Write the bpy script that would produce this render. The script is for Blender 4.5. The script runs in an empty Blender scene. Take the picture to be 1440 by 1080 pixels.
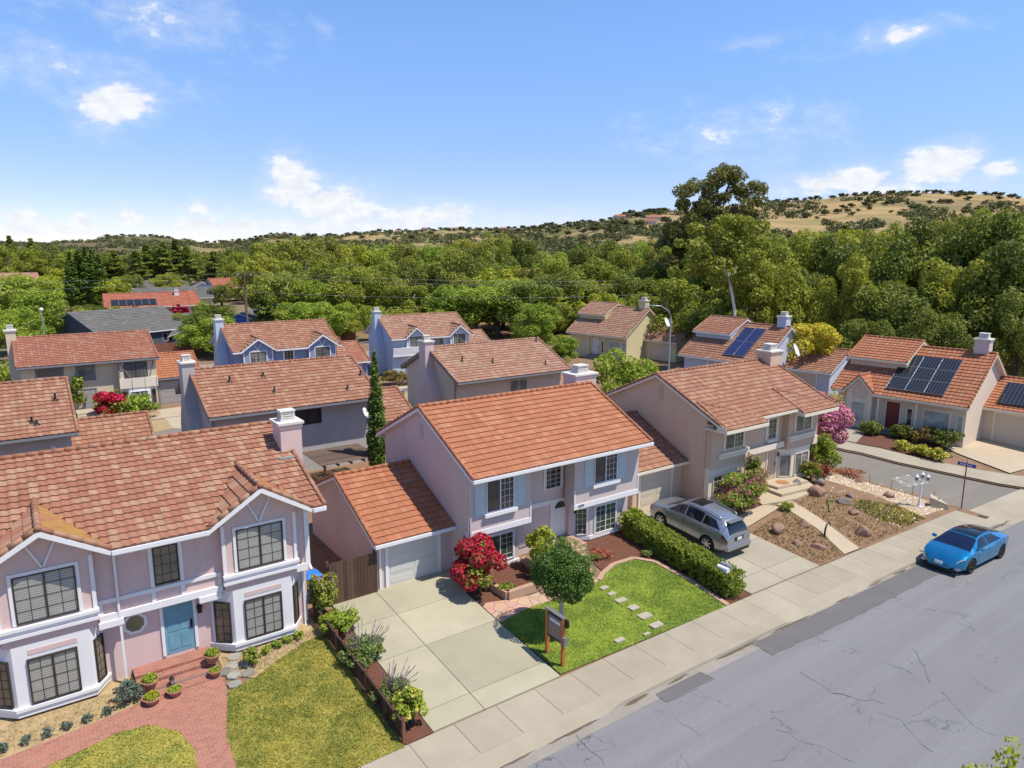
import bpy, math, random
import numpy as np
from mathutils import Vector, Matrix
rad = math.radians
D = bpy.data
scene = bpy.context.scene
COL = scene.collection

# ------------------------------------------------------------------ camera
CAMH = 14.27
FPX = 994.0
PITCH, ROLL, YAW = rad(10.75), rad(0.17), rad(35.4)
_f = Vector((math.sin(YAW)*math.cos(PITCH), math.cos(YAW)*math.cos(PITCH), -math.sin(PITCH)))
_r = Vector((math.cos(YAW), -math.sin(YAW), 0.0))
_u = _r.cross(_f)
_r, _u = _r*math.cos(ROLL)+_u*math.sin(ROLL), _u*math.cos(ROLL)-_r*math.sin(ROLL)
cam_d = D.cameras.new('camera')
cam_d.sensor_width = 36.0
cam_d.lens = FPX/1440.0*36.0
cam_d.clip_start = 0.1
cam_d.clip_end = 20000
cam = D.objects.new('camera', cam_d)
COL.objects.link(cam)
M3 = Matrix((_r, _u, -_f)).transposed()
cam.matrix_world = Matrix.Translation((0, 0, CAMH)) @ M3.to_4x4()
scene.camera = cam

def ray(px, py):
    """direction (unit depth) seen at a place of the 1440x1080 photograph"""
    return _r*((px-720)/FPX) - _u*((py-540)/FPX) + _f
def at(px, py, depth):
    return Vector((0, 0, CAMH)) + ray(px, py)*depth

# ------------------------------------------------------------------ sun, sky, exposure
SUN = Vector((0.33, -0.40, 1.0)).normalized()
SUN_EL = math.asin(SUN.z)
SUN_AZ = math.atan2(SUN.x, SUN.y)
sun_d = D.lights.new('sun', 'SUN')
sun_d.energy = 3.8
sun_d.angle = rad(0.5)
sun_d.color = (1.0, 0.94, 0.82)
sun = D.objects.new('sun', sun_d)
COL.objects.link(sun)
sun.rotation_euler = SUN.to_track_quat('Z', 'Y').to_euler()
sun.location = (0, -20, 60)
scene.view_settings.view_transform = 'Standard'
scene.view_settings.look = 'None'
scene.view_settings.exposure = 0.60
scene.view_settings.gamma = 1.0
scene.view_settings.use_curve_mapping = False
scene.cycles.max_bounces = 6
scene.cycles.transparent_max_bounces = 8

world = D.worlds.new('World')
scene.world = world
world.use_nodes = True
wn = world.node_tree
for n in list(wn.nodes):
    wn.nodes.remove(n)

class NT:
    """tiny helper for building node trees"""
    def __init__(s, tree):
        s.t = tree
    def n(s, typ, **kw):
        nd = s.t.nodes.new(typ)
        for k, v in kw.items():
            setattr(nd, k, v)
        return nd
    def link(s, a, b):
        s.t.links.new(a, b)
    def val(s, sock, v):
        if hasattr(v, 'is_linked'):
            s.t.links.new(v, sock)
        else:
            sock.default_value = v
    def math(s, op, a, b=0.0, c=None, clamp=False):
        nd = s.n('ShaderNodeMath', operation=op, use_clamp=clamp)
        s.val(nd.inputs[0], a)
        s.val(nd.inputs[1], b)
        if c is not None:
            s.val(nd.inputs[2], c)
        return nd.outputs[0]
    def mix(s, fac, a, b, blend='MIX'):
        nd = s.n('ShaderNodeMixRGB', blend_type=blend)
        s.val(nd.inputs[0], fac)
        s.val(nd.inputs[1], a if hasattr(a, 'is_linked') else (*a, 1) if len(a) == 3 else a)
        s.val(nd.inputs[2], b if hasattr(b, 'is_linked') else (*b, 1) if len(b) == 3 else b)
        return nd.outputs[0]
    def noise(s, vec, scale, detail=4.0, rough=0.55, dist=0.0):
        nd = s.n('ShaderNodeTexNoise')
        if vec is not None:
            s.link(vec, nd.inputs['Vector'])
        nd.inputs['Scale'].default_value = scale
        nd.inputs['Detail'].default_value = detail
        nd.inputs['Roughness'].default_value = rough
        nd.inputs['Distortion'].default_value = dist
        return nd.outputs['Fac']
    def step(s, v, a, b, lo=0.0, hi=1.0):
        nd = s.n('ShaderNodeMapRange', interpolation_type='SMOOTHSTEP')
        s.val(nd.inputs[0], v)
        s.val(nd.inputs[1], a)
        s.val(nd.inputs[2], b)
        nd.inputs[3].default_value = lo
        nd.inputs[4].default_value = hi
        return nd.outputs[0]

w = NT(wn)
sky = w.n('ShaderNodeTexSky', sky_type='NISHITA')
sky.sun_disc = False
sky.sun_elevation = SUN_EL
sky.sun_rotation = SUN_AZ
sky.air_density = 0.7
sky.dust_density = 0.0
sky.ozone_density = 6.0
bg_sky = w.n('ShaderNodeBackground')
tc = w.n('ShaderNodeTexCoord')
sep = w.n('ShaderNodeSeparateXYZ')
w.link(tc.outputs['Generated'], sep.inputs[0])
azn = w.math('ARCTAN2', sep.outputs[0], sep.outputs[1])
eln = w.math('ARCSINE', sep.outputs[2])
# hand-set tint multiplied into the sky colour: dimmer at the horizon, brighter higher up
skyc = w.mix(w.step(eln, 0.0, 0.32), (0.84, 0.68, 0.68), (1.14, 1.17, 1.18))
w.link(w.mix(1.0, sky.outputs[0], skyc, 'MULTIPLY'), bg_sky.inputs[0])
bg_sky.inputs[1].default_value = 0.135
def skydir(px, py):
    d = ray(px, py).normalized()
    return math.atan2(d.x, d.y), math.asin(d.z)
CLOUDS = [  # photograph place and half sizes in pixels, weight
    (165, 150, 70, 42, 1.0), (412, 262, 52, 52, 1.05), (470, 290, 85, 32, 1.0), (590, 303, 90, 24, .95),
    (30, 312, 36, 26, .9), (118, 312, 32, 24, .85), (178, 308, 34, 22, .95), (275, 292, 28, 16, .75),
    (275, 318, 60, 20, .85), (343, 322, 42, 18, .95), (1198, 254, 62, 34, 1.05), (1150, 262, 50, 22, .75),
    (1318, 232, 66, 36, 1.1), (1412, 238, 44, 20, .85), (1030, 188, 130, 42, .44), (1068, 58, 60, 14, .5), (1225, 55, 110, 24, .45),
    (60, 95, 190, 40, .47), (240, 30, 170, 40, .45), (480, 318, 420, 22, .5), (60, 325, 170, 22, .66), (1240, 265, 230, 26, .55)]
mask = None
for px, py, hw, hh, wt in CLOUDS:
    a0, e0 = skydir(px, py)
    a1, _ = skydir(px+hw, py)
    _, e1 = skydir(px, py-hh)
    da = w.math('MULTIPLY', w.math('SUBTRACT', azn, a0), 1.0/(a1-a0))
    de = w.math('MULTIPLY', w.math('SUBTRACT', eln, e0), 1.0/(e1-e0))
    d2 = w.math('ADD', w.math('MULTIPLY', da, da), w.math('MULTIPLY', de, de))
    m = w.math('MULTIPLY_ADD', w.math('SQRT', d2), -wt*0.8, wt)
    mask = m if mask is None else w.math('MAXIMUM', mask, m)
cmb = w.n('ShaderNodeCombineXYZ')
w.link(w.math('MULTIPLY', azn, 1.0), cmb.inputs[0])
w.link(w.math('MULTIPLY', eln, 1.7), cmb.inputs[1])
cn = w.noise(cmb.outputs[0], 15.0, 8.0, 0.6, 0.3)
cn2 = w.noise(cmb.outputs[0], 46.0, 6.0, 0.6, 0.2)
dens = w.math('ADD', mask, w.math('MULTIPLY_ADD', cn, 1.5, -0.78))
dens = w.math('ADD', dens, w.math('MULTIPLY_ADD', cn2, 0.5, -0.25))
cmask = w.math('MAXIMUM', w.step(dens, 0.24, 0.62, 0.0, 0.95), w.step(dens, -0.12, 0.75, 0.0, 0.42))
bg_cl = w.n('ShaderNodeBackground')
bg_cl.inputs[0].default_value = (0.93, 0.95, 1.0, 1)
w.link(w.math('MULTIPLY_ADD', w.step(cn2, 0.3, 0.7), 0.10, 0.60), bg_cl.inputs[1])
mixs = w.n('ShaderNodeMixShader')
w.link(cmask, mixs.inputs[0])
w.link(bg_sky.outputs[0], mixs.inputs[1])
w.link(bg_cl.outputs[0], mixs.inputs[2])
wo = w.n('ShaderNodeOutputWorld')
w.link(mixs.outputs[0], wo.inputs[0])

# ------------------------------------------------------------------ materials
MATS = {}
def newmat(name):
    m = D.materials.new(name)
    m.use_nodes = True
    t = m.node_tree
    for n in list(t.nodes):
        t.nodes.remove(n)
    h = NT(t)
    out = h.n('ShaderNodeOutputMaterial')
    b = h.n('ShaderNodeBsdfPrincipled')
    h.link(b.outputs[0], out.inputs[0])
    MATS[name] = m
    return m, h, b, out
def coords(h, kind='Object'):
    return h.n('ShaderNodeTexCoord').outputs[kind]
def worldpos(h):
    return h.n('ShaderNodeNewGeometry').outputs['Position']
def bump(h, b, height, strength=0.4, dist=0.02):
    bp = h.n('ShaderNodeBump')
    bp.inputs['Strength'].default_value = strength
    bp.inputs['Distance'].default_value = dist
    h.link(height, bp.inputs['Height'])
    h.link(bp.outputs[0], b.inputs['Normal'])

def pm(name, col, rough=0.8, var=0.12, scale=1.2, bmp=0.25, bscale=40.0, metal=0.0, spec=0.3, island=0.0, fine=0.0, streak=0.0):
    """plain painted / plastered / cast surface with blotches, speckle and a little relief"""
    m, h, b, out = newmat(name)
    p = worldpos(h)
    n1 = h.noise(p, scale, 5.0, 0.6)
    f = h.math('MULTIPLY_ADD', n1, 2*var, 1-var)
    if fine:
        f = h.math('MULTIPLY', f, h.math('MULTIPLY_ADD', h.noise(p, bscale*1.5, 2.0), 2*fine, 1-fine))
    if island:
        g = h.n('ShaderNodeNewGeometry')
        f = h.math('MULTIPLY', f, h.math('MULTIPLY_ADD', g.outputs['Random Per Island'], 2*island, 1-island))
    if streak:   # rain streaks run down the wall
        mp = h.n('ShaderNodeMapping')
        mp.inputs['Scale'].default_value = (3.2, 3.2, 0.22)
        h.link(p, mp.inputs['Vector'])
        sn = h.step(h.noise(mp.outputs[0], 1.0, 5.0, 0.65), 0.52, 0.75, 0.0, 1.0)
        f = h.math('MULTIPLY', f, h.math('MULTIPLY_ADD', sn, -2*streak, 1.0))
        pt = h.step(h.noise(p, 0.35, 2.0), 0.50, 0.53, -streak*.3, streak*.3)
        f = h.math('ADD', f, pt)
    hs = h.n('ShaderNodeHueSaturation')
    hs.inputs['Color'].default_value = (*col, 1)
    h.link(f, hs.inputs['Value'])
    h.link(hs.outputs[0], b.inputs['Base Color'])
    b.inputs['Roughness'].default_value = rough
    b.inputs['Metallic'].default_value = metal
    b.inputs['Specular IOR Level'].default_value = spec
    if bmp:
        bump(h, b, h.noise(p, bscale, 3.0), bmp, 0.01)
    return m

def tile_mat(name, c1, c2, c3, pale=0.25, moss=0.0):
    """clay roof tiles: one tone per tile (UV cell), mottled and weathered"""
    m, h, b, out = newmat(name)
    uv = h.n('ShaderNodeUVMap').outputs[0]
    s = h.n('ShaderNodeSeparateXYZ')
    h.link(uv, s.inputs[0])
    c = h.n('ShaderNodeCombineXYZ')
    h.link(h.math('FLOOR', s.outputs[0]), c.inputs[0])
    h.link(h.math('FLOOR', s.outputs[1]), c.inputs[1])
    wnz = h.n('ShaderNodeTexWhiteNoise', noise_dimensions='2D')
    h.link(c.outputs[0], wnz.inputs['Vector'])
    wnv = wnz.outputs['Value']
    col = h.mix(h.math('MULTIPLY_ADD', wnv, 0.62, 0.16), c1, c2)
    p = worldpos(h)
    big = h.noise(p, 0.55, 4.0, 0.6)
    r2 = h.n('ShaderNodeSeparateColor')
    h.link(wnz.outputs['Color'], r2.inputs[0])
    pl = h.step(h.math('ADD', r2.outputs[1], h.math('MULTIPLY_ADD', big, 1.1, -0.55)), 0.85-pale, 1.15-pale, 0.0, 0.62)
    mp = h.n('ShaderNodeMapping')
    mp.inputs['Scale'].default_value = (5.0, 1.3, 1.0)
    h.link(uv, mp.inputs['Vector'])
    streak = h.noise(mp.outputs[0], 1.0, 3.0, 0.6)
    pl = h.math('MULTIPLY', pl, h.math('MULTIPLY_ADD', streak, 1.6, -0.1, clamp=True))
    col = h.mix(pl, col, c3)
    mp2 = h.n('ShaderNodeMapping')
    mp2.inputs['Scale'].default_value = (0.9, 0.07, 1.0)
    h.link(uv, mp2.inputs['Vector'])
    dirt = h.step(h.noise(mp2.outputs[0], 1.0, 5.0, 0.7), 0.48, 0.70, 0.0, 0.45)
    col = h.mix(dirt, col, h.mix(1.0, col, (0.62, 0.60, 0.60), 'MULTIPLY'))
    sm = h.noise(p, 7.0, 5.0, 0.65)
    col = h.mix(h.math('MULTIPLY_ADD', sm, 1.0, -0.22, clamp=True), col, h.mix(1.0, col, (0.80, 0.76, 0.74), 'MULTIPLY'))
    lich = h.step(h.noise(p, 2.3, 6.0, 0.7), 0.58, 0.80, 0.0, 0.4)
    col = h.mix(lich, col, (0.40, 0.33, 0.27))
    if moss:
        mo = h.step(h.noise(p, 1.1, 4.0), 0.45, 0.62, 0.0, moss)
        col = h.mix(mo, col, (0.33, 0.20, 0.05))
    h.link(col, b.inputs['Base Color'])
    b.inputs['Roughness'].default_value = 0.85
    b.inputs['Specular IOR Level'].default_value = 0.2
    bump(h, b, h.noise(p, 30.0, 3.0), 0.25, 0.01)
    return m

tile_mat('tile_orange', (0.41, 0.165, 0.088), (0.33, 0.13, 0.07), (0.46, 0.235, 0.14), 0.2)
tile_mat('tile_pinkred', (0.36, 0.168, 0.105), (0.275, 0.12, 0.078), (0.45, 0.315, 0.21), 0.34)
tile_mat('tile_moss', (0.33, 0.13, 0.07), (0.26, 0.10, 0.055), (0.40, 0.22, 0.10), 0.3, moss=0.7)
tile_mat('tile_brown', (0.34, 0.165, 0.105), (0.27, 0.125, 0.08), (0.43, 0.29, 0.195), 0.33)
tile_mat('tile_tan', (0.36, 0.20, 0.14), (0.29, 0.15, 0.10), (0.44, 0.32, 0.22), 0.36)
tile_mat('tile_rose', (0.36, 0.155, 0.10), (0.29, 0.12, 0.08), (0.44, 0.28, 0.2), 0.25)
tile_mat('tile_red', (0.37, 0.13, 0.08), (0.31, 0.105, 0.065), (0.45, 0.18, 0.11), 0.2)
tile_mat('shingle_grey', (0.16, 0.15, 0.14), (0.12, 0.115, 0.11), (0.2, 0.19, 0.17), 0.25)

def siding(name, col, pitch=0.2):
    m, h, b, out = newmat(name)
    p = coords(h)
    s = h.n('ShaderNodeSeparateXYZ')
    h.link(p, s.inputs[0])
    fr = h.math('FRACT', h.math('MULTIPLY', h.math('ADD', s.outputs[0], s.outputs[1]), 1/pitch))
    gr = h.step(h.math('ABSOLUTE', h.math('SUBTRACT', fr, 0.5)), 0.44, 0.49)
    n1 = h.noise(worldpos(h), 1.3, 5.0, 0.6)
    col2 = h.mix(h.math('MULTIPLY_ADD', n1, 0.5, 0.0), col, tuple(c*0.8 for c in col))
    h.link(col2, b.inputs['Base Color'])
    b.inputs['Roughness'].default_value = 0.8
    b.inputs['Specular IOR Level'].default_value = 0.25
    bump(h, b, h.math('SUBTRACT', h.math('MULTIPLY', h.noise(worldpos(h), 50, 2), 0.15), gr), 0.6, 0.012)
    return m

pm('pink_stucco', (0.61, 0.445, 0.415), 0.9, 0.10, 0.8, 0.7, 38, fine=.05, streak=.045)
pm('mauve_stucco', (0.59, 0.465, 0.435), 0.9, 0.09, 0.8, 0.7, 38, fine=.05, streak=.045)
siding('mauve_siding', (0.56, 0.475, 0.455), 0.61)
pm('tan_stucco', (0.59, 0.435, 0.315), 0.9, 0.10, 0.8, 0.7, 38, fine=.05, streak=.045)
siding('tan_siding', (0.56, 0.425, 0.31), 0.41)
pm('grey_stucco', (0.42, 0.40, 0.385), 0.9, 0.14, 0.7, 0.6, 36, fine=.05, streak=.06)
pm('cream_stucco', (0.60, 0.50, 0.36), 0.9, 0.10, 0.8, 0.5, 40, streak=.045)
pm('beige_stucco', (0.57, 0.48, 0.37), 0.9, 0.10, 0.8, 0.5, 40, streak=.045)
pm('blue_siding', (0.22, 0.255, 0.40), 0.85, 0.10, 1.0, 0.3, 30)
pm('pale_blue_siding', (0.47, 0.53, 0.62), 0.85, 0.08, 1.0, 0.3, 30)
pm('yellow_stucco', (0.62, 0.54, 0.32), 0.9, 0.08, 1.0, 0.3, 30)
pm('peach_siding', (0.62, 0.50, 0.39), 0.85, 0.08, 1.0, 0.3, 30)
pm('dark_blue_paint', (0.075, 0.09, 0.13), 0.8, 0.1, 1.0, 0.2, 30)
pm('strong_blue_paint', (0.05, 0.14, 0.42), 0.8, 0.1, 1.0, 0.2, 30)
pm('white_trim', (0.72, 0.70, 0.70), 0.6, 0.07, 1.5, 0.15, 25)
pm('cream_trim', (0.70, 0.62, 0.50), 0.6, 0.07, 1.5, 0.15, 25)
pm('grey_trim', (0.20, 0.20, 0.215), 0.7, 0.08, 1.5, 0.15, 25)
pm('blue_shutter', (0.47, 0.53, 0.56), 0.7, 0.07, 2.0, 0.15, 25)
pm('white_door', (0.66, 0.65, 0.62), 0.5, 0.05, 2.0, 0.1, 20)
pm('grey_garage', (0.55, 0.545, 0.51), 0.6, 0.06, 1.0, 0.1, 20)
pm('tan_garage', (0.55, 0.47, 0.37), 0.6, 0.06, 1.0, 0.1, 20)
pm('dark_garage', (0.33, 0.31, 0.30), 0.6, 0.06, 1.0, 0.1, 20)
pm('teal_door', (0.14, 0.30, 0.38), 0.45, 0.25, 3.0, 0.2, 20)
pm('red_door', (0.18, 0.035, 0.03), 0.5, 0.2, 3.0, 0.2, 20)
pm('chimney_cap', (0.62, 0.58, 0.53), 0.85, 0.12, 3.0, 0.4, 40)
pm('dark_metal', (0.03, 0.03, 0.032), 0.4, 0.2, 4.0, 0.1, 30, 0.5)
pm('galvanised', (0.42, 0.43, 0.44), 0.45, 0.12, 4.0, 0.1, 30, 0.6)
pm('white_metal', (0.75, 0.75, 0.74), 0.45, 0.06, 4.0, 0.05, 30)
pm('bronze_frame', (0.045, 0.035, 0.028), 0.45, 0.2, 4.0, 0.05, 30)
pm('concrete', (0.335, 0.29, 0.22), 0.9, 0.24, 0.6, 0.35, 60, island=0.06, fine=0.10)
pm('driveway_concrete', (0.35, 0.32, 0.225), 0.9, 0.26, 0.5, 0.35, 60, island=0.12, fine=0.12)
pm('worn_concrete', (0.27, 0.24, 0.205), 0.92, 0.25, 1.3, 0.5, 50, fine=0.15)
pm('warm_concrete', (0.42, 0.34, 0.24), 0.9, 0.14, 0.8, 0.35, 60, island=0.05, fine=0.1)
pm('gutter_dirt', (0.115, 0.09, 0.065), 0.98, 0.4, 3.0, 0.6, 30, fine=0.3)
pm('joint_dirt', (0.07, 0.055, 0.04), 0.95, 0.3, 2.0, 0.4, 40)
pm('salmon_step', (0.41, 0.26, 0.18), 0.9, 0.14, 2.0, 0.4, 50)
pm('brick_edge', (0.34, 0.15, 0.10), 0.9, 0.2, 8.0, 0.5, 40)
pm('mulch', (0.13, 0.055, 0.035), 0.98, 0.5, 9.0, 1.0, 30, fine=0.35)
pm('dirt', (0.22, 0.135, 0.08), 0.98, 0.35, 2.2, 0.9, 25, fine=0.25)
pm('dry_lawn', (0.34, 0.25, 0.13), 0.98, 0.3, 2.0, 0.8, 25, fine=0.25)
pm('straw', (0.36, 0.265, 0.14), 0.98, 0.45, 4.0, 0.9, 30, fine=0.3)
pm('rock_red', (0.28, 0.165, 0.12), 0.95, 0.35, 3.0, 0.8, 12)
pm('rock_grey', (0.20, 0.165, 0.145), 0.95, 0.35, 3.0, 0.8, 12)
pm('pebble_white', (0.62, 0.50, 0.43), 0.9, 0.25, 3.0, 0.3, 30, island=0.3)
pm('flagstone', (0.36, 0.32, 0.24), 0.9, 0.2, 3.0, 0.4, 30, island=0.15)
pm('slate', (0.23, 0.22, 0.19), 0.9, 0.3, 2.0, 0.4, 30, island=0.35)
pm('wood_dark', (0.075, 0.045, 0.032), 0.9, 0.3, 3.0, 0.5, 30, island=0.25)
pm('wood_fence', (0.095, 0.055, 0.038), 0.9, 0.3, 3.0, 0.5, 30, island=0.3)
pm('wood_brown', (0.20, 0.085, 0.05), 0.85, 0.25, 3.0, 0.4, 30, island=0.1)
pm('wood_grey', (0.155, 0.105, 0.08), 0.9, 0.3, 3.0, 0.6, 25, island=0.25)
pm('cedar', (0.46, 0.15, 0.035), 0.6, 0.2, 3.0, 0.2, 25)
pm('terracotta', (0.36, 0.17, 0.11), 0.85, 0.2, 5.0, 0.3, 30)
pm('bark', (0.12, 0.095, 0.075), 0.95, 0.3, 4.0, 0.8, 12)
pm('bark_pale', (0.42, 0.38, 0.33), 0.9, 0.3, 3.0, 0.5, 12)
pm('bark_white', (0.62, 0.58, 0.50), 0.9, 0.25, 2.0, 0.4, 12)
pm('tyre', (0.018, 0.018, 0.019), 0.85, 0.1, 5.0, 0.2, 40)
pm('black_plastic', (0.012, 0.012, 0.013), 0.5, 0.1, 5.0, 0.1, 40)
pm('rim_silver', (0.5, 0.5, 0.51), 0.3, 0.05, 5.0, 0.0, 40, 0.9)
pm('rim_bronze', (0.07, 0.05, 0.045), 0.35, 0.1, 5.0, 0.0, 40, 0.7)
pm('lamp_red', (0.16, 0.01, 0.012), 0.2, 0.1, 5.0, 0.0, 40, 0, 0.6)
pm('lamp_clear', (0.55, 0.57, 0.6), 0.15, 0.1, 5.0, 0.0, 40, 0.2, 0.6)
pm('sign_blue', (0.02, 0.06, 0.30), 0.5, 0.08, 5.0, 0.0, 40)
pm('lettering_white', (0.75, 0.75, 0.75), 0.6, 0.05, 5.0, 0.0, 40)
pm('road_paint', (0.38, 0.37, 0.35), 0.85, 0.45, 5.0, 0.2, 40)
pm('lettering_dark', (0.08, 0.07, 0.07), 0.6, 0.05, 5.0, 0.0, 40)
pm('panel_grey', (0.16, 0.16, 0.17), 0.5, 0.15, 3.0, 0.0, 40)
pm('photo_print', (0.24, 0.16, 0.13), 0.5, 0.6, 9.0, 0.0, 40)
pm('tarp_blue', (0.03, 0.17, 0.55), 0.5, 0.15, 4.0, 0.2, 20)
pm('asphalt_patch', (0.135, 0.125, 0.125), 0.95, 0.2, 0.9, 0.5, 90, fine=0.25)
pm('tar', (0.132, 0.129, 0.129), 0.8, 0.2, 4.0, 0.3, 40)
pm('lantern_glass', (0.55, 0.53, 0.5), 0.2, 0.05, 4.0, 0.0, 40)
pm('door_mat', (0.36, 0.17, 0.07), 0.98, 0.2, 5.0, 0.5, 60)

def car_paint(name, col, rough=0.28, metal=0.55):
    m, h, b, out = newmat(name)
    p = coords(h)
    fl = h.noise(p, 900.0, 1.0)
    c = h.mix(fl, tuple(x*0.85 for x in col), tuple(min(1, x*1.15) for x in col))
    dust = h.step(h.noise(worldpos(h), 3.0, 5.0), 0.4, 0.8, 0.0, 0.12)
    h.link(h.mix(dust, c, (0.35, 0.32, 0.28)), b.inputs['Base Color'])
    b.inputs['Metallic'].default_value = metal
    b.inputs['Roughness'].default_value = rough
    b.inputs['Coat Weight'].default_value = 0.8
    b.inputs['Coat Roughness'].default_value = 0.06
    return m
car_paint('paint_silver', (0.33, 0.345, 0.38), 0.30, 0.7)
car_paint('paint_blue', (0.004, 0.25, 0.50), 0.24, 0.72)
car_paint('paint_white', (0.62, 0.62, 0.62), 0.3, 0.0)

def glass(name, col=(0.02, 0.022, 0.025), rough=0.06, blinds=0.0, curtain=0.0):
    m, h, b, out = newmat(name)
    c = h.mix(h.noise(worldpos(h), 1.7, 3.0), tuple(x*0.6 for x in col), tuple(x*1.5 for x in col))
    if blinds:
        p = coords(h)
        s = h.n('ShaderNodeSeparateXYZ')
        h.link(p, s.inputs[0])
        fr = h.math('FRACT', h.math('MULTIPLY', s.outputs[2], 1/0.075))
        c = h.mix(h.math('MULTIPLY', h.step(fr, 0.35, 0.55), blinds), c, (0.40, 0.375, 0.33))
    if curtain:
        c = h.mix(h.step(h.noise(worldpos(h), 0.9, 1.0), 0.40, 0.60, 0.15, curtain), c, (0.40, 0.39, 0.37))
    h.link(c, b.inputs['Base Color'])
    b.inputs['Roughness'].default_value = rough
    b.inputs['Specular IOR Level'].default_value = 0.7
    wv = h.noise(worldpos(h), 1.1, 1.0)
    bump(h, b, wv, 0.25, 0.05)
    return m
glass('pane_dark', (0.045, 0.035, 0.035))
glass('pane_blinds', (0.24, 0.235, 0.22), 0.08, blinds=0.7)
glass('pane_curtain', (0.06, 0.06, 0.06), 0.08, curtain=0.45)
glass('pane_green', (0.05, 0.07, 0.045), 0.06)
glass('pane_pale', (0.30, 0.34, 0.33), 0.08)
glass('pane_brown', (0.17, 0.14, 0.10), 0.08)
glass('car_glass', (0.006, 0.008, 0.011), 0.04)
glass('car_glass_blue', (0.006, 0.010, 0.035), 0.04)
glass('lamp_lens', (0.4, 0.4, 0.42), 0.1)

def solar(name, col, n=10.0):
    m, h, b, out = newmat(name)
    uv = h.n('ShaderNodeUVMap').outputs[0]
    s = h.n('ShaderNodeSeparateXYZ')
    h.link(uv, s.inputs[0])
    fu = h.math('ABSOLUTE', h.math('SUBTRACT', h.math('FRACT', h.math('MULTIPLY', s.outputs[0], 6.0)), 0.5))
    fv = h.math('ABSOLUTE', h.math('SUBTRACT', h.math('FRACT', h.math('MULTIPLY', s.outputs[1], n)), 0.5))
    g = h.step(h.math('MAXIMUM', fu, fv), 0.44, 0.5, 0.0, 0.5)
    h.link(h.mix(g, col, (0.30, 0.31, 0.34)), b.inputs['Base Color'])
    b.inputs['Roughness'].default_value = 0.12
    b.inputs['Specular IOR Level'].default_value = 0.6
    return m
solar('solar_black', (0.012, 0.013, 0.017))
solar('solar_blue', (0.008, 0.016, 0.085))

def asphalt(name='asphalt', tint=(1, 1, 1)):
    m, h, b, out = newmat(name)
    p = worldpos(h)
    n1 = h.noise(p, 0.16, 5.0, 0.6)
    n2 = h.noise(p, 1.4, 5.0, 0.65)
    n3 = h.noise(p, 70.0, 3.0, 0.7)
    f = h.math('ADD', h.math('MULTIPLY', n1, 0.55), h.math('MULTIPLY', n2, 0.35))
    c = h.mix(f, (0.138, 0.136, 0.138), (0.215, 0.211, 0.213))
    # lengthwise wheel tracks (street runs along x)
    mp = h.n('ShaderNodeMapping')
    mp.inputs['Scale'].default_value = (0.03, 1.1, 1.0)
    h.link(p, mp.inputs['Vector'])
    tr = h.step(h.noise(mp.outputs[0], 1.0, 3.0), 0.42, 0.68, 0.0, 0.35)
    c = h.mix(tr, c, (0.24, 0.238, 0.24))
    n4 = h.noise(p, 9.0, 4.0, 0.75)
    c = h.mix(h.step(n4, 0.45, 0.75, 0.0, 0.35), c, (0.10, 0.10, 0.102))
    sp = h.step(n3, 0.35, 0.75)
    c = h.mix(h.math('MULTIPLY', sp, 0.35), c, (0.30, 0.29, 0.29))
    sp2 = h.step(h.noise(p, 34.0, 2.0), 0.62, 0.70, 0.0, 0.35)
    c = h.mix(sp2, c, (0.06, 0.06, 0.062))
    st = h.step(h.noise(p, 0.75, 6.0, 0.7, 0.6), 0.60, 0.76, 0.0, 0.42)
    c = h.mix(st, c, (0.085, 0.083, 0.088))
    # hairline cracks
    v = h.n('ShaderNodeTexVoronoi', feature='DISTANCE_TO_EDGE')
    v.inputs['Scale'].default_value = 0.22
    wv = h.n('ShaderNodeVectorMath', operation='ADD')
    nz = h.n('ShaderNodeTexNoise')
    nz.inputs['Scale'].default_value = 1.6
    nz.inputs['Detail'].default_value = 6.0
    h.link(p, nz.inputs['Vector'])
    sc = h.n('ShaderNodeVectorMath', operation='SCALE')
    h.link(nz.outputs['Color'], sc.inputs[0])
    sc.inputs['Scale'].default_value = 1.6
    h.link(p, wv.inputs[0])
    h.link(sc.outputs[0], wv.inputs[1])
    h.link(wv.outputs[0], v.inputs['Vector'])
    cr = h.step(v.outputs['Distance'], 0.0, 0.006, 1.0, 0.0)
    crm = h.math('MULTIPLY', cr, h.step(h.noise(p, 0.4, 2.0), 0.48, 0.6, 0.0, 0.6))
    c = h.mix(crm, c, (0.045, 0.045, 0.048))
    c = h.mix(1.0, c, tint, 'MULTIPLY')
    h.link(c, b.inputs['Base Color'])
    b.inputs['Roughness'].default_value = 0.92
    b.inputs['Specular IOR Level'].default_value = 0.25
    bump(h, b, h.math('ADD', h.noise(p, 110, 2), h.math('MULTIPLY', crm, -2.0)), 0.45, 0.008)
asphalt()
asphalt('asphalt_warm', (1.02, 0.93, 0.78))

def grass_mat(name, c1, c2, c3, scale=0.9):
    m, h, b, out = newmat(name)
    p = worldpos(h)
    n1 = h.noise(p, scale, 6.0, 0.62, 0.4)
    n2 = h.noise(p, 9.0, 4.0, 0.7)
    c = h.mix(h.step(n1, 0.41, 0.60), c1, c2)
    c = h.mix(h.step(n2, 0.5, 0.8, 0.0, 0.75), c, c3)
    g = h.n('ShaderNodeNewGeometry')
    c = h.mix(h.math('MULTIPLY_ADD', g.outputs['Random Per Island'], 0.5, -0.05, clamp=True), c, c3)
    h.link(c, b.inputs['Base Color'])
    b.inputs['Roughness'].default_value = 0.75
    b.inputs['Specular IOR Level'].default_value = 0.2
    bump(h, b, h.noise(p, 45.0, 4.0, 0.7), 0.8, 0.04)
grass_mat('grass_green', (0.085, 0.17, 0.012), (0.23, 0.32, 0.03), (0.37, 0.40, 0.08))
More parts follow.
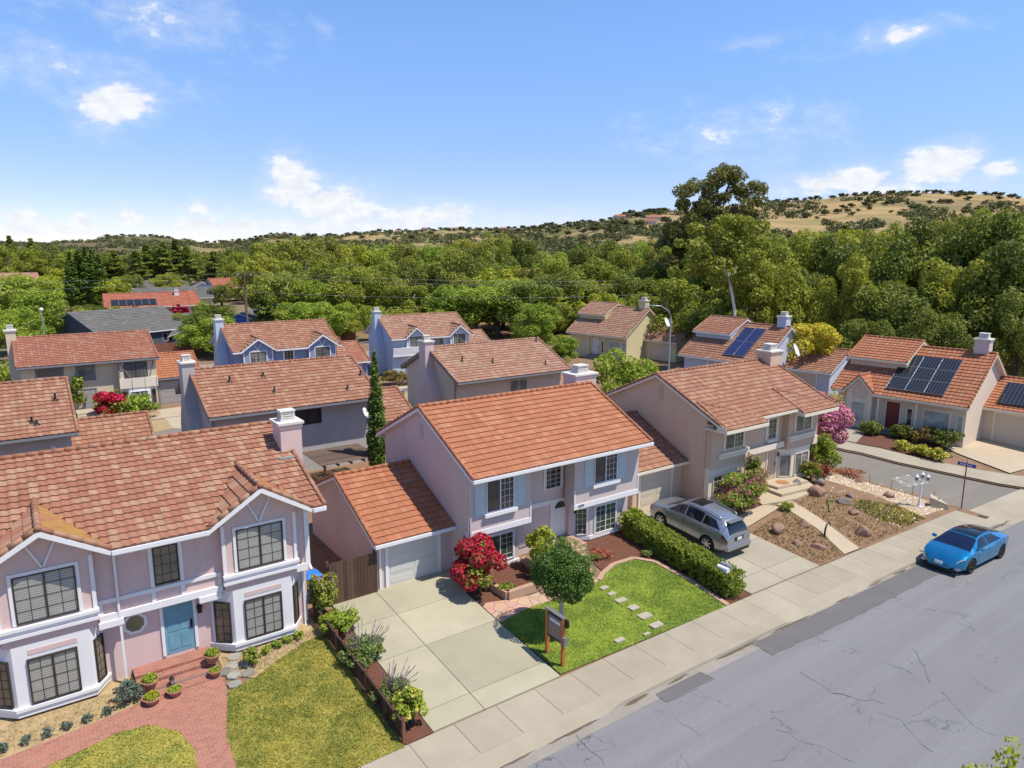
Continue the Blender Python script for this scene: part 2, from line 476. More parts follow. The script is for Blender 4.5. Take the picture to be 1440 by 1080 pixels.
grass_mat('grass_yellow', (0.13, 0.17, 0.015), (0.36, 0.31, 0.05), (0.48, 0.42, 0.12), 1.0)

def leaf_mat(name, c1, c2, trans=0.36, rough=0.55, obj_var=0.0, c_obj=(0.2, 0.2, 0.03)):
    m = D.materials.new(name)
    m.use_nodes = True
    t = m.node_tree
    for n in list(t.nodes):
        t.nodes.remove(n)
    h = NT(t)
    out = h.n('ShaderNodeOutputMaterial')
    g = h.n('ShaderNodeNewGeometry')
    big = h.noise(worldpos(h), 0.45, 3.0)
    f = h.math('ADD', h.math('MULTIPLY', g.outputs['Random Per Island'], 0.75), h.math('MULTIPLY_ADD', big, 0.9, -0.32), clamp=True)
    c = h.mix(f, c1, c2)
    if obj_var:
        oi = h.n('ShaderNodeObjectInfo')
        c = h.mix(h.math('MULTIPLY', oi.outputs['Random'], obj_var), c, c_obj)
    b = h.n('ShaderNodeBsdfPrincipled')
    h.link(c, b.inputs['Base Color'])
    b.inputs['Roughness'].default_value = rough
    b.inputs['Specular IOR Level'].default_value = 0.25
    tr = h.n('ShaderNodeBsdfTranslucent')
    h.link(h.mix(1.0, c, (1.0, 1.0, 0.5), 'MULTIPLY'), tr.inputs[0])
    ms = h.n('ShaderNodeMixShader')
    ms.inputs[0].default_value = trans
    h.link(b.outputs[0], ms.inputs[1])
    h.link(tr.outputs[0], ms.inputs[2])
    h.link(ms.outputs[0], out.inputs[0])
    MATS[name] = m
leaf_mat('leaf_dark', (0.05, 0.08, 0.014), (0.24, 0.27, 0.05), 0.3, obj_var=0.7, c_obj=(0.24, 0.28, 0.05))
leaf_mat('leaf_olive', (0.11, 0.12, 0.02), (0.42, 0.40, 0.085), obj_var=0.7, c_obj=(0.30, 0.36, 0.05))
leaf_mat('leaf_mid', (0.075, 0.12, 0.016), (0.31, 0.37, 0.06), obj_var=0.8, c_obj=(0.44, 0.43, 0.06))
leaf_mat('leaf_bright', (0.11, 0.19, 0.018), (0.40, 0.51, 0.07), obj_var=0.4, c_obj=(0.46, 0.48, 0.06))
leaf_mat('leaf_yellow', (0.46, 0.40, 0.03), (0.72, 0.60, 0.08))
leaf_mat('leaf_lime', (0.26, 0.31, 0.025), (0.50, 0.50, 0.06))
leaf_mat('leaf_topiary', (0.06, 0.12, 0.02), (0.16, 0.25, 0.045), 0.3, 0.4)
leaf_mat('leaf_cypress', (0.08, 0.14, 0.025), (0.21, 0.29, 0.055))
leaf_mat('leaf_hedge', (0.13, 0.19, 0.02), (0.38, 0.42, 0.06))
leaf_mat('leaf_lavender', (0.15, 0.22, 0.05), (0.29, 0.35, 0.11))
leaf_mat('leaf_euc', (0.08, 0.09, 0.025), (0.32, 0.29, 0.08))
leaf_mat('leaf_brown', (0.14, 0.115, 0.035), (0.30, 0.21, 0.06))
leaf_mat('leaf_hill', (0.07, 0.085, 0.035), (0.14, 0.145, 0.06), 0.15, 0.9)
leaf_mat('leaf_blue', (0.10, 0.14, 0.11), (0.21, 0.25, 0.20))
leaf_mat('petal_red', (0.42, 0.008, 0.03), (0.62, 0.03, 0.09), 0.25)
leaf_mat('petal_dark_red', (0.22, 0.008, 0.03), (0.42, 0.02, 0.06), 0.25)
leaf_mat('petal_pink', (0.52, 0.13, 0.26), (0.78, 0.34, 0.46), 0.25)
leaf_mat('petal_magenta', (0.42, 0.05, 0.17), (0.62, 0.16, 0.32), 0.25)
leaf_mat('petal_yellow', (0.62, 0.50, 0.06), (0.72, 0.62, 0.2), 0.25)
leaf_mat('petal_lilac', (0.22, 0.14, 0.2), (0.34, 0.24, 0.32), 0.25)
leaf_mat('leaf_coral', (0.42, 0.10, 0.06), (0.5, 0.22, 0.12), 0.25)

# ------------------------------------------------------------------ mesh helpers
class MB:
    def __init__(s):
        s.v, s.f, s.uv, s.has_uv = [], [], [], False
    def add(s, vs, fs):
        b = len(s.v)
        s.v.extend([tuple(p) for p in vs])
        s.f.extend([tuple(b+i for i in f) for f in fs])
        return b
    def quad(s, a, b, c, d):
        s.add((a, b, c, d), ((0, 1, 2, 3),))
    def hexa(s, p):   # 8 corners: bottom 0-3 ccw, top 4-7
        s.add(p, ((3, 2, 1, 0), (4, 5, 6, 7), (0, 1, 5, 4), (1, 2, 6, 5), (2, 3, 7, 6), (3, 0, 4, 7)))
    def box(s, x0, x1, y0, y1, z0, z1):
        if x0 > x1: x0, x1 = x1, x0
        if y0 > y1: y0, y1 = y1, y0
        if z0 > z1: z0, z1 = z1, z0
        s.hexa(((x0, y0, z0), (x1, y0, z0), (x1, y1, z0), (x0, y1, z0), (x0, y0, z1), (x1, y0, z1), (x1, y1, z1), (x0, y1, z1)))
    def fbox(s, fr, u0, u1, n0, n1, z0, z1):
        """box in a wall frame: u along the wall, n outward, z up"""
        c = [fr(u, n, z) for z in (z0, z1) for u, n in ((u0, n1), (u1, n1), (u1, n0), (u0, n0))]
        s.hexa(c)
    def bar(s, a, b, wd, ht, up=(0, 0, 1)):
        a, b = Vector(a), Vector(b)
        d = (b-a).normalized()
        up = Vector(up)
        if abs(d.dot(up)) > 0.98:
            up = Vector((1, 0, 0))
        sd = d.cross(up).normalized()*wd/2
        u2 = sd.cross(d).normalized()*ht/2
        s.hexa([a-sd-u2, a+sd-u2, b+sd-u2, b-sd-u2, a-sd+u2, a+sd+u2, b+sd+u2, b-sd+u2])
    def tube(s, pts, rs, n=8, cap=True):
        pts = [Vector(p) for p in pts]
        if not hasattr(rs, '__len__'):
            rs = [rs]*len(pts)
        b = len(s.v)
        ref = None
        for i, p in enumerate(pts):
            t = (pts[min(i+1, len(pts)-1)]-pts[max(i-1, 0)]).normalized()
            if ref is None:
                ref = Vector((0, 0, 1)) if abs(t.z) < 0.9 else Vector((1, 0, 0))
            a = t.cross(ref).normalized()
            c = a.cross(t).normalized()
            ref = c if abs(t.dot(ref)) > 0.95 else ref
            for k in range(n):
                an = 2*math.pi*k/n
                s.v.append(tuple(p+(a*math.cos(an)+c*math.sin(an))*rs[i]))
        for i in range(len(pts)-1):
            for k in range(n):
                k2 = (k+1) % n
                s.f.append((b+i*n+k, b+i*n+k2, b+(i+1)*n+k2, b+(i+1)*n+k))
        if cap:
            s.f.append(tuple(b+k for k in range(n))[::-1])
            s.f.append(tuple(b+(len(pts)-1)*n+k for k in range(n)))
    def lathe(s, prof, c=(0, 0, 0), n=16):
        b = len(s.v)
        for r, z in prof:
            for k in range(n):
                an = 2*math.pi*k/n
                s.v.append((c[0]+r*math.cos(an), c[1]+r*math.sin(an), c[2]+z))
        for i in range(len(prof)-1):
            for k in range(n):
                k2 = (k+1) % n
                s.f.append((b+i*n+k, b+i*n+k2, b+(i+1)*n+k2, b+(i+1)*n+k))
        s.f.append(tuple(b+k for k in range(n))[::-1])
        s.f.append(tuple(b+(len(prof)-1)*n+k for k in range(n)))
    def prism(s, poly, p0, p1, put):
        """extrude a 2-D polygon; put(a, b, t) maps to 3-D, t in {p0, p1}"""
        n = len(poly)
        vs = [put(a, b, p0) for a, b in poly]+[put(a, b, p1) for a, b in poly]
        s.add(vs, [tuple(range(n))[::-1], tuple(range(n, 2*n))]+[(i, (i+1) % n, n+(i+1) % n, n+i) for i in range(n)])
    def build(s, name, mat, parent=None, smooth=False):
        me = D.meshes.new(name)
        me.from_pydata(s.v, [], s.f)
        if s.has_uv:
            uvl = me.uv_layers.new(name='UVMap')
            uvl.data.foreach_set('uv', np.array(s.uv, dtype=np.float32).ravel())
        me.materials.append(MATS[mat])
        me.update()
        if smooth:
            me.polygons.foreach_set('use_smooth', [True]*len(me.polygons))
        o = D.objects.new(name, me)
        COL.objects.link(o)
        if parent is not None:
            o.parent = parent
        return o

def fixnormals(o):
    import bmesh
    bm = bmesh.new()
    bm.from_mesh(o.data)
    bmesh.ops.recalc_face_normals(bm, faces=bm.faces)
    bm.to_mesh(o.data)
    bm.free()

def tag(o, label=None, cat=None, group=None, kind=None):
    if label: o['label'] = label
    if cat: o['category'] = cat
    if group: o['group'] = group
    if kind: o['kind'] = kind
    return o
def thing(name, label, cat, loc=(0, 0, 0), rz=0.0, group=None):
    o = D.objects.new(name, None)
    COL.objects.link(o)
    o.location = loc
    o.rotation_euler = (0, 0, rz)
    o.empty_display_size = 0.3
    return tag(o, label, cat, group)
def struct(o):
    o['kind'] = 'structure'
    return o
def dup(root, loc, rz=0.0, scale=None, label=None, group=None):
    r = root.copy()
    COL.objects.link(r)
    r.location = loc
    r.rotation_euler = (0, 0, rz)
    if scale is not None:
        r.scale = scale
    if label: r['label'] = label
    if group: r['group'] = group
    for ch in list(root.children):
        c = ch.copy()
        COL.objects.link(c)
        c.parent = r
        for g in list(ch.children):
            d = g.copy()
            COL.objects.link(d)
            d.parent = c
    return r

def Frame(ox, oy, ang=0.0):
    ca, sa = math.cos(ang), math.sin(ang)
    return lambda u, n, z: (ox+u*ca+n*sa, oy+u*sa-n*ca, z)

def zg(y):
    if y < 14.6: return 0.0
    if y < 16.6: return 0.14+(y-14.6)*0.015
    if y < 24: return 0.17+(y-16.6)*0.0784
    if y < 36: return 0.75
    if y < 48: return 0.75-(y-36)*0.0208
    return 0.5
def sx(x):     # the street bends gently to the right
    return -0.55*max(0.0, (x-16)/27.0)**1.35 if x < 60 else sx(59.9)

def leaf_mesh(name, blobs, n, size, seed=0, mat='leaf_mid', shell=0.5, up=0.6, aspect=0.55, tilt=0.7):
    rg = np.random.default_rng(seed)
    B = np.array(blobs, dtype=float)
    wts = B[:, 3]*B[:, 4]+B[:, 4]*B[:, 5]
    idx = rg.choice(len(B), n, p=wts/wts.sum())
    d = rg.normal(size=(n, 3))
    d /= np.linalg.norm(d, axis=1)[:, None]
    r = shell+(1-shell)*np.sqrt(rg.random(n))
    P = B[idx, :3]+d*B[idx, 3:6]*r[:, None]
    N = d*0.7+rg.normal(size=(n, 3))*tilt
    N[:, 2] += up
    N /= np.linalg.norm(N, axis=1)[:, None]
    T = np.cross(N, rg.normal(size=(n, 3)))
    T /= np.linalg.norm(T, axis=1)[:, None]
    Bn = np.cross(N, T)
    s = size*(0.6+0.8*rg.random(n))[:, None]
    a = aspect*s
    bend = N*s*0.18
    V = np.empty((n, 4, 3))
    V[:, 0] = P-T*s
    V[:, 1] = P+Bn*a+bend
    V[:, 2] = P+T*s
    V[:, 3] = P-Bn*a+bend
    me = D.meshes.new(name)
    me.vertices.add(4*n)
    me.vertices.foreach_set('co', V.astype(np.float32).ravel())
    me.loops.add(4*n)
    me.loops.foreach_set('vertex_index', np.arange(4*n, dtype=np.int32))
    me.polygons.add(n)
    me.polygons.foreach_set('loop_start', np.arange(0, 4*n, 4, dtype=np.int32))
    me.polygons.foreach_set('loop_total', np.full(n, 4, dtype=np.int32))
    me.materials.append(MATS[mat])
    me.update(calc_edges=True)
    return me
def mesh_obj(name, me, parent=None, loc=(0, 0, 0)):
    o = D.objects.new(name, me)
    COL.objects.link(o)
    o.location = loc
    if parent is not None:
        o.parent = parent
    return o

def text_mesh(name, body, mat, size, mw, parent=None, extr=0.004, align='CENTER', sx_=1.0):
    cu = D.curves.new(name, 'FONT')
    cu.body = body
    cu.size = size
    cu.extrude = extr
    cu.align_x = align
    cu.align_y = 'CENTER'
    tmp = D.objects.new(name, cu)
    COL.objects.link(tmp)
    bpy.context.view_layer.update()
    me = D.meshes.new_from_object(tmp.evaluated_get(bpy.context.evaluated_depsgraph_get()))
    D.objects.remove(tmp)
    me.materials.clear()
    me.materials.append(MATS[mat])
    me.transform(mw @ Matrix.Diagonal((sx_, 1, 1, 1)))
    o = D.objects.new(name, me)
    COL.objects.link(o)
    if parent is not None:
        o.parent = parent
    return o
# ------------------------------------------------------------------ ground sheets
import bmesh
def sheet(name, pts, mat, off=0.0, zf=zg, kind='structure', follow=False, holes=None, step=None):
    bm = bmesh.new()
    vs = [bm.verts.new((x, y, 0)) for x, y in pts]
    bm.faces.new(vs)
    cuts = [14.6, 16.6, 24, 36, 48]
    if step:
        ys = [p[1] for p in pts]
        k = min(ys)+step
        while k < max(ys):
            cuts.append(k)
            k += step
    for c in cuts:
        bmesh.ops.bisect_plane(bm, geom=bm.verts[:]+bm.edges[:]+bm.faces[:], plane_co=(0, c, 0), plane_no=(0, 1, 0))
    if follow or step:
        xs = [p[0] for p in pts]
        k = min(xs)+1.5
        while k < max(xs):
            bmesh.ops.bisect_plane(bm, geom=bm.verts[:]+bm.edges[:]+bm.faces[:], plane_co=(k, 0, 0), plane_no=(1, 0, 0))
            k += step or 1.5
    for v in bm.verts:
        v.co.z = zf(v.co.y)+off
        if follow:
            v.co.y += sx(v.co.x)
    bmesh.ops.triangulate(bm, faces=bm.faces[:])
    bmesh.ops.recalc_face_normals(bm, faces=bm.faces[:])
    for f in bm.faces:
        if f.normal.z < 0:
            f.normal_flip()
    me = D.meshes.new(name)
    bm.to_mesh(me)
    bm.free()
    me.materials.append(MATS[mat])
    o = D.objects.new(name, me)
    COL.objects.link(o)
    if kind: o['kind'] = kind
    return o
def inpoly(x, y, poly):
    c = False
    j = len(poly)-1
    for i in range(len(poly)):
        xi, yi = poly[i]
        xj, yj = poly[j]
        if (yi > y) != (yj > y) and x < (xj-xi)*(y-yi)/(yj-yi)+xi:
            c = not c
        j = i
    return c
def blades(name, poly, n, h, mat, seed=0, label=None, off=0.02, zf=zg, wid=0.2):
    rg = random.Random(seed)
    xs = [p[0] for p in poly]
    ys = [p[1] for p in poly]
    mb = MB()
    k = 0
    while k < n:
        x, y = rg.uniform(min(xs), max(xs)), rg.uniform(min(ys), max(ys))
        if not inpoly(x, y, poly):
            continue
        k += 1
        z = zf(y)+off
        a = rg.uniform(0, 6.28)
        hh = h*rg.uniform(.5, 1.4)
        l = hh*rg.uniform(0.2, 1.3)
        b = rg.uniform(0, 6.28)
        wx, wy = math.cos(a)*hh*wid, math.sin(a)*hh*wid
        mb.add([(x-wx, y-wy, z), (x+wx, y+wy, z), (x+math.cos(b)*l, y+math.sin(b)*l, z+hh*.75)], [(0, 1, 2)])
    o = mb.build(name, mat)
    return tag(o, label, 'grass', kind='stuff')

pm('far_ground', (0.17, 0.14, 0.075), 0.98, 0.4, 0.05, 0.6, 3, fine=0.2)
NEAR = [(42.25, 15.05), (42.35, 16.4), (42.4, 17.2), (42.0, 19.0), (41.7, 20.8), (41.9, 23.0), (42.2, 27)]
FAR = [(49.2, 15.05), (47.6, 19.2), (46.6, 21.8), (46.0, 25), (46.0, 27)]
g = sheet('ground', [(-2600, 15.05)]+NEAR+[(42.2, 3200), (-2600, 3200)], 'dirt', -0.03)
sheet('ground', FAR[::-1]+[(3200, 15.05), (3200, 3200), (46, 3200)], 'dirt', -0.03)
sheet('ground', [(42.2, 100), (46, 100), (46, 3200), (42.2, 3200)], 'far_ground', -0.02)
sheet('ground', [(-2600, -2600), (3200, -2600), (3200, 15.05), (-2600, 15.05)], 'far_ground', -0.06, zf=lambda y: 0.0)
sheet('ground', [(-2600, 100), (41, 100), (41, 3200), (-2600, 3200)], 'far_ground', 0.02)
sheet('cross_street', NEAR+[(42.2, 100), (46, 100)]+FAR[::-1], 'asphalt_warm', -0.13)
sheet('main_street', [(-60, -3), (130, -3), (130, 14.12), (-60, 14.12)], 'asphalt', 0.0, zf=lambda y: 0.0, follow=True)
sheet('back_street', [(-90, 57.2), (41, 57.2), (41, 62.8), (-90, 62.8)], 'asphalt_warm', 0.01)
sheet('rear_road', [(-90, 84), (41, 84), (41, 90), (-90, 90)], 'worn_concrete', 0.05)

# kerb, gutter, pavement
def along(x0, x1, sections, name, mat, step=0.75):
    """sweep a (y, z) profile along the bending street"""
    mb = MB()
    n = max(1, int((x1-x0)/step))
    b = 0
    for i in range(n+1):
        x = x0+(x1-x0)*i/n
        for y, z in sections:
            mb.v.append((x, y+sx(x), z))
    m = len(sections)
    for i in range(n):
        for k in range(m-1):
            mb.f.append((i*m+k, (i+1)*m+k, (i+1)*m+k+1, i*m+k+1))
    o = mb.build(name, mat)
    struct(o)
    return o
along(-40, 42.2, [(14.02, 0.0), (14.03, 0.006), (14.46, -0.008)], 'gutter', 'worn_concrete')
along(49.4, 110, [(14.02, 0.0), (14.03, 0.006), (14.46, -0.012)], 'gutter', 'worn_concrete')
K0 = [(14.45, -.012), (14.475, .11), (14.50, .14), (14.655, .145), (14.665, .13), (14.675, .145), (15.06, .15)]
K1 = [(14.40, -.012), (14.44, .012), (14.50, .03), (14.64, .06), (14.66, .062), (14.68, .066), (15.06, .15)]
def kerb(x0, x1, cuts):
    mb = MB()
    n = int((x1-x0)/.25)
    m = len(K0)
    for i in range(n+1):
        x = x0+(x1-x0)*i/n
        t = max([0.0]+[min(1.0, max(0.0, min(x-a, b-x)/.7+.5)) for a, b in cuts])
        for (y, z), (y2, z2) in zip(K0, K1):
            mb.v.append((x, y+(y2-y)*t+sx(x), z+(z2-z)*t))
    for i in range(n):
        for k in range(m-1):
            mb.f.append((i*m+k, (i+1)*m+k, (i+1)*m+k+1, i*m+k+1))
    mb.f += [tuple(range(m)), tuple(n*m+k for k in range(m))[::-1]]
    struct(mb.build('kerb', 'concrete'))
kerb(-40, 42.3, [(8.6, 14.2), (23.6, 29.1), (41.7, 44)])
kerb(49.3, 110, [(48, 49.9), (56, 61)])
mb = MB()
mbd = MB()
def slab(mb, x0, x1, y0, y1, off=0.0, gap=0.008, zf=zg, th=0.08, bend=True):   # bend 2: only the front edge follows the street
    x0 += gap; x1 -= gap; y0 += gap; y1 -= gap
    nn = max(1, int((x1-x0)/1.6))
    ys = [y0]+[c for c in (14.6, 16.6, 24) if y0 < c < y1]+[y1]
    vs, fs = [], []
    for y in ys:
        for x in (x0, x1):
            vs.append((x, y+(sx(x) if bend == 1 or (bend == 2 and y == y0) else 0), zf(y)+off))
    m = len(vs)
    vs += [(x, y, z-th) for x, y, z in vs]
    for i in range(len(ys)-1):
        a = 2*i
        fs.append((a, a+1, a+3, a+2))
        fs.append((m+a+1, m+a, m+a+2, m+a+3))
        fs.append((a+1, m+a+1, m+a+3, a+3))
        fs.append((a, a+2, m+a+2, m+a))
    fs.append((0, m, m+1, 1))
    e = m-2
    fs.append((e, e+1, m+e+1, m+e))
    mb.add(vs, fs)
x = -39.0
rg = random.Random(4)
while x < 41.5:
    wd = 1.52
    slab(mb, x, min(x+wd, 42.2), 15.02, 16.55, 0.004)
    x += wd
x = 49.4
while x < 100:
    slab(mb, x, x+1.52, 14.66, 16.3, 0.004)
    x += 1.52
struct(mb.build('pavement', 'concrete'))
along(-39, 42.2, [(15.02, 0.105), (16.58, 0.132)], 'pavement_bed', 'joint_dirt', 1.5)
# concrete apron across the mouth of the cross street
mb = MB()
xs = [42.2, 44.0, 45.8, 47.6, 49.4]
for a, b in zip(xs, xs[1:]):
    vs = []
    for x in (a, b):
        for y, z in ((14.02, 0.004), (14.5, -0.008), (15.2, 0.02), (16.25, 0.075)):
            vs.append((x, y+sx(x), z))
    mb.add(vs, [(0, 4, 5, 1), (1, 5, 6, 2), (2, 6, 7, 3)])
struct(mb.build('cross_gutter', 'concrete'))
# driveways
mb = MB()
xs, ys = [8.95, 10.78, 13.82], [16.58, 17.46, 20.40, 22.66, 24.75]
for i in range(2):
    for j in range(4):
        slab(mb, xs[i], xs[i+1] if not (i == 1 and j == 3) else 14.4, ys[j], ys[j+1], 0.035, 0.011, bend=2 if j == 0 else 0)
struct(mb.build('driveway', 'driveway_concrete'))
sheet('driveway_joint', [(8.95, 16.6), (13.82, 16.6), (14.4, 24.7), (8.95, 24.7)], 'joint_dirt', 0.005)
mb = MB()
xs, ys = [24.0, 26.3, 28.85], [16.58, 17.5, 19.6, 22.2, 25.4]
for i in range(2):
    for j in range(4):
        slab(mb, xs[i], xs[i+1], ys[j], ys[j+1], 0.035, 0.011, bend=2 if j == 0 else 0)
struct(mb.build('driveway', 'concrete'))
sheet('driveway_joint', [(24.0, 16.5), (28.85, 16.5), (28.85, 25.3), (24.0, 25.3)], 'joint_dirt', 0.005)
# strip where mulch meets the pavement
LAWN = [(13.9, 16.66), (22.42, 16.45), (22.62, 18.6), (22.5, 20.5), (21.9, 21.25), (20.7, 21.3), (19.75, 20.95), (19.15, 20.55), (17.0, 20.42), (15.3, 20.42), (13.86, 20.2)]
sheet('front_lawn', LAWN, 'grass_green', 0.02)
blades('lawn_grass', LAWN, 60000, 0.045, 'grass_green', 1, 'short mown bright green grass of the lawn between driveway and hedge')
EDGE = [(22.42, 16.45), (22.62, 18.6), (22.5, 20.5), (21.9, 21.25), (20.7, 21.3), (19.75, 20.95), (19.2, 20.6)]
mb = MB()
for (a, b) in zip(EDGE, EDGE[1:]):
    d = Vector((b[0]-a[0], b[1]-a[1]))
    nn = Vector((d.y, -d.x)).normalized()*0.11
    mb.hexa([(a[0]-nn.x, a[1]-nn.y, zg(a[1])-.05), (b[0]-nn.x, b[1]-nn.y, zg(b[1])-.05), (b[0]+nn.x, b[1]+nn.y, zg(b[1])-.05), (a[0]+nn.x, a[1]+nn.y, zg(a[1])-.05),
             (a[0]-nn.x, a[1]-nn.y, zg(a[1])+.06), (b[0]-nn.x, b[1]-nn.y, zg(b[1])+.06), (b[0]+nn.x, b[1]+nn.y, zg(b[1])+.06), (a[0]+nn.x, a[1]+nn.y, zg(a[1])+.06)])
fixnormals(struct(mb.build('lawn_edging', 'salmon_step')))
# stamped flagstone walk
m, h, b, out = newmat('stamped_stone')
p = worldpos(h)
v = h.n('ShaderNodeTexVoronoi', feature='DISTANCE_TO_EDGE')
v.inputs['Scale'].default_value = 2.1
h.link(p, v.inputs['Vector'])
v2 = h.n('ShaderNodeTexVoronoi')
v2.inputs['Scale'].default_value = 2.1
h.link(p, v2.inputs['Vector'])
c = h.mix(h.noise(p, 3.0, 5.0), (0.50, 0.31, 0.22), (0.42, 0.28, 0.20))
c = h.mix(0.12, c, v2.outputs['Color'], 'OVERLAY')
c = h.mix(h.step(v.outputs['Distance'], 0.01, 0.035, 1, 0), c, (0.24, 0.13, 0.09))
h.link(c, b.inputs['Base Color'])
b.inputs['Roughness'].default_value = 0.88
bump(h, b, h.step(v.outputs['Distance'], 0.0, 0.05), 0.5, 0.01)
sheet('flagstone_walk', [(13.86, 20.2), (15.3, 20.42), (17.0, 20.42), (19.15, 20.55), (19.2, 21.1), (17.6, 21.2), (16.0, 21.15), (15.3, 21.25), (14.1, 21.6), (13.86, 21.4)], 'stamped_stone', 0.03)
sheet('flower_bed', [(13.95, 21.5), (14.1, 21.6), (15.3, 21.25), (16.6, 21.2), (17.4, 23.9), (14.4, 23.9), (14.4, 23.2)], 'mulch', 0.01)
sheet('flower_bed', [(19.9, 21.1), (20.8, 21.42), (21.9, 21.35), (22.55, 20.6), (23.7, 20.4), (24.0, 24.3), (20.2, 24.0)], 'mulch', 0.015)
sheet('flower_bed', [(22.45, 16.5), (24.0, 16.45), (24.0, 24), (22.6, 24), (22.6, 20)], 'mulch', 0.006)
sheet('flower_bed', [(8.06, 16.55), (8.95, 16.58), (8.95, 24.3), (8.06, 24.3)], 'mulch', 0.012)
# left lot
LA = [(3.68, 16.5), (7.96, 16.5), (7.98, 22.9), (7.2, 22.75), (6.2, 22.3), (5.25, 21.75), (4.32, 21.5), (4.1, 20.6), (3.82, 19.5)]
LB = [(-4, 16.5), (2.72, 16.5), (2.86, 18.5), (2.95, 19.6), (2.72, 20.5), (2.1, 21.2), (1.3, 21.35), (0.2, 21.08), (-1.0, 20.85), (-4, 20.4)]
sheet('side_lawn', LA, 'grass_yellow', 0.02)
sheet('side_lawn', LB, 'grass_yellow', 0.02)
blades('lawn_grass', LA, 42000, 0.06, 'grass_yellow', 2, 'patchy yellow green grass between brick path and picket fence')
blades('lawn_grass', LB, 30000, 0.06, 'grass_yellow', 3, 'patchy yellow green grass inside the curve of the brick path')
m, h, b, out = newmat('path_brick')
p = worldpos(h)
br = h.n('ShaderNodeTexBrick')
h.link(p, br.inputs['Vector'])
br.inputs['Scale'].default_value = 1.0
br.inputs['Brick Width'].default_value = 0.21
br.inputs['Row Height'].default_value = 0.105
br.inputs['Mortar Size'].default_value = 0.006
br.inputs['Color1'].default_value = (0.34, 0.13, 0.09, 1)
br.inputs['Color2'].default_value = (0.24, 0.085, 0.06, 1)
br.inputs['Mortar'].default_value = (0.33, 0.24, 0.19, 1)
c = h.mix(h.math('MULTIPLY', h.noise(p, 2.0, 5.0), 0.4), br.outputs['Color'], (0.40, 0.20, 0.14))
h.link(c, b.inputs['Base Color'])
b.inputs['Roughness'].default_value = 0.9
bump(h, b, br.outputs['Fac'], -0.4, 0.006)
sheet('brick_path', [(2.72, 16.5), (3.68, 16.5), (3.82, 19.5), (4.1, 20.6), (4.32, 21.5), (4.4, 22.35), (2.0, 22.35), (1.2, 22.2), (0, 22.05), (-4, 21.6), (-4, 20.4), (-1.0, 20.85), (0.2, 21.08), (1.3, 21.35), (2.1, 21.2), (2.72, 20.5), (2.95, 19.6), (2.86, 18.5)], 'path_brick', 0.026)
sheet('planting_strip', [(-4, 21.65), (0, 22.05), (1.2, 22.2), (2.05, 22.4), (2.05, 24.2), (-4, 24.2)], 'straw', 0.01)
blades('dry_stems', [(-4, 21.75), (0, 22.1), (1.2, 22.25), (2.0, 22.45), (2.0, 23.3), (-4, 23.3)], 2600, 0.07, 'straw', 11, 'dry straw litter in the strip under the left bay window', wid=.15)
blades('dry_stems', [(4.6, 22.5), (5.25, 21.85), (6.2, 22.35), (7.2, 22.8), (7.9, 22.95), (7.9, 23.4), (4.6, 23.4)], 1800, 0.07, 'straw', 12, 'dry straw litter in the strip under the right bay window', wid=.15)
sheet('planting_strip', [(4.5, 22.4), (5.25, 21.75), (6.2, 22.3), (7.2, 22.75), (7.98, 22.9), (7.98, 24.2), (4.5, 24.2)], 'straw', 0.01)
m = MB()
rg = random.Random(9)
for (x0, y0) in ((4.62, 21.75), (4.72, 22.25), (4.8, 22.75), (5.15, 22.1), (5.22, 22.6), (5.0, 23.2), (4.5, 22.55)):
    n = 6
    r0 = rg.uniform(0, 1)
    pts = [(x0+math.cos(r0+k*6.283/n)*0.27*rg.uniform(.75, 1.05), y0+math.sin(r0+k*6.283/n)*0.25*rg.uniform(.75, 1.05)) for k in range(n)]
    m.prism(pts, -0.02, 0.045, lambda a, b2, t: (a, b2, zg(b2)+t))
fixnormals(struct(m.build('slate_paving', 'slate')))
# corner garden
sheet('garden_bed', [(28.87, 16.4), (31.0, 16.3), (32.35, 18.65), (33.1, 20.6), (33.0, 21.2), (28.87, 20.5)], 'dirt', 0.01)
sheet('garden_bed', [(32.2, 16.25), (42.2, 16.0), (41.9, 18.6), (41.2, 21.5), (40.9, 24.6), (35.0, 24.2), (34.3, 21.6), (33.45, 18.9)], 'dirt', 0.01)
PEB = [(39.0, 16.7), (41.7, 16.4), (41.6, 18.6), (41.0, 21.5), (40.7, 24.0), (38.9, 24.2), (39.3, 21.8), (39.6, 19.8), (39.4, 18.2)]
sheet('gravel_bed', PEB, 'straw', 0.02)
mb = MB()
rg = random.Random(21)
k = 0
while k < 900:
    x, y = rg.uniform(36.0, 41.8), rg.uniform(16.4, 24.2)
    if not inpoly(x, y, PEB) and rg.random() > 0.06:
        continue
    k += 1
    r = rg.uniform(0.03, 0.10)
    z = zg(y)+0.02
    mb.add([(x-r, y, z), (x, y-r*.8, z), (x+r*1.1, y, z), (x, y+r*.9, z), (x+rg.uniform(-.3, .3)*r, y, z+r*.75)], [(0, 1, 4), (1, 2, 4), (2, 3, 4), (3, 0, 4)])
tag(mb.build('white_gravel', 'pebble_white'), 'pale pebbles scattered along the sunny edge of the corner garden', 'gravel', kind='stuff')
GC = [(37.0, 16.4), (38.9, 16.4), (39.2, 18.2), (38.2, 19.8), (36.9, 19.3), (36.3, 17.6)]
blades('ground_cover', GC, 2000, 0.12, 'grass_yellow', 5, 'low yellow green ground cover beside the pebbles', wid=0.25)
WD1 = [(28.9, 16.5), (31.0, 16.4), (32.3, 18.6), (33.0, 20.8), (28.9, 20.2)]
WD2 = [(32.4, 16.4), (37.5, 16.3), (38.0, 20), (37.0, 23.8), (35.0, 23.5), (34.3, 21.4), (33.6, 18.8)]
blades('dry_weeds', WD1, 1300, 0.12, 'leaf_brown', 6, 'low dry weeds on the bare earth beside the driveway', wid=0.22)
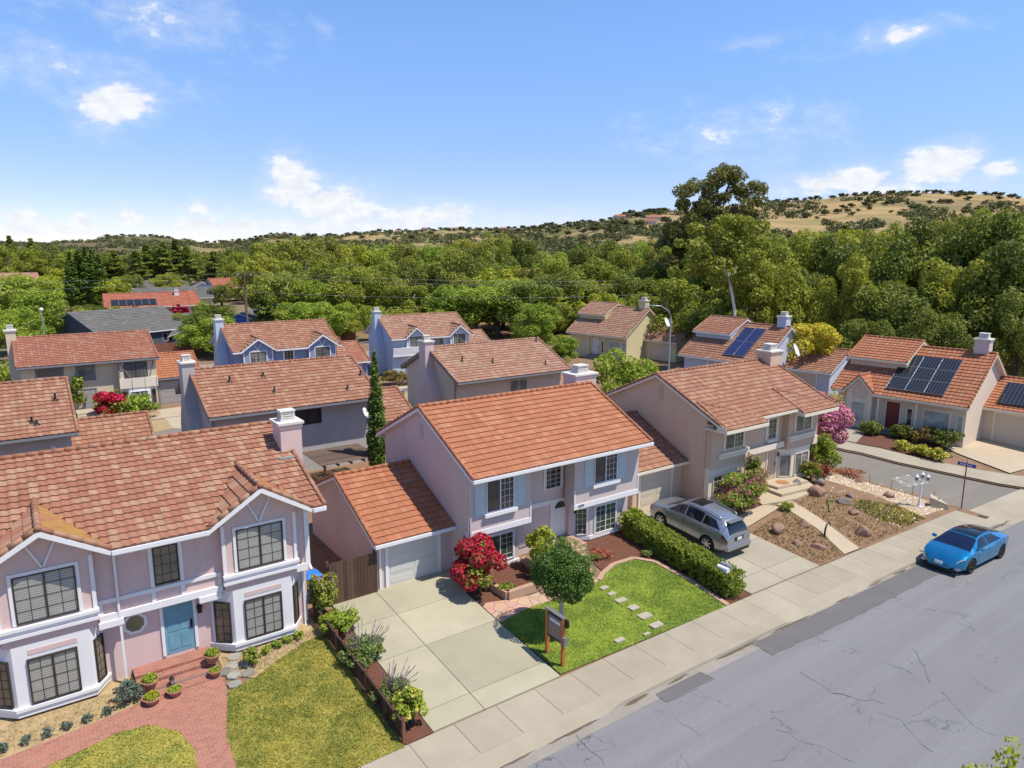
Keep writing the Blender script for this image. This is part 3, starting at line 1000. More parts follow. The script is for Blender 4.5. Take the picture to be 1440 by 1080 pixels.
blades('dry_weeds', WD2, 1900, 0.12, 'leaf_brown', 7, 'low dry weeds among the rocks of the corner garden', wid=0.22)
sheet('garden_path', [(30.95, 16.4), (32.2, 16.35), (33.45, 18.85), (34.0, 20.1), (34.5, 21.7), (33.2, 21.6), (33.0, 20.4), (32.35, 18.65)], 'warm_concrete', 0.04)
sheet('garden_path', [(28.9, 20.55), (33.05, 21.3), (32.6, 22.0), (28.9, 21.6)], 'warm_concrete', 0.045)
# lot across the cross street
sheet('far_pavement', [(49.2, 15.3), (47.7, 19.2), (46.7, 21.8), (46.15, 25), (46.1, 60), (48.0, 60), (48.2, 25), (48.9, 21.5), (50.2, 18.4), (52.2, 15.4)], 'concrete', 0.03)
sheet('driveway', [(51.4, 17.0), (52.4, 20.4), (53.5, 22.6), (58.9, 22.4), (59.4, 18.4), (56.2, 16.5)], 'warm_concrete', 0.05)
sheet('flower_bed', [(49.4, 20.9), (51.5, 20.4), (53.3, 22.4), (53.0, 28.5), (48.6, 28.5), (48.5, 25.0)], 'mulch', 0.01)
sheet('entry_walk', [(48.4, 25.6), (48.3, 27.4), (52.5, 28.6), (52.6, 27.0)], 'concrete', 0.04)
# cracks and patches of the street
def crack(name, pts, wd, mat='tar', z=0.009):
    mb = MB()
    rg = random.Random(int(pts[0][0]*100))
    P = []
    for (a, b) in zip(pts, pts[1:]):
        n = max(1, int(math.dist(a, b)/0.25))
        for k in range(n):
            t = k/n
            P.append((a[0]+(b[0]-a[0])*t+rg.uniform(-.075, .075), a[1]+(b[1]-a[1])*t+rg.uniform(-.075, .075)))
    P.append(pts[-1])
    for (a, b) in zip(P, P[1:]):
        d = Vector((b[0]-a[0], b[1]-a[1])).normalized()
        w_ = wd*rg.uniform(.2, .7)/2
        n = Vector((-d.y, d.x))*w_
        mb.quad((a[0]-n.x, a[1]-n.y, z), (b[0]-n.x, b[1]-n.y, z), (b[0]+n.x, b[1]+n.y, z), (a[0]+n.x, a[1]+n.y, z))
    return mb
def ground_px(px, py, z=0.0):
    d = ray(px, py)
    t = (z-CAMH)/d.z
    return (d.x*t, d.y*t)
mb = MB()
for pts, wd in (
    ([(1128, 945), (1170, 973), (1200, 982), (1228, 985), (1243, 990)], .035), ([(1282, 912), (1300, 935), (1308, 960)], .04),
    ([(1243, 930), (1283, 948)], .03), ([(1225, 985), (1227, 966), (1240, 955)], .03), ([(1322, 972), (1345, 995), (1370, 1020), (1400, 1035)], .03),
    ([(1332, 983), (1305, 995), (1280, 1010)], .025), ([(1235, 1003), (1265, 1013), (1290, 1038), (1312, 1058)], .03), ([(1094, 1025), (1120, 1040), (1160, 1052), (1200, 1072)], .03),
    ([(1130, 1040), (1110, 1062), (1080, 1078)], .025), ([(1346, 873), (1372, 888)], .03), ([(808, 1033), (850, 1075)], .04), ([(1170, 973), (1195, 980)], .06), ([(950, 1010), (985, 1035)], .02)):
    m2 = crack('c', [ground_px(*q) for q in pts], wd)
    mb.add(m2.v, m2.f)
struct(mb.build('street_cracks', 'tar'))
sheet('asphalt_patch', [ground_px(*q) for q in ((1060, 904), (1086, 921), (1135, 899), (1205, 866), (1320, 807), (1300, 790), (1200, 838))], 'asphalt_patch', 0.006, zf=lambda y: 0)
sheet('asphalt_patch', [ground_px(*q) for q in ((922, 976), (938, 988), (1001, 955), (984, 945))], 'asphalt_patch', 0.006, zf=lambda y: 0)
mb = MB()
for pts, wd in (([(1058, 904), (1086, 921)], .09), ([(1086, 921), (1135, 899), (1205, 866), (1320, 807)], .07), ([(922, 976), (938, 988), (1001, 955), (984, 945)], .06)):
    m2 = crack('c', [ground_px(*q) for q in pts], wd, z=0.012)
    mb.add(m2.v, m2.f)
struct(mb.build('patch_seams', 'tar'))
mb = MB()     # leaf litter and grit lying in the gutter
rg = random.Random(14)
x = -6.0
while x < 41:
    l = rg.uniform(.6, 2.6)
    n = max(2, int(l/.2))
    P = [(x+l*k/n, 14.40+rg.uniform(-.03, .03)+sx(x+l*k/n)) for k in range(n+1)]
    w0 = rg.uniform(.03, .10)
    for k in range(n):
        wa, wb = w0*math.sin(math.pi*k/n)+.004, w0*math.sin(math.pi*(k+1)/n)+.004
        mb.quad((P[k][0], P[k][1]-wa, .004), (P[k+1][0], P[k+1][1]-wb, .004), (P[k+1][0], P[k+1][1]+wb, .004), (P[k][0], P[k][1]+wa, .004))
    x += l+rg.uniform(.1, 2.2)
struct(mb.build('gutter_litter', 'gutter_dirt'))
# the word on the cross street, read from the far end
mw = Matrix.Translation((44.3, 20.0, zg(20.0)-0.122)) @ Matrix.Rotation(math.atan((zg(22)-zg(19))/3), 4, 'X') @ Matrix.Rotation(rad(172), 4, 'Z') @ Matrix.Diagonal((1.05, 2.6, 1, 1))
struct(text_mesh('road_lettering', 'STOP', 'road_paint', .8, mw, extr=0.001))

# ------------------------------------------------------------------ hills beyond the valley
def hill_top(px):
    prof = [(-700, 345), (-200, 342), (0, 340), (60, 341), (130, 338), (150, 333), (200, 332), (250, 336), (290, 342), (340, 338), (390, 330), (450, 332), (560, 325), (640, 322), (720, 322), (780, 318), (840, 311), (900, 300), (950, 296), (1010, 290), (1090, 284), (1150, 280), (1210, 274), (1280, 271), (1340, 272), (1400, 274), (1440, 279), (1560, 268), (1800, 250), (2200, 255)]
    for (a, b), (c, d) in zip(prof, prof[1:]):
        if a <= px <= c:
            t = (px-a)/(c-a)
            t = t*t*(3-2*t)
            return b+(d-b)*t
    return 345
m, h, b, out = newmat('hill_grass')
p = worldpos(h)
n1 = h.noise(p, 0.006, 6.0, 0.6, 0.5)
n2 = h.noise(p, 0.03, 5.0, 0.65)
c = h.mix(n2, (0.42, 0.30, 0.155), (0.31, 0.215, 0.11))
c = h.mix(h.step(n1, 0.50, 0.60, 0.0, 0.9), c, (0.24, 0.18, 0.105))
ss = h.n('ShaderNodeSeparateXYZ')
h.link(p, ss.inputs[0])
ratio = h.math('DIVIDE', ss.outputs[0], ss.outputs[1])
c = h.mix(h.step(h.math('ADD', ratio, h.math('MULTIPLY', n1, .12)), 0.22, 0.30, 0.85, 0.0), c, (0.15, 0.10, 0.08))
n3 = h.noise(p, 0.011, 7.0, 0.7, 0.8)
gr = h.step(n3, 0.46, 0.54, 0.0, 0.92)
right = h.step(ratio, 0.85, 1.15, 1.0, 0.38)
c = h.mix(h.math('MULTIPLY', gr, right), c, h.mix(n2, (0.075, 0.10, 0.035), (0.13, 0.145, 0.05)))
h.link(c, b.inputs['Base Color'])
b.inputs['Roughness'].default_value = 1.0
b.inputs['Specular IOR Level'].default_value = 0.0
bump(h, b, n3, 1.0, 6.0)
def hill_h(px, t):
    """t runs 0 at the foot, 1 at the crest; returns a point"""
    hd = 1500 if px > 850 else 2300
    if 650 < px <= 850:
        hd = 2300-(px-650)/200*800
    top = at(px, hill_top(px), hd)
    n = math.sin(px*0.013+t*5)*0.05+math.sin(px*0.031+1.3+t*9)*0.03+math.sin(px*0.071+t*3)*0.02
    prof = t**1.35
    d0 = 0.30
    q = Vector((top.x*(d0+(1-d0)*t), top.y*(d0+(1-d0)*t), 0))
    q.z = (top.z)*max(0, min(1.0, prof+n*(1-t)*min(1, t*4)))+ (-2)*(1-t)
    return q
mb = MB()
PX = list(range(-690, 2200, 12))
NT_ = 30
for px in PX:
    for k in range(NT_+1):
        mb.v.append(tuple(hill_h(px, k/NT_)))
    e = hill_h(px, 1.0)
    mb.v.append((e.x*1.35, e.y*1.35, e.z*0.6-10))
m_ = NT_+2
for i in range(len(PX)-1):
    for k in range(m_-1):
        mb.f.append((i*m_+k, (i+1)*m_+k, (i+1)*m_+k+1, i*m_+k+1))
hills = mb.build('hills', 'hill_grass', smooth=True)
struct(hills)
# ------------------------------------------------------------------ house kit
ORG = Vector((0, 0, 0))
_build = MB.build
def _b2(s, name, mat, parent=None, smooth=False):
    if ORG.length:
        s.v = [(p[0]-ORG.x, p[1]-ORG.y, p[2]-ORG.z) for p in s.v]
    return _build(s, name, mat, parent, smooth)
MB.build = _b2
def on_y(px, py, Y):
    d = ray(px, py)
    t = Y/d.y
    return d.x*t, CAMH+d.z*t

def tile_slope(mb, A, U, S, Lu, Ls, tw=0.3, rh=0.34, amp=0.03, seg=4, hide=None, lift=0.05, ph=0):
    A, U, S = Vector(A), Vector(U).normalized(), Vector(S).normalized()
    N = U.cross(S)
    if N.z < 0:
        N = -N
    nr = max(1, round(Ls/rh))
    nc = max(1, round(Lu/tw))*seg
    hs = [amp*(0.5+0.5*math.sin(2*math.pi*k/seg)) for k in range(seg)]
    mb.has_uv = True
    rj = random.Random(int(abs(A.x*7+A.y*13))+nr)
    for r in range(nr):
        s0, s1 = r*Ls/nr-0.02, (r+1)*Ls/nr+0.01
        b = len(mb.v)
        for c in range(nc+1):
            p = A+U*(Lu*c/nc)
            w_ = hs[c % seg]
            j = rj.uniform(-.006, .006) if c % seg == 0 else 0
            q0 = p+S*(s0+j)
            mb.v.append(tuple(q0+N*(w_-0.012)))
            mb.v.append(tuple(q0+N*(w_+lift)))
            mb.v.append(tuple(p+S*s1+N*w_))
        for c in range(nc):
            i = b+3*c
            if hide is not None:
                q = A+U*(Lu*(c+.5)/nc)+S*((s0+s1)/2)
                if hide(q):
                    continue
            mb.f.append((i, i+3, i+4, i+1))
            mb.f.append((i+1, i+4, i+5, i+2))
            u0, u1 = c/seg+ph+0.02, (c+1)/seg+ph-0.02
            v_ = r+0.5+ph
            mb.uv += [(u0, v_), (u1, v_), (u1, v_), (u0, v_)]*2
def caps(mb, a, b, r=0.1, step=0.36):
    """a run of overlapping barrel tiles"""
    a, b = Vector(a), Vector(b)
    n = max(1, int((b-a).length/step))
    d = (b-a)/n
    mb.has_uv = True
    f0 = len(mb.f)
    for k in range(n):
        mb.tube([a+d*k, a+d*(k+1.08)], [r, r*0.78], 8)
    k = 0
    for f in mb.f[f0:]:
        mb.uv += [((k//10)+0.5, 77.5)]*len(f)
        k += 1

def gable_roof(root, x0, x1, y0, y1, ze, zr, mat, trim, gaps=(), hide=None, tw=0.3, rh=0.34, seg=4, back=True, name='roof', wally=None, cap=True, lcap=True, rcap=True, soffit=True, amp=0.03, capmat=None):
    ym = (y0+y1)/2
    Ls = math.hypot(ym-y0, zr-ze)
    mb = MB()
    tile_slope(mb, (x0, y0, ze), (1, 0, 0), (0, ym-y0, zr-ze), x1-x0, Ls, tw, rh, amp, seg, hide)
    if back:
        tile_slope(mb, (x1, y1, ze), (-1, 0, 0), (0, ym-y1, zr-ze), x1-x0, Ls, tw*1.5, rh*1.5, amp, 2, None, ph=50)
    ro = mb.build(name, mat, root)
    if cap:
        mb = MB()
        caps(mb, (x0-.02, ym, zr+.05), (x1+.02, ym, zr+.05))
        for xx, on in ((x0+.03, lcap), (x1-.03, rcap)):
            if on:
                caps(mb, (xx, y0-.02, ze+.05), (xx, ym, zr+.05), 0.085)
                caps(mb, (xx, y1+.02, ze+.05), (xx, ym, zr+.05), 0.085)
        mb.build('ridge_cap', capmat or mat, ro, True)
    mb = MB()
    # eave boards with gutter lip
    xs = [x0]
    for a, b in gaps:
        xs += [a, b]
    xs.append(x1)
    for a, b in zip(xs[::2], xs[1::2]):
        if b-a > 0.02:
            mb.box(a, b, y0-.07, y0+.05, ze-.19, ze-.035)
            mb.box(a, b, y0-.11, y0-.072, ze-.15, ze-.02)
    mb.box(x0, x1, y1-.05, y1+.05, ze-.2, ze-.04)
    for xx, sg in ((x0, -1), (x1, 1)):
        for ya in (y0, y1):
            mb.hexa([(xx-.025, ya, ze-.16), (xx+.025, ya, ze-.16), (xx+.025, ym, zr-.16), (xx-.025, ym, zr-.16),
                     (xx-.025, ya, ze-.03), (xx+.025, ya, ze-.03), (xx+.025, ym, zr-.03), (xx-.025, ym, zr-.03)])
    if soffit:
        sl = (zr-ze)/(ym-y0)
        segs = []
        k = x0+.03
        for a, b in gaps:
            segs.append((k, a, y0+.055))
            segs.append((a, b, (wally if wally is not None else y0)+.5))
            k = b
        segs.append((k, x1-.03, y0+.055))
        for a, b, ys in segs:
            if b-a > .02:
                zs = ze+sl*(ys-y0)
                mb.hexa([(a, ys, zs-.14), (b, ys, zs-.14), (b, ym, zr-.14), (a, ym, zr-.14), (a, ys, zs-.05), (b, ys, zs-.05), (b, ym, zr-.05), (a, ym, zr-.05)])
        mb.hexa([(x0+.03, ym, zr-.14), (x1-.03, ym, zr-.14), (x1-.03, y1-.055, ze-.14), (x0+.03, y1-.055, ze-.14), (x0+.03, ym, zr-.05), (x1-.03, ym, zr-.05), (x1-.03, y1-.055, ze-.05), (x0+.03, y1-.055, ze-.05)])
    fixnormals(mb.build('fascia', trim, root))
    return ro
def gable_walls(root, x0, x1, y0, y1, zb, ry0, ry1, ze, zr, mat, name='wall', drop=0.15):
    """box with gabled ends under the roof plane"""
    ym = (ry0+ry1)/2
    sl = (zr-ze)/(ym-ry0)
    z0 = ze+sl*(y0-ry0)-drop
    z1 = ze+sl*(ry1-y1)-drop
    zt = zr-drop
    mb = MB()
    poly = [(y0, zb), (y1, zb), (y1, z1), (ym, zt), (y0, z0)]
    mb.prism(poly, x0, x1, lambda a, b, t: (t, a, b))
    o = mb.build(name, mat, root)
    fixnormals(o)
    return o
def cross_gable(root, xc, hw, yf, ze, zr, main, mat, trim, capmat=None, rmat=None, tw=0.3, seg=4, wall=None, yw=None, wallmat=None, rh=0.34):
    """front-facing gable roof dying into the main slope; main(y) gives the main roof height"""
    y = yf
    while main(y) < zr and y < yf+9:
        y += 0.05
    yb = y
    Ls = math.hypot(hw, zr-ze)
    mb = MB()
    hid = lambda q: q.z < main(q.y)-0.10
    tile_slope(mb, (xc-hw, yf, ze), (0, 1, 0), (hw, 0, zr-ze), yb-yf+.4, Ls, tw, rh, .03, seg, None, ph=11)
    mb.build('gable_roof', mat, root)
    mb = MB()
    tile_slope(mb, (xc+hw, yf, ze), (0, 1, 0), (-hw, 0, zr-ze), yb-yf+.4, Ls, tw, rh, .03, seg, None, ph=23)
    ro = mb.build('gable_roof', rmat or mat, root)
    mb = MB()
    caps(mb, (xc, yf-.04, zr+.06), (xc, yb+.1, zr+.06), .1)
    for sg in (-1, 1):
        caps(mb, (xc+sg*hw, yf+.05, ze+.05), (xc, yf+.05, zr+.05), .095)
    mb.build('rake_tile', capmat or mat, ro, True)
    mb = MB()
    for sg in (-1, 1):
        a = xc+sg*hw
        mb.hexa([(a, yf-.03, ze-.17), (xc, yf-.03, zr-.19), (xc, yf+.04, zr-.19), (a, yf+.04, ze-.17), (a, yf-.03, ze-.02), (xc, yf-.03, zr-.02), (xc, yf+.04, zr-.02), (a, yf+.04, ze-.02)])
        mb.hexa([(a, yf+.04, ze-.13), (xc, yf+.04, zr-.13), (xc, yb, zr-.13), (a, yf+.6, ze-.13), (a, yf+.04, ze-.05), (xc, yf+.04, zr-.05), (xc, yb, zr-.05), (a, yf+.6, ze-.05)])
    fixnormals(mb.build('bargeboard', trim, root))
    return ro

def window(root, fr, u0, u1, z0, z1, pane='pane_dark', frame='white_trim', trim=None, tw=0.09, panels=2, grid=(2, 4), gridmat=None, sill=None, name='window', fw=0.04, half=None):
    mb = MB()
    mb.fbox(fr, u0, u1, 0, .07, z0, z0+fw)
    mb.fbox(fr, u0, u1, 0, .07, z1-fw, z1)
    mb.fbox(fr, u0, u0+fw, 0, .07, z0+fw, z1-fw)
    mb.fbox(fr, u1-fw, u1, 0, .07, z0+fw, z1-fw)
    for k in range(1, panels):
        um = u0+(u1-u0)*k/panels
        mb.fbox(fr, um-fw*.6, um+fw*.6, 0, .06, z0+fw, z1-fw)
    wo_ = mb.build(name, frame, root)
    mb = MB()
    mb.fbox(fr, u0+fw*.5, u1-fw*.5, .004, .022, z0+fw*.5, z1-fw*.5)
    mb.build('pane', pane, wo_)
    if grid:
        mb = MB()
        for k in range(panels):
            if half is not None and k not in half:
                continue
            a, b = u0+(u1-u0)*k/panels, u0+(u1-u0)*(k+1)/panels
            for i in range(1, grid[0]):
                uu = a+(b-a)*i/grid[0]
                mb.fbox(fr, uu-.007, uu+.007, .024, .034, z0+fw, z1-fw)
            for j in range(1, grid[1]):
                zz = z0+(z1-z0)*j/grid[1]
                mb.fbox(fr, a+fw*.6, b-fw*.6, .0255, .0325, zz-.007, zz+.007)
        if mb.f:
            mb.build('muntin', gridmat or frame, wo_)
    if trim:
        mb = MB()
        mb.fbox(fr, u0-tw, u0-.002, -.01, .05, z0-tw*.3, z1+tw)
        mb.fbox(fr, u1+.002, u1+tw, -.01, .05, z0-tw*.3, z1+tw)
        mb.fbox(fr, u0-.001, u1+.001, -.01, .048, z1+.002, z1+tw)
        mb.build('trim', trim, wo_)
    if sill:
        mb = MB()
        mb.fbox(fr, u0-.12, u1+.12, -.01, .16, z0-.16, z0-.004)
        mb.build('sill', sill, wo_)
    return wo_
def garage_door(root, fr, u0, u1, z0, z1, mat, trim='white_trim', rows=4, cols=2):
    mb = MB()
    mb.fbox(fr, u0, u1, .001, .012, z0, z1)
    for j in range(rows):
        a, b = z0+(z1-z0)*j/rows, z0+(z1-z0)*(j+1)/rows
        for i in range(cols):
            c, d = u0+(u1-u0)*i/cols, u0+(u1-u0)*(i+1)/cols
            mb.fbox(fr, c+.003, d-.003, .0115, .020, a+.006, b-.006)
            mb.fbox(fr, c+.10, d-.10, .0195, .030, a+.10, b-.10)
    g_ = mb.build('garage_door', mat, root)
    mb = MB()
    mb.fbox(fr, u0-.13, u0, -.03, .075, z0, z1+.13)
    mb.fbox(fr, u1, u1+.13, -.03, .075, z0, z1+.13)
    mb.fbox(fr, u0, u1, -.03, .074, z1, z1+.13)
    mb.build('door_frame', trim, g_)
    return g_
def door(root, fr, u0, u1, z0, z1, mat, trim='white_trim', knob=True, arch=False, tw=.1):
    mb = MB()
    mb.fbox(fr, u0, u1, -.05, .012, z0, z1)
    w_ = u1-u0
    for (a, b, c, d) in ((.12, .46, .08, .40), (.54, .88, .08, .40), (.12, .46, .46, .72), (.54, .88, .46, .72)):
        mb.fbox(fr, u0+w_*a, u0+w_*b, .010, .024, z0+(z1-z0)*c, z0+(z1-z0)*d)
    if not arch:
        for (a, b) in ((.12, .46), (.54, .88)):
            mb.fbox(fr, u0+w_*a, u0+w_*b, .010, .024, z0+(z1-z0)*.78, z0+(z1-z0)*.93)
    do = mb.build('door', mat, root)
    mb = MB()
    mb.fbox(fr, u0-tw, u0-.003, -.04, .05, z0, z1+tw)
    mb.fbox(fr, u1+.003, u1+tw, -.04, .05, z0, z1+tw)
    mb.fbox(fr, u0-.002, u1+.002, -.04, .048, z1+.003, z1+tw)
    mb.build('door_frame', trim, do)
    mb = MB()
    mb.fbox(fr, u1-.11, u1-.05, .012, .03, z0+.75, z0+1.05)
    mb.fbox(fr, u1-.10, u1-.06, .03, .08, z0+.86, z0+.92)
    mb.build('handle', 'dark_metal', do)
    if arch:
        mb = MB()
        pts = [(u0+w_*.5+w_*.34*math.cos(t), z0+(z1-z0)*.80+w_*.34*math.sin(t)) for t in [math.pi*k/10 for k in range(11)]]
        mb.prism(pts, .012, .022, lambda a, b, t: fr(a, t, b))
        fixnormals(mb.build('fanlight', 'pane_green', do))
    return do
def chimney(root, x0, x1, y0, y1, zb, zt, mat, cap='chimney_cap', pots=1, base=None, trim=None):
    mb = MB()
    mb.box(x0, x1, y0, y1, zb, zt)
    if base:   # wide foot with sloping shoulders (y0b, y1b, z of shoulder)
        ya, yb, zs, zt2 = base
        mb.box(x0+.002, x1-.002, ya, yb, zb, zs)
        mb.hexa([(x0+.002, ya, zs), (x1-.002, ya, zs), (x1-.002, yb, zs), (x0+.002, yb, zs), (x0+.002, y0, zt2), (x1-.002, y0, zt2), (x1-.002, y1, zt2), (x0+.002, y1, zt2)])
    mb.box(x0-.04, x1+.04, y0-.04, y1+.04, zt-.20, zt-.06)
    ch = mb.build('chimney', mat, root)
    mb = MB()
    mb.box(x0-.09, x1+.09, y0-.09, y1+.09, zt-.06, zt+.03)
    xm, ym = (x0+x1)/2, (y0+y1)/2
    r = min(x1-x0, y1-y0)*.30
    mb.box(xm-r*1.25, xm+r*1.25, ym-r, ym+r, zt+.03, zt+.11)
    for k in range(3):
        mb.box(xm-r*1.1, xm+r*1.1, ym-r*.9, ym+r*.9, zt+.13+k*.085, zt+.185+k*.085)
    for sx_ in (-1, 1):
        for sy in (-1, 1):
            mb.box(xm+sx_*r*.95-.03, xm+sx_*r*.95+.03, ym+sy*r*.75-.03, ym+sy*r*.75+.03, zt+.1, zt+.38)
    mb.box(xm-r*1.2, xm+r*1.2, ym-r, ym+r, zt+.38, zt+.43)
    mb.build('chimney_cap', cap, ch)
    return ch
def vents(root, pts, mat='dark_metal'):
    """small pipes and their flashing on a roof"""
    for x, y, z, hgt in pts:
        mb = MB()
        mb.tube([(x, y, z-.1), (x, y, z+hgt)], .05, 8)
        mb.tube([(x, y, z+hgt-.02), (x, y, z+hgt+.03)], .075, 8)
        mb.lathe([(.17, .0), (.12, .05), (.055, .10)], (x, y, z), 10)
        mb.build('roof_vent', 'wood_brown' if hgt > .4 else mat, root)
def each(name, mat, root, boxes):
    for q in boxes:
        mb = MB()
        mb.box(*q)
        mb.build(name, mat, root)
def setorg(x, y, z):
    global ORG
    ORG = Vector((x, y, z))
def downpipe(root, x, y, z0, z1, mat='white_trim'):
    mb = MB()
    mb.box(x-.035, x+.035, y-.06, y, z0+.15, z1)
    mb.bar((x, y-.03, z0+.17), (x, y-.22, z0+.05), .07, .07)
    mb.bar((x, y-.03, z1-.02), (x, y-.30, z1+.25), .07, .07)
    mb.build('downpipe', mat, root)
def bay(root, xa, xb, xc, xd, yw, yf, z0, z1, mat, name='bay'):
    """canted bay: wall corners xa, xd on yw; front corners xb, xc on yf"""
    mb = MB()
    mb.prism([(xa, yw), (xb, yf), (xc, yf), (xd, yw)], z0, z1, lambda a, b, t: (a, b, t))
    o = mb.build(name, mat, root)
    fixnormals(o)
    return o
def bayskirt(root, xa, xb, xc, xd, yw, yf, z0, z1, mat, out=.07, name='bay_sill'):
    mb = MB()
    mb.prism([(xa-out, yw), (xb-out*.6, yf-out), (xc+out*.6, yf-out), (xd+out, yw)], z0, z1, lambda a, b, t: (a, b, t))
    fixnormals(mb.build(name, mat, root))
def cant(xa, ya, xb, yb):
    """frame of the wall between two plan points and its length"""
    return Frame(xa, ya, math.atan2(yb-ya, xb-xa)), math.hypot(xb-xa, yb-ya)

# ------------------------------------------------------------------ pink house at the left
setorg(3.0, 23.4, 0.7)
LH = thing('house', 'pink stucco house with white timber trim, two front gables and a teal front door', 'house', ORG)
RY0, RY1, RZE, RZR = 22.85, 33.15, 5.52, 7.42
mainL = lambda y: RZE+(RZR-RZE)*(y-RY0)/((RY1-RY0)/2)
GL = ((0.0, 1.72, 5.50, 6.52), (6.12, 1.70, 5.50, 6.58))
def hideL(q):
    for xc, hw, z0, z1 in GL:
        if abs(q.x-xc) < hw:
            if z1-(z1-z0)*abs(q.x-xc)/hw > q.z-.02:
                return True
    return False
gable_roof(LH, -2.2, 8.27, RY0, RY1, RZE, RZR, 'tile_pinkred', 'white_trim', gaps=[(-1.72, 1.72), (4.42, 7.82)], hide=hideL, wally=25.2, seg=6, tw=.26, rh=.31)
gable_walls(LH, -1.85, 7.8, 23.9, 32.6, .45, RY0, RY1, RZE, RZR, 'pink_stucco')
mb = MB(); mb.box(-1.85, 7.8, 23.62, 23.9, 3.02, 5.62); mb.build('upper_wall', 'pink_stucco', LH)
for xc, hw, z0, z1 in GL:
    cross_gable(LH, xc, hw, 22.86, z0, z1, mainL, 'tile_pinkred', 'white_trim', 'tile_brown', 'tile_moss', seg=6, tw=.26, rh=.31)
    mb = MB()
    mb.prism([(xc-1.24, 3.3), (xc+1.24, 3.3), (xc+1.24, z1-(z1-z0)*1.24/hw-.12), (xc, z1-.12), (xc-1.24, z1-(z1-z0)*1.24/hw-.12)], 23.38, 24.6, lambda a, b, t: (a, t, b))
    fixnormals(mb.build('gable_wall', 'pink_stucco', LH))
    F0 = Frame(0, 23.38)
    window(LH, F0, xc-.77, xc+.77, 3.66, 5.10, 'pane_blinds', 'bronze_frame', 'white_trim', .10, 2, (2, 4), 'bronze_frame')
    mb = MB()
    for u in (xc-1.24, xc+1.13):
        mb.fbox(F0, u, u+.11, -.02, .05, 3.6, 5.32 if u < xc else 5.32)
    mb.bar((xc, 23.36, 5.22), (xc-.40, 23.36, 6.06), .05, .09, (0, 1, 0))
    mb.bar((xc, 23.36, 5.22), (xc+.40, 23.36, 6.06), .05, .09, (0, 1, 0))
    mb.build('timber', 'white_trim', LH)
    mb = MB()
    mb.fbox(F0, xc-1.27, xc+1.27, -.02, .16, 3.50, 3.60)
    mb.fbox(F0, xc-1.24, xc+1.24, -.02, .07, 3.36, 3.50)
    mb.fbox(F0, xc-1.27, xc+1.27, -.02, .13, 3.26, 3.36)
    mb.build('sill_band', 'white_trim', LH)
    # canted bay on the ground floor
    yf = 23.36
    xa, xb, x2, xd = xc-1.62, xc-1.0, xc+.95, xc+1.34
    bay(LH, xa, xb, x2, xd, 23.9, yf, .78, 3.0, 'white_trim')
    mb = MB(); mb.fbox(Frame(0, yf), xc-1.2, xc+1.2, -.4, .0, 3.0, 3.26); mb.build('bay_head', 'pink_stucco', LH)
    mb = MB(); mb.fbox(Frame(0, yf), xc-.62, xc+.62, -.01, .012, 2.66, 2.82); mb.build('inset_panel', 'pink_stucco', LH)
    bayskirt(LH, xa, xb, x2, xd, 23.9, yf, .98, 1.08, 'white_trim', .10)
    bayskirt(LH, xa, xb, x2, xd, 23.9, yf, .80, .98, 'white_trim', .05, 'bay_skirt')
    window(LH, Frame(0, yf), xc-.66, xc+.60, 1.12, 2.54, 'pane_blinds', 'bronze_frame', None, .1, 2, (2, 4), 'bronze_frame')
    fr, ln = cant(xa, 23.9, xb, yf)
    window(LH, fr, .14, ln-.12, 1.12, 2.58, 'pane_brown', 'bronze_frame', None, .1, 1, (2, 5), 'bronze_frame')
    fr, ln = cant(x2, yf, xd, 23.9)
    window(LH, fr, .12, ln-.12, 1.12, 2.54, 'pane_brown', 'bronze_frame', None, .1, 1, (2, 5), 'bronze_frame')
FU = Frame(0, 23.62)
window(LH, FU, 2.86, 3.6, 3.74, 5.02, 'pane_brown', 'bronze_frame', 'white_trim', .12, 1, (3, 4), 'bronze_frame')
mb = MB()
mb.fbox(FU, 1.26, 4.86, -.02, .06, 3.55, 3.68)
mb.fbox(FU, 1.26, 4.86, -.1, .10, 2.98, 3.2)
mb.fbox(FU, 4.10, 4.80, -.1, .14, 2.78, 2.98)
mb.fbox(FU, 1.22, 1.9, -.1, .14, 2.78, 2.98)
for u in (1.26, 2.74, 3.6, 4.74):
    mb.fbox(FU, u, u+.12, -.02, .05, 3.2, 3.55)
mb.build('white_band', 'white_trim', LH)
mb = MB()
mb.fbox(FU, 7.27, 7.8, -.1, .06, 2.96, 3.22)
mb.fbox(FU, 7.72, 7.82, -.02, .04, 3.22, 5.4)
mb.build('white_band', 'white_trim', LH)
FD = Frame(0, 23.9)
door(LH, FD, 3.04, 3.94, 1.10, 2.80, 'teal_door')
mb = MB()
oc = lambda r: [(2.22+r*math.cos(math.pi/8+k*math.pi/4), 2.52+r*math.sin(math.pi/8+k*math.pi/4)) for k in range(8)]
mb.prism(oc(.38), 0, .05, lambda a, b, t: FD(a, t, b))
w8 = mb.build('octagon_window', 'white_trim', LH); fixnormals(w8)
mb = MB(); mb.prism(oc(.28), .04, .055, lambda a, b, t: FD(a, t, b)); fixnormals(mb.build('pane', 'pane_brown', w8))
mb = MB(); mb.fbox(FD, 4.08, 4.20, 0, .14, 2.32, 2.52); mb.prism([(4.05, 2.52), (4.23, 2.52), (4.14, 2.62)], .0, .16, lambda a, b, t: FD(a, t, b)); mb.build('wall_lantern', 'dark_metal', LH)
downpipe(LH, 1.80, 23.56, .62, 5.05)
downpipe(LH, 7.68, 23.9, .62, 2.9)
downpipe(LH, 7.86, 23.66, 2.95, 5.15)
chimney(LH, 7.82, 8.62, 26.0, 26.95, .7, 7.82, 'pink_stucco')
mb = MB(); mb.box(7.6, 8.2, 25.55, 26.0, mainL(25.6)+.04, mainL(25.6)+.10); mb.build('flashing', 'galvanised', LH)
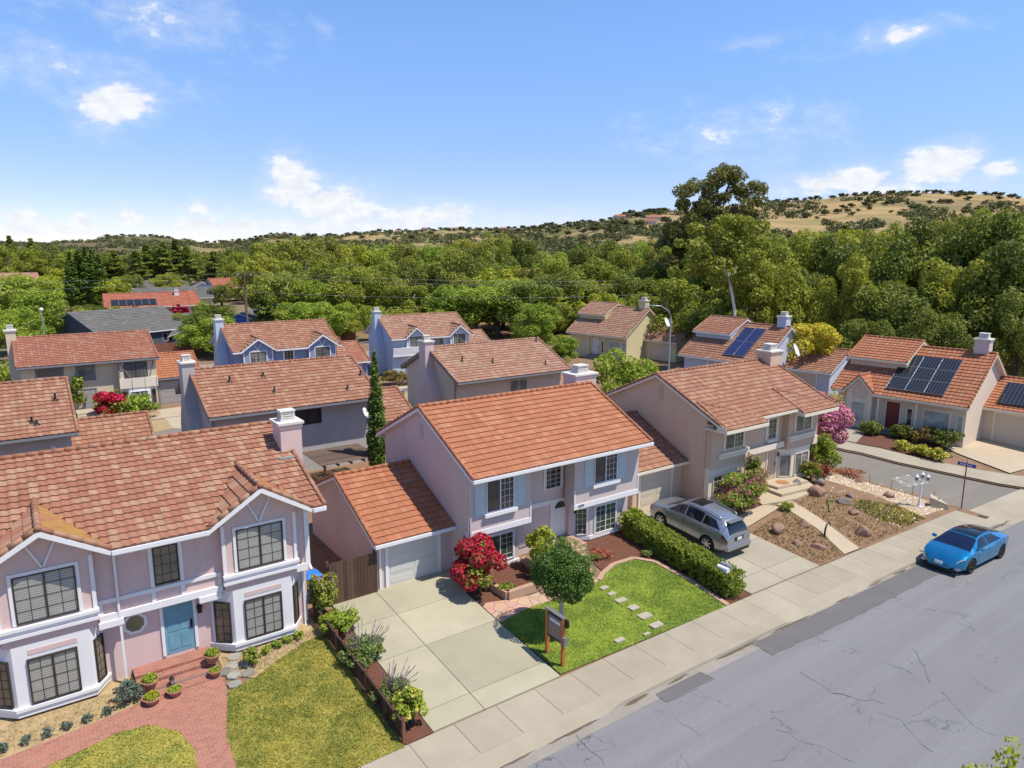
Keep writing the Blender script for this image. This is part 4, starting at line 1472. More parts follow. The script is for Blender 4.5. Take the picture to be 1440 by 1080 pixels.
# porch steps of brick
mb = MB()
for k in range(4):
    mb.box(2.02, 4.34, 22.35+k*.33, 23.9, .45, .66+.1*k+.02)
tag(mb.build('brick_steps', 'path_brick'), 'red brick porch steps below the teal front door', 'steps').location = ORG

# ------------------------------------------------------------------ mauve house in the middle
setorg(19.2, 23.5, 0.7)
CH = thing('house', 'mauve house with bright orange tile roof, pale blue shutters and a white arched-glass door', 'house', ORG)
RY0, RY1, RZE, RZR = 22.65, 31.55, 5.33, 7.46
gable_roof(CH, 14.2, 24.3, RY0, RY1, RZE, RZR, 'tile_orange', 'white_trim', seg=6, amp=.02)
gable_walls(CH, 14.4, 24.1, 24.2, 31.0, .5, RY0, RY1, RZE, RZR, 'mauve_stucco')
each('front_wall', 'mauve_siding', CH, [(14.4, 17.25, 23.75, 24.2, .62, 5.7), (20.3, 24.1, 23.95, 24.2, .62, 5.7)])
F1, F2, F3 = Frame(0, 23.3), Frame(0, 23.75), Frame(0, 24.2)
each('upper_bay', 'mauve_siding', CH, [(14.4, 17.58, 23.3, 23.75, 2.62, 5.35), (20.05, 24.1, 23.3, 23.95, 2.66, 5.35)])
for a, b in ((14.38, 17.6), (20.03, 24.12)):
    mb = MB()
    mb.fbox(F1, a, b, -.2, .035, 2.6, 2.84)
    mb.fbox(F1, a, a+.07, -.02, .03, 2.84, 3.55)
    mb.fbox(F1, b-.07, b, -.02, .03, 2.84, 3.55)
    mb.build('white_band', 'white_trim', CH)
for z0, z1 in ((2.78, 2.98), (1.12, 1.3)):
    mb = MB()
    mb.fbox(F3, 17.6, 19.35, -.02, .05, z0, z1)
    mb.build('white_band', 'white_trim', CH)
window(CH, F1, 15.25, 16.66, 3.52, 4.94, 'pane_dark', 'white_trim', None, .1, 2, (3, 5), 'white_trim', 'white_trim', half=[1])
window(CH, F1, 21.2, 22.65, 3.62, 5.0, 'pane_dark', 'white_trim', None, .1, 2, (3, 5), 'white_trim', 'white_trim', half=[1])
window(CH, F3, 19.05, 19.98, 3.52, 4.62, 'pane_dark', 'white_trim', 'white_trim', .1, 1, (3, 5), 'white_trim')
for u0, u1, z0, z1 in ((14.68, 15.22, 3.45, 4.98), (16.69, 17.22, 3.5, 4.98), (20.62, 21.17, 3.55, 5.02), (22.68, 23.2, 3.6, 5.02)):
    mb = MB()
    mb.fbox(F1, u0, u1, 0, .03, z0, z1)
    mb.fbox(F1, u0+.07, u1-.07, .03, .04, z0+.1, (z0+z1)/2-.04)
    mb.fbox(F1, u0+.07, u1-.07, .03, .04, (z0+z1)/2+.04, z1-.1)
    mb.build('shutter', 'blue_shutter', CH)
window(CH, F2, 15.55, 16.95, .98, 2.24, 'pane_green', 'white_trim', 'white_trim', .08, 2, (2, 5), 'white_trim', half=[1])
mb = MB(); mb.fbox(F2, 14.4, 17.27, -.1, .08, .60, .86); mb.build('base_board', 'white_trim', CH)
door(CH, F3, 19.5, 20.42, 1.12, 2.82, 'white_door', arch=True, tw=.13)
mb = MB(); mb.fbox(Frame(0, 24.1), 20.62, 20.74, 0, .15, 2.1, 2.42); mb.fbox(Frame(0, 24.1), 20.59, 20.77, 0, .18, 2.42, 2.46); mb.build('wall_lantern', 'wood_brown', CH)
# canted bay at the right
yf = 23.62
XA, XB, XC, XD = 20.5, 21.32, 23.3, 23.75
bay(CH, XA, XB, XC, XD, 24.1, yf, .62, 2.62, 'mauve_siding')
bayskirt(CH, XA, XB, XC, XD, 24.1, yf, .78, .96, 'white_trim', .06)
fr, ln = cant(XA, 24.1, XB, yf)
window(CH, fr, .14, ln-.14, 1.02, 2.36, 'pane_green', 'white_trim', 'white_trim', .06, 1, (3, 5), 'white_trim')
window(CH, Frame(0, yf), 21.62, 22.95, .98, 2.36, 'pane_green', 'white_trim', 'white_trim', .06, 2, (2, 5), 'white_trim')
tx = text_mesh('house_number', '1009', 'lettering_dark', .2, Matrix.Translation((20.42-ORG.x, 23.255-ORG.y, 2.73-ORG.z)) @ Matrix.Rotation(rad(90), 4, 'X'), CH)
# gable vent
mb = MB()
GV = Frame(14.4, 27.2, rad(-90))
mb.fbox(GV, -.14, .14, 0, .03, 6.0, 6.65)
for k in range(7):
    mb.fbox(GV, -.11, .11, .03, .045, 6.05+k*.085, 6.09+k*.085)
mb.build('gable_vent', 'mauve_siding', CH)
mb = MB(); mb.box(14.42, 14.48, 23.2, 23.3, 2.6, 5.3); mb.build('downpipe', 'mauve_stucco', CH)
chimney(CH, 23.35, 24.75, 27.2, 28.2, 3.0, 7.95, 'mauve_stucco')
mb = MB(); mb.box(23.1, 23.9, 26.75, 27.2, 7.16, 7.24); mb.build('flashing', 'white_metal', CH)
# attached garage
GY0, GY1, GZE, GZR = 24.35, 32.4, 2.86, 4.62
gable_roof(CH, 10.72, 14.39, GY0, GY1, GZE, GZR, 'tile_orange', 'white_trim', name='garage_roof', rcap=False, seg=6, amp=.02)
gable_walls(CH, 10.9, 14.398, 24.72, 32.0, .5, GY0, GY1, GZE, GZR, 'mauve_stucco', 'garage_wall')
garage_door(CH, Frame(0, 24.72), 11.42, 13.72, .78, 2.58, 'grey_garage')
mb = MB(); mb.box(11.02, 11.12, 24.66, 24.72, .7, 2.7); mb.build('downpipe', 'white_trim', CH)
mb = MB(); mb.box(10.84, 10.9, 26.2, 26.9, 1.0, 1.35); mb.tube([(10.8, 25.6, .8), (10.8, 25.6, 1.5), (10.85, 25.4, 1.55)], .03, 6); mb.tube([(10.8, 25.4, .8), (10.8, 25.4, 1.35)], .06, 8); mb.build('meter_pipes', 'galvanised', CH)
# front steps
mb = MB()
for k in range(4):
    mb.box(18.2+.12*k, 19.55+.2*k, 21.15+k*.42, 21.65+k*.42, .3, .66+.125*k)
mb.box(18.7, 20.45, 22.8, 24.19, .3, 1.10)
st = tag(mb.build('front_steps', 'salmon_step'), 'salmon concrete steps climbing to the white arched-glass door', 'steps'); st.location = ORG
mb = MB()
PB = [(14.9, 22.35), (15.0, 21.35), (16.7, 21.35), (17.3, 22.0), (17.4, 23.6)]
for a, b in zip(PB, PB[1:]):
    mb.bar((a[0], a[1], .70), (b[0], b[1], .70), .22, .42)
pl = tag(mb.build('planter_wall', 'salmon_step'), 'low salmon planter edging below the left ground-floor window', 'planter wall'); pl.location = ORG

# ------------------------------------------------------------------ tan house on the corner lot
setorg(34.6, 23.4, 0.7)
TH = thing('house', 'tan two-storey house on the corner lot with brown tile roof and cream window bands', 'house', ORG)
RY0, RY1, RZE, RZR = 22.8, 31.8, 5.36, 7.40
gable_roof(TH, 29.37, 39.76, RY0, RY1, RZE, RZR, 'tile_brown', 'cream_trim', seg=5, gaps=[(29.38, 32.9), (36.3, 39.74)], wally=22.6)
gable_walls(TH, 29.62, 39.45, 23.75, 31.3, .4, RY0, RY1, RZE, RZR, 'tan_stucco')
slp = (RZR-RZE)/4.5
BR = []
for a, b in ((29.37, 32.9), (36.3, 39.76)):   # the slope runs on down over the bays
    mb = MB()
    tile_slope(mb, (a, 22.32, RZE-slp*.48), (1, 0, 0), (0, 1, slp), b-a, .56, .3, .34, .03, 5, None, ph=5)
    BR.append(mb.build('bay_roof', 'tile_brown', TH))
for k, (a, b, ap) in enumerate(((29.55, 32.9, 29.75), (36.3, 39.7, 36.45))):
    mb = MB()
    caps(mb, (a, 22.36, RZE-slp*.44+.05), (ap, 24.6, RZE+slp*1.8+.06), .09)
    caps(mb, (b, 22.85, RZE+.03), (ap, 24.6, RZE+slp*1.8+.05), .07)
    mb.build('ridge_cap', 'tile_brown', BR[k], True)
for a, b in ((29.37, 32.92), (36.28, 39.76)):
    mb = MB()
    mb.box(a, b, 22.26, 22.36, RZE-slp*.48-.2, RZE-slp*.48-.03)
    mb.box(a+.01, b-.01, 22.36, 23.7, RZE-slp*.48-.18, RZE-slp*.48-.10)
    for xx in (a, b):
        mb.box(xx-.02, xx+.02, 22.3, 22.9, RZE-.4, RZE-.05)
    mb.build('bay_fascia', 'cream_trim', TH)
each('upper_bay', 'tan_siding', TH, [(29.62, 32.55, 23.35, 23.75, 2.75, 5.2), (36.45, 39.45, 23.35, 23.75, 2.75, 5.2)])
F1, F2 = Frame(0, 23.35), Frame(0, 23.75)
window(TH, F1, 30.65, 32.2, 3.7, 4.86, 'pane_green', 'cream_trim', 'cream_trim', .12, 2, (3, 4), 'cream_trim', half=[1])
window(TH, F1, 37.1, 38.7, 3.72, 4.86, 'pane_green', 'cream_trim', 'cream_trim', .12, 2, (3, 4), 'cream_trim', half=[1])
window(TH, F2, 35.0, 35.8, 3.5, 4.72, 'pane_green', 'cream_trim', 'cream_trim', .2, 1, (2, 4), None, 'cream_trim')
for a, b in ((30.1, 32.6), (36.4, 39.0)):
    mb = MB()
    mb.fbox(F1, a, b, -.02, .20, 3.46, 3.58)
    mb.fbox(F1, a+.03, b-.03, -.02, .12, 3.36, 3.46)
    mb.fbox(F1, a, b, -.02, .16, 3.26, 3.36)
    mb.build('cream_band', 'cream_trim', TH)
for F_, q in ((F2, (32.6, 36.3, -.02, .30, 2.95, 3.28)), (F1, (39.05, 39.46, -.1, .05, 2.7, 3.2))):
    mb = MB()
    mb.fbox(F_, *q)
    mb.build('cream_band', 'cream_trim', TH)
mb = MB(); mb.box(29.62, 32.4, 23.45, 23.75, .6, 2.75); mb.build('lower_front', 'cream_trim', TH)
window(TH, Frame(0, 23.45), 29.95, 30.7, 1.0, 2.3, 'pane_green', 'cream_trim', None, .1, 1, (2, 4), 'cream_trim')
window(TH, Frame(0, 23.45), 31.0, 32.2, 1.0, 2.3, 'pane_green', 'cream_trim', None, .1, 2, (2, 4), 'cream_trim')
door(TH, F2, 35.15, 35.95, 1.02, 2.78, 'tan_siding', 'cream_trim')
window(TH, F2, 33.2, 34.2, 1.6, 2.5, 'pane_dark', 'cream_trim', 'cream_trim', .1, 1, None, None, 'cream_trim')
XA, XB, XC, XD = 36.15, 37.0, 38.75, 39.3
bay(TH, XA, XB, XC, XD, 23.75, 23.3, .75, 2.75, 'cream_trim')
bayskirt(TH, XA, XB, XC, XD, 23.75, 23.3, .85, 1.0, 'cream_trim', .06)
fr, ln = cant(XA, 23.75, XB, 23.3)
window(TH, fr, .12, ln-.1, 1.04, 2.42, 'pane_curtain', 'cream_trim', None, .1, 1, None)
window(TH, Frame(0, 23.3), 37.2, 38.55, 1.04, 2.42, 'pane_curtain', 'cream_trim', None, .1, 2, (2, 5), None, half=[1])
mb = MB(); mb.fbox(F2, 36.02, 36.14, 0, .14, 2.35, 2.6); mb.build('wall_lantern', 'wood_brown', TH)
mb = MB()
GV = Frame(29.62, 27.1, rad(-90))
mb.fbox(GV, -.16, .16, 0, .03, 5.9, 6.75)
for k in range(9):
    mb.fbox(GV, -.13, .13, .03, .045, 5.95+k*.088, 5.99+k*.088)
mb.build('gable_vent', 'tan_siding', TH)
mb = MB(); mb.tube([(29.56, 23.8, .8), (29.56, 23.8, 4.75), (29.56, 23.0, 5.05)], .04, 6); mb.build('downpipe', 'tan_stucco', TH)
mb = MB(); mb.box(39.47, 39.53, 23.4, 23.48, .7, 5.1); mb.build('downpipe', 'wood_brown', TH)
chimney(TH, 38.85, 40.05, 26.5, 27.5, 3.0, 8.0, 'tan_stucco')
GY0, GY1, GZE, GZR = 24.9, 33.0, 2.92, 4.85
gable_roof(TH, 25.6, 29.6, GY0, GY1, GZE, GZR, 'tile_brown', 'cream_trim', name='garage_roof', rcap=False, seg=5)
gable_walls(TH, 25.8, 29.618, 25.28, 32.6, .4, GY0, GY1, GZE, GZR, 'tan_stucco', 'garage_wall')
garage_door(TH, Frame(0, 25.28), 26.3, 28.65, .8, 2.68, 'tan_garage', 'cream_trim')
mb = MB()
mb.prism([(34.7, 22.6), (37.2, 22.3), (37.5, 23.74), (34.7, 23.74)], .3, 1.0, lambda a, b, t: (a, b, t))
mb.prism([(34.2, 22.0), (37.0, 21.7), (37.75, 22.9), (37.5, 23.7), (34.4, 23.7)], .3, .86, lambda a, b, t: (a, b, t))
mb.prism([(32.3, 21.9), (34.6, 21.4), (36.3, 21.5), (35.6, 23.4), (33.2, 23.6)], .3, .70, lambda a, b, t: (a, b, t))
o = mb.build('front_steps', 'warm_concrete'); fixnormals(o); o.location = ORG
tag(o, 'pale broad concrete steps at the entrance of the tan corner house', 'steps')
setorg(0, 0, 0)
# ------------------------------------------------------------------ houses of the row behind, seen from the rear
def rear_house(label, x0, x1, y0, y1, zb, ze, zr, wall, roofm, trim, stackmat, win, ventspx=(), garage=None, stack=True, gtrim=None):
    setorg((x0+x1)/2, y0+.95, zb)
    h_ = thing('house', label, 'house', ORG)
    gable_roof(h_, x0, x1, y0, y1, ze, zr, roofm, trim, seg=4, tw=.3, rh=.33)
    gable_walls(h_, x0+.3, x1-.3, y0+.95, y1-.5, zb-.4, y0, y1, ze, zr, wall)
    fr = Frame(0, y0+.95)
    for (u0, z0, u1, z1, pane) in win:
        window(h_, fr, u0, u1, z0, z1, pane, 'bronze_frame' if 'grey' in wall else 'cream_trim', None, .08, 2, None)
    if stack:
        ym = (y0+y1)/2
        chimney(h_, x0-.42, x0+.30, ym-.55, ym+.45, zb-.3, zr+.55, stackmat, base=(ym-1.5, ym+1.3, zb+3.0, zb+4.9))
    sl = (zr-ze)/((y1-y0)/2)
    vp = []
    for px, py, hg in ventspx:   # vents seen on the near slope
        d = ray(px, py)
        t = (ze-sl*y0-CAMH)/(d.z-sl*d.y)
        vp.append((d.x*t, d.y*t, CAMH+d.z*t, hg))
    vents(h_, vp)
    mb = MB()
    mb.box(x0+.36, x0+.43, y0+.87, y0+.95, zb, ze-.4)
    mb.bar((x0+.39, y0+.9, ze-.42), (x0+.39, y0+.0, ze-.12), .07, .07)
    mb.build('downpipe', trim, h_)
    if garage:
        ga, gb, gy0, gy1, ge, gr, gmat = garage
        gable_roof(h_, ga, gb, gy0, gy1, ge, gr, roofm, trim, name='garage_roof', lcap=False, seg=4)
        gable_walls(h_, ga+.002, gb-.25, gy0+.4, gy1-.4, zb-.3, gy0, gy1, ge, gr, wall, 'garage_wall')
    return h_
def wpx(Y, px0, py0, px1, py1):
    a, b = on_y(px0, py0, Y), on_y(px1, py1, Y)
    return min(a[0], b[0]), min(a[1], b[1]), max(a[0], b[0]), max(a[1], b[1])
# grey one behind the pink house
B4 = rear_house('grey stucco house seen from behind, its long brown roof spotted with vent pipes', 8.42, 18.85, 41.0, 50.3, .55, 5.0, 7.05, 'grey_stucco', 'tile_brown', 'grey_trim', 'grey_stucco',
    [(*wpx(41.95, 415, 599, 451, 573), 'pane_dark')], [(323, 538, .35), (370, 530, .25), (386, 552, .3), (489, 548, .25), (507, 528, .3)], (18.85-.3, 22.6, 43.2, 49.6, 2.7, 4.35, None))
B5 = rear_house('beige stucco house seen from behind with pale tan roof and tall pinkish chimney stack', 25.45, 36.05, 42.55, 51.4, .55, 4.94, 6.96, 'beige_stucco', 'tile_tan', 'grey_trim', 'mauve_stucco',
    [(*wpx(43.5, 717, 553, 741, 532), 'pane_curtain')], [(650, 508, .3), (693, 510, .3), (767, 513, .3), (754, 480, .35)], (36.05-.3, 40.2, 44.6, 50.6, 2.7, 4.3, None))
B3 = rear_house('grey house at the left edge with a mottled brown roof hiding its rear windows', -9.2, 2.25, 41.7, 50.9, .55, 5.0, 7.1, 'grey_stucco', 'tile_brown', 'grey_trim', 'grey_stucco',
    [], [(78, 563, .35), (45, 595, .3), (52, 597, .2)], (2.25-.3, 6.2, 44.2, 49.8, 2.75, 4.5, None), stack=False)

# ------------------------------------------------------------------ houses across the back street, seen from the front
def front_house(label, cx, cy, az, L, W, zb, ze, zr, wall, roofm, trim, garage_mat, gables=(), capmat=None, stackmat=None, half=False, band=None, ve=.35):
    setorg(0, 0, 0)
    h_ = thing('house', label, 'house', (cx, cy, zb), rad(az))
    e, r = ze-zb, zr-zb
    x0, x1, y0, y1 = -L/2, L/2, -W/2, W/2
    main = lambda y: e+(r-e)*(y-y0)/(W/2)
    G = [(xc, hw, e, e+rise) for xc, hw, rise in gables]
    def hide(q):
        for xc, hw, z0, z1 in G:
            if abs(q.x-xc) < hw and z1-(z1-z0)*abs(q.x-xc)/hw > q.z-.02:
                return True
        return False
    gable_roof(h_, x0, x1, y0, y1, e, r, roofm, trim, gaps=[(xc-hw, xc+hw) for xc, hw, _, _ in G], hide=hide, seg=3, tw=.32, rh=.36, wally=y0+2.6)
    gable_walls(h_, x0+.3, x1-.3, y0+.6, y1-.5, -.4, y0, y1, e, r, wall)
    for xc, hw, z0, z1 in G:
        cross_gable(h_, xc, hw, y0, z0, z1, main, roofm, trim, capmat, seg=3)
        mb = MB()
        k = hw-.25
        zk = z1-(z1-z0)*k/hw-.1
        mb.prism([(xc-k, 2.45), (xc+k, 2.45), (xc+k, zk), (xc, z1-.1), (xc-k, zk)], y0+.32, y0+1.5, lambda a, b, t: (a, t, b))
        fixnormals(mb.build('gable_wall', wall, h_))
        F_ = Frame(0, y0+.32)
        window(h_, F_, xc-.72, xc+.72, 2.95, 4.3, 'pane_curtain', 'bronze_frame', trim, .1, 2, (2, 4), 'bronze_frame')
        mb = MB()
        for u in (xc-k, xc+k-.1):
            mb.fbox(F_, u, u+.1, -.02, .05, 2.9, zk)
        if half:
            for dx in (-.34, .34):
                mb.bar((xc, y0+.31, 4.4), (xc+dx, y0+.31, 5.05), .05, .09, (0, 1, 0))
        else:
            for dx in (-.4, 0, .4):
                mb.fbox(F_, xc+dx-.03, xc+dx+.03, -.02, .04, 4.4, z1-.25-abs(dx)*(z1-z0)/hw)
        mb.fbox(F_, xc-k-.04, xc+k+.04, -.02, .14, 2.7, 2.86)
        mb.fbox(F_, xc-k, xc+k, -.02, .07, 2.35, 2.7)
        mb.build('timber', trim, h_)
        bay(h_, xc-1.5, xc-.95, xc+.95, xc+1.4, y0+.9, y0+.3, .2, 2.35, trim)
        window(h_, Frame(0, y0+.3), xc-.62, xc+.62, .5, 1.9, 'pane_curtain', 'bronze_frame', None, .1, 2, (2, 4), 'bronze_frame')
    if stackmat:
        chimney(h_, x0-.45, x0+.30, -.55, .45, -.3, r+.6, stackmat, base=(-1.5, 1.3, 3.0, 4.9))
    # garage on the right
    gable_roof(h_, x1-.3, x1+3.7, y0+1.5, y0+8.5, 2.3, 4.0, roofm if not half else 'tile_rose', trim, name='garage_roof', lcap=False, seg=3)
    gable_walls(h_, x1-.298, x1+3.5, y0+1.9, y0+8.1, -.3, y0+1.5, y0+8.5, 2.3, 4.0, wall, 'garage_wall')
    garage_door(h_, Frame(0, y0+1.9), x1+.35, x1+2.75, .05, 2.05, garage_mat, trim)
    return h_
C2 = front_house('blue house with white timber patterns in two gables and a pale blue chimney stack', 21.5, 71.5, -.5, 10.4, 9.1, .5, 4.95, 7.05, 'blue_siding', 'tile_brown', 'white_trim', 'dark_garage', ((-2.85, 1.62, 1.15), (3.35, 1.62, 1.15)), 'tile_tan', 'pale_blue_siding', half=True)
window(C2, Frame(0, -9.1/2+.6), -.35, .55, 3.2, 4.3, 'pane_dark', 'white_trim', 'white_trim', .1, 1, (3, 4), 'white_trim')
C3 = front_house('pale blue house with white balcony boards, furthest two-storey house before the wood', 38.8, 73.6, -5, 10.0, 8.8, .5, 4.7, 6.82, 'pale_blue_siding', 'tile_tan', 'white_trim', 'dark_garage', ((-2.0, 1.35, 1.15), (3.35, 1.4, 1.15)), 'tile_brown', 'pale_blue_siding')
window(C3, Frame(0, -8.8/2+.6), .2, 1.5, 3.0, 4.1, 'pane_curtain', 'white_trim', 'white_trim', .08, 2, None)
mb = MB()
for k in range(7):
    mb.box(-4.75, -.5, -4.25, -4.05, 2.35+k*.12, 2.44+k*.12)
mb.box(-4.8, -.45, -4.3, -4.0, 2.2, 2.33)
mb.build('balcony_boards', 'white_trim', C3)
# cream half-timbered one
C1 = thing('house', 'cream half-timbered house with dark trim, balcony box and cream chimney at its left end', 'house', (5.03, 71.6, .5))
L, W = 10.2, 9.2
e, r = 4.55, 6.42
gable_roof(C1, -5.1, 5.1, -4.6, 4.6, e, r, 'tile_rose', 'grey_trim', seg=4, tw=.26, rh=.30)
gable_walls(C1, -4.8, 4.8, -3.9, 4.1, -.4, -4.6, 4.6, e, r, 'cream_stucco')
chimney(C1, -5.5, -4.8, -.5, .4, -.3, r+.7, 'cream_stucco', base=(-1.4, 1.2, 3.0, 4.7))
YF = 71.6-3.9
def c1(px0, py0, px1, py1, dy=0):
    a = wpx(YF+dy, px0, py0, px1, py1)
    return a[0]-5.03, a[2]-5.03, a[1]-.5, a[3]-.5
FC = Frame(0, -3.9)
q = c1(52, 531, 87, 518); window(C1, FC, *q, 'pane_brown', 'grey_trim', 'grey_trim', .1, 2, (2, 3), 'grey_trim')
q = c1(111, 536, 130, 514); window(C1, FC, *q, 'pane_curtain', 'grey_trim', 'grey_trim', .16, 1, (2, 4), None)
mb = MB()
mb.box(1.95, 4.85, -4.35, -3.9, 2.1, 4.5)
mb.build('upper_bay', 'cream_stucco', C1)
FB = Frame(0, -4.35)
q = c1(175.5, 531.5, 206, 508, -.45); window(C1, FB, *q, 'pane_curtain', 'bronze_frame', None, .1, 2, (3, 3), 'bronze_frame')
mb = MB()
mb.bar((2.1, -4.37, 4.35), (2.75, -4.37, 2.95), .05, .15, (0, 1, 0))
mb.build('timber', 'grey_trim', C1)
mb = MB()
mb.bar((4.7, -4.37, 4.35), (4.3, -4.37, 2.95), .05, .15, (0, 1, 0))
mb.build('timber', 'grey_trim', C1)
mb = MB()
mb.fbox(FB, 1.93, 2.05, -.02, .05, 2.9, 4.5)
mb.build('timber', 'grey_trim', C1)
mb = MB()
mb.bar((-1.9, -3.92, 4.2), (-2.35, -3.92, 3.0), .05, .15, (0, 1, 0))
mb.build('timber', 'grey_trim', C1)
mb = MB()
mb.fbox(FB, 1.95, 4.87, -.05, .10, 2.05, 2.9)
for u in (1.95, 2.9, 3.9, 4.8):
    mb.fbox(FB, u, u+.08, .1, .15, 2.05, 2.92)
mb.build('balcony_box', 'cream_trim', C1)
bay(C1, 2.1, 2.6, 4.2, 4.75, -3.9, -4.4, .2, 2.05, 'white_trim')
window(C1, Frame(0, -4.4), 2.75, 4.05, .45, 1.75, 'pane_curtain', 'white_trim', None, .1, 2, (2, 4), 'white_trim')
fr, ln = cant(4.2, -4.4, 4.75, -3.9)
window(C1, fr, .08, ln-.08, .45, 1.75, 'pane_dark', 'grey_trim', None, .1, 1, None)
fr, ln = cant(2.1, -3.9, 2.6, -4.4)
window(C1, fr, .08, ln-.08, .45, 1.75, 'pane_dark', 'grey_trim', None, .1, 1, None)
q = c1(119, 570, 134, 548); door(C1, FC, q[0], q[1], .15, 2.2, 'dark_garage', 'grey_trim', tw=.12)
gable_roof(C1, 4.8, 8.8, -3.2, 3.6, 2.45, 4.2, 'tile_orange', 'grey_trim', name='garage_roof', lcap=False, seg=4)
gable_walls(C1, 4.802, 8.6, -2.9, 3.2, -.3, -3.2, 3.6, 2.45, 4.2, 'cream_stucco', 'garage_wall')
garage_door(C1, Frame(0, -2.9), 5.2, 7.7, .05, 2.1, 'dark_garage', 'grey_trim')

# ------------------------------------------------------------------ single-storey houses with a raised clerestory roof
def ranch(label, cx, cy, az, zb, wall, roofm, trim, stackmat, doorm, panel=None, garage_panel=None, front_gable=True, L=9.6, W=10.2, e=3.1, r=6.4):
    h_ = thing('house', label, 'house', (cx, cy, zb), rad(az))
    x0, x1, y0, y1 = -L/2, L/2, -W/2, W/2
    sl = (r-e)/(W/2)
    main = lambda y: e+sl*(y-y0)
    # the clerestory block covers the left part of the roof, higher and further back
    cx0, cx1 = x0+.2, x0+4.45
    cy0 = -2.5
    ce, cr = main(cy0)+.68, r+.42
    gl = [(x0+1.05, x0+3.15)] if front_gable else []
    G = (x0+2.1, 1.15, e, e+1.25)
    def hide(q):
        return front_gable and abs(q.x-G[0]) < G[1] and G[3]-(G[3]-G[2])*abs(q.x-G[0])/G[1] > q.z-.02
    gable_roof(h_, x0, x1, y0, y1, e, r, roofm, trim, gaps=gl, hide=hide, seg=3, tw=.32, rh=.36, wally=y0+1.7)
    gable_walls(h_, x0+.3, x1-.3, y0+.7, y1-.4, -.4, y0, y1, e, r, wall)
    ym = 2*0+.0
    gable_roof(h_, cx0-.15, cx1+.1, cy0-.35, .4-cy0+.35, ce-.02, cr, roofm, trim, name='clerestory_roof', seg=3, tw=.32, rh=.36)
    mb = MB()
    mb.box(cx0, cx1, cy0, 2.6, main(cy0)-.6, ce-.02)
    mb.prism([(cy0, ce-.1), (2.8, ce-.1), (.2, cr-.2)], cx0+.01, cx1-.01, lambda a, b, t: (t, a, b))
    o = mb.build('clerestory_wall', wall, h_); fixnormals(o)
    if front_gable:
        cross_gable(h_, G[0], G[1], y0-.05, G[2], G[3], main, roofm, trim, roofm, seg=3)
        mb = MB()
        mb.prism([(G[0]-.95, 0), (G[0]+.95, 0), (G[0]+.95, e+.05), (G[0], G[3]-.15), (G[0]-.95, e+.05)], y0+.25, y0+1.2, lambda a, b, t: (a, t, b))
        fixnormals(mb.build('gable_wall', trim, h_))
        F_ = Frame(0, y0+.25)
        window(h_, F_, G[0]-.5, G[0]+.5, .75, 2.3, 'pane_pale', trim, trim, .08, 1, (1, 2))
        mb = MB()
        for k in range(5):
            dx = -.46+k*.23
            mb.fbox(F_, G[0]+dx-.1, G[0]+dx+.1, .002, .03, 2.55, 2.55+1.3-abs(dx)*1.1)
        mb.build('gable_boards', wall, h_)
    FF = Frame(0, y0+.7)
    door(h_, FF, x0+4.0, x0+4.95, .55, 2.6, doorm, trim)
    window(h_, FF, x0+5.45, x0+5.85, .8, 2.3, 'pane_dark', trim, trim, .06, 1, (1, 2), None)
    window(h_, FF, x0+6.6, x0+8.3, 1.0, 2.4, 'pane_pale', trim, trim, .1, 1, None)
    window(h_, FF, x0+8.75, x0+9.15, .9, 2.3, 'pane_pale', trim, trim, .06, 1, (1, 2))
    each('porch_post', trim, h_, [(u, u+.14, y0+.15, y0+.29, 0, e-.1) for u in (x0+3.5, x0+6.15)])
    mb = MB()
    for k in range(3):
        mb.box(x0+3.7, x0+5.3, y0-.7+k*.35, y0+.7, -.2, .16+k*.16)
    mb.build('porch_steps', 'worn_concrete', h_)
    chimney(h_, x1-1.5, x1-.55, -.2, .7, e, r+1.0, stackmat)
    if panel:
        pmat, u0, rows, cols, pw, ph_ = panel
        fr_s = lambda u, s, n: (u, y0+s*math.cos(math.atan(sl))-n*math.sin(math.atan(sl)), e+s*math.sin(math.atan(sl))+n*math.cos(math.atan(sl)))
        s0 = .75
        for i in range(rows):
            for j in range(cols):
                a, c = u0+j*(pw+.03), s0+i*(ph_+.05)
                mb = MB()
                mb.hexa([fr_s(a, c, .14), fr_s(a+pw, c, .14), fr_s(a+pw, c+ph_, .14), fr_s(a, c+ph_, .14), fr_s(a, c, .18), fr_s(a+pw, c, .18), fr_s(a+pw, c+ph_, .18), fr_s(a, c+ph_, .18)])
                mb.has_uv = True
                mb.uv = [(0, 0), (1, 0), (1, 1), (0, 1)]*6
                mb.uv[4:8] = [(0, 0), (1, 0), (1, 1), (0, 1)]
                p_ = mb.build('solar_panel', pmat, h_)
                mb = MB()
                for (q0, q1) in (((a, c), (a+pw, c)), ((a+pw, c), (a+pw, c+ph_)), ((a+pw, c+ph_), (a, c+ph_)), ((a, c+ph_), (a, c))):
                    mb.bar(fr_s(*q0, .165), fr_s(*q1, .165), .03, .045)
                mb.build('panel_frame', 'rim_silver', p_)
    # garage on the right, set back
    ga, gb = x1-.3, x1+4.6
    gy = y0+4.4
    gable_roof(h_, ga, gb, gy, gy+7.2, 2.5, 4.35, roofm, trim, name='garage_roof', lcap=False, seg=3)
    gable_walls(h_, ga+.002, gb-.3, gy+.45, gy+6.8, -.4, gy, gy+7.2, 2.5, 4.35, wall, 'garage_wall')
    garage_door(h_, Frame(0, gy+.45), ga+.75, ga+3.3, 0, 2.1, 'tan_garage', trim)
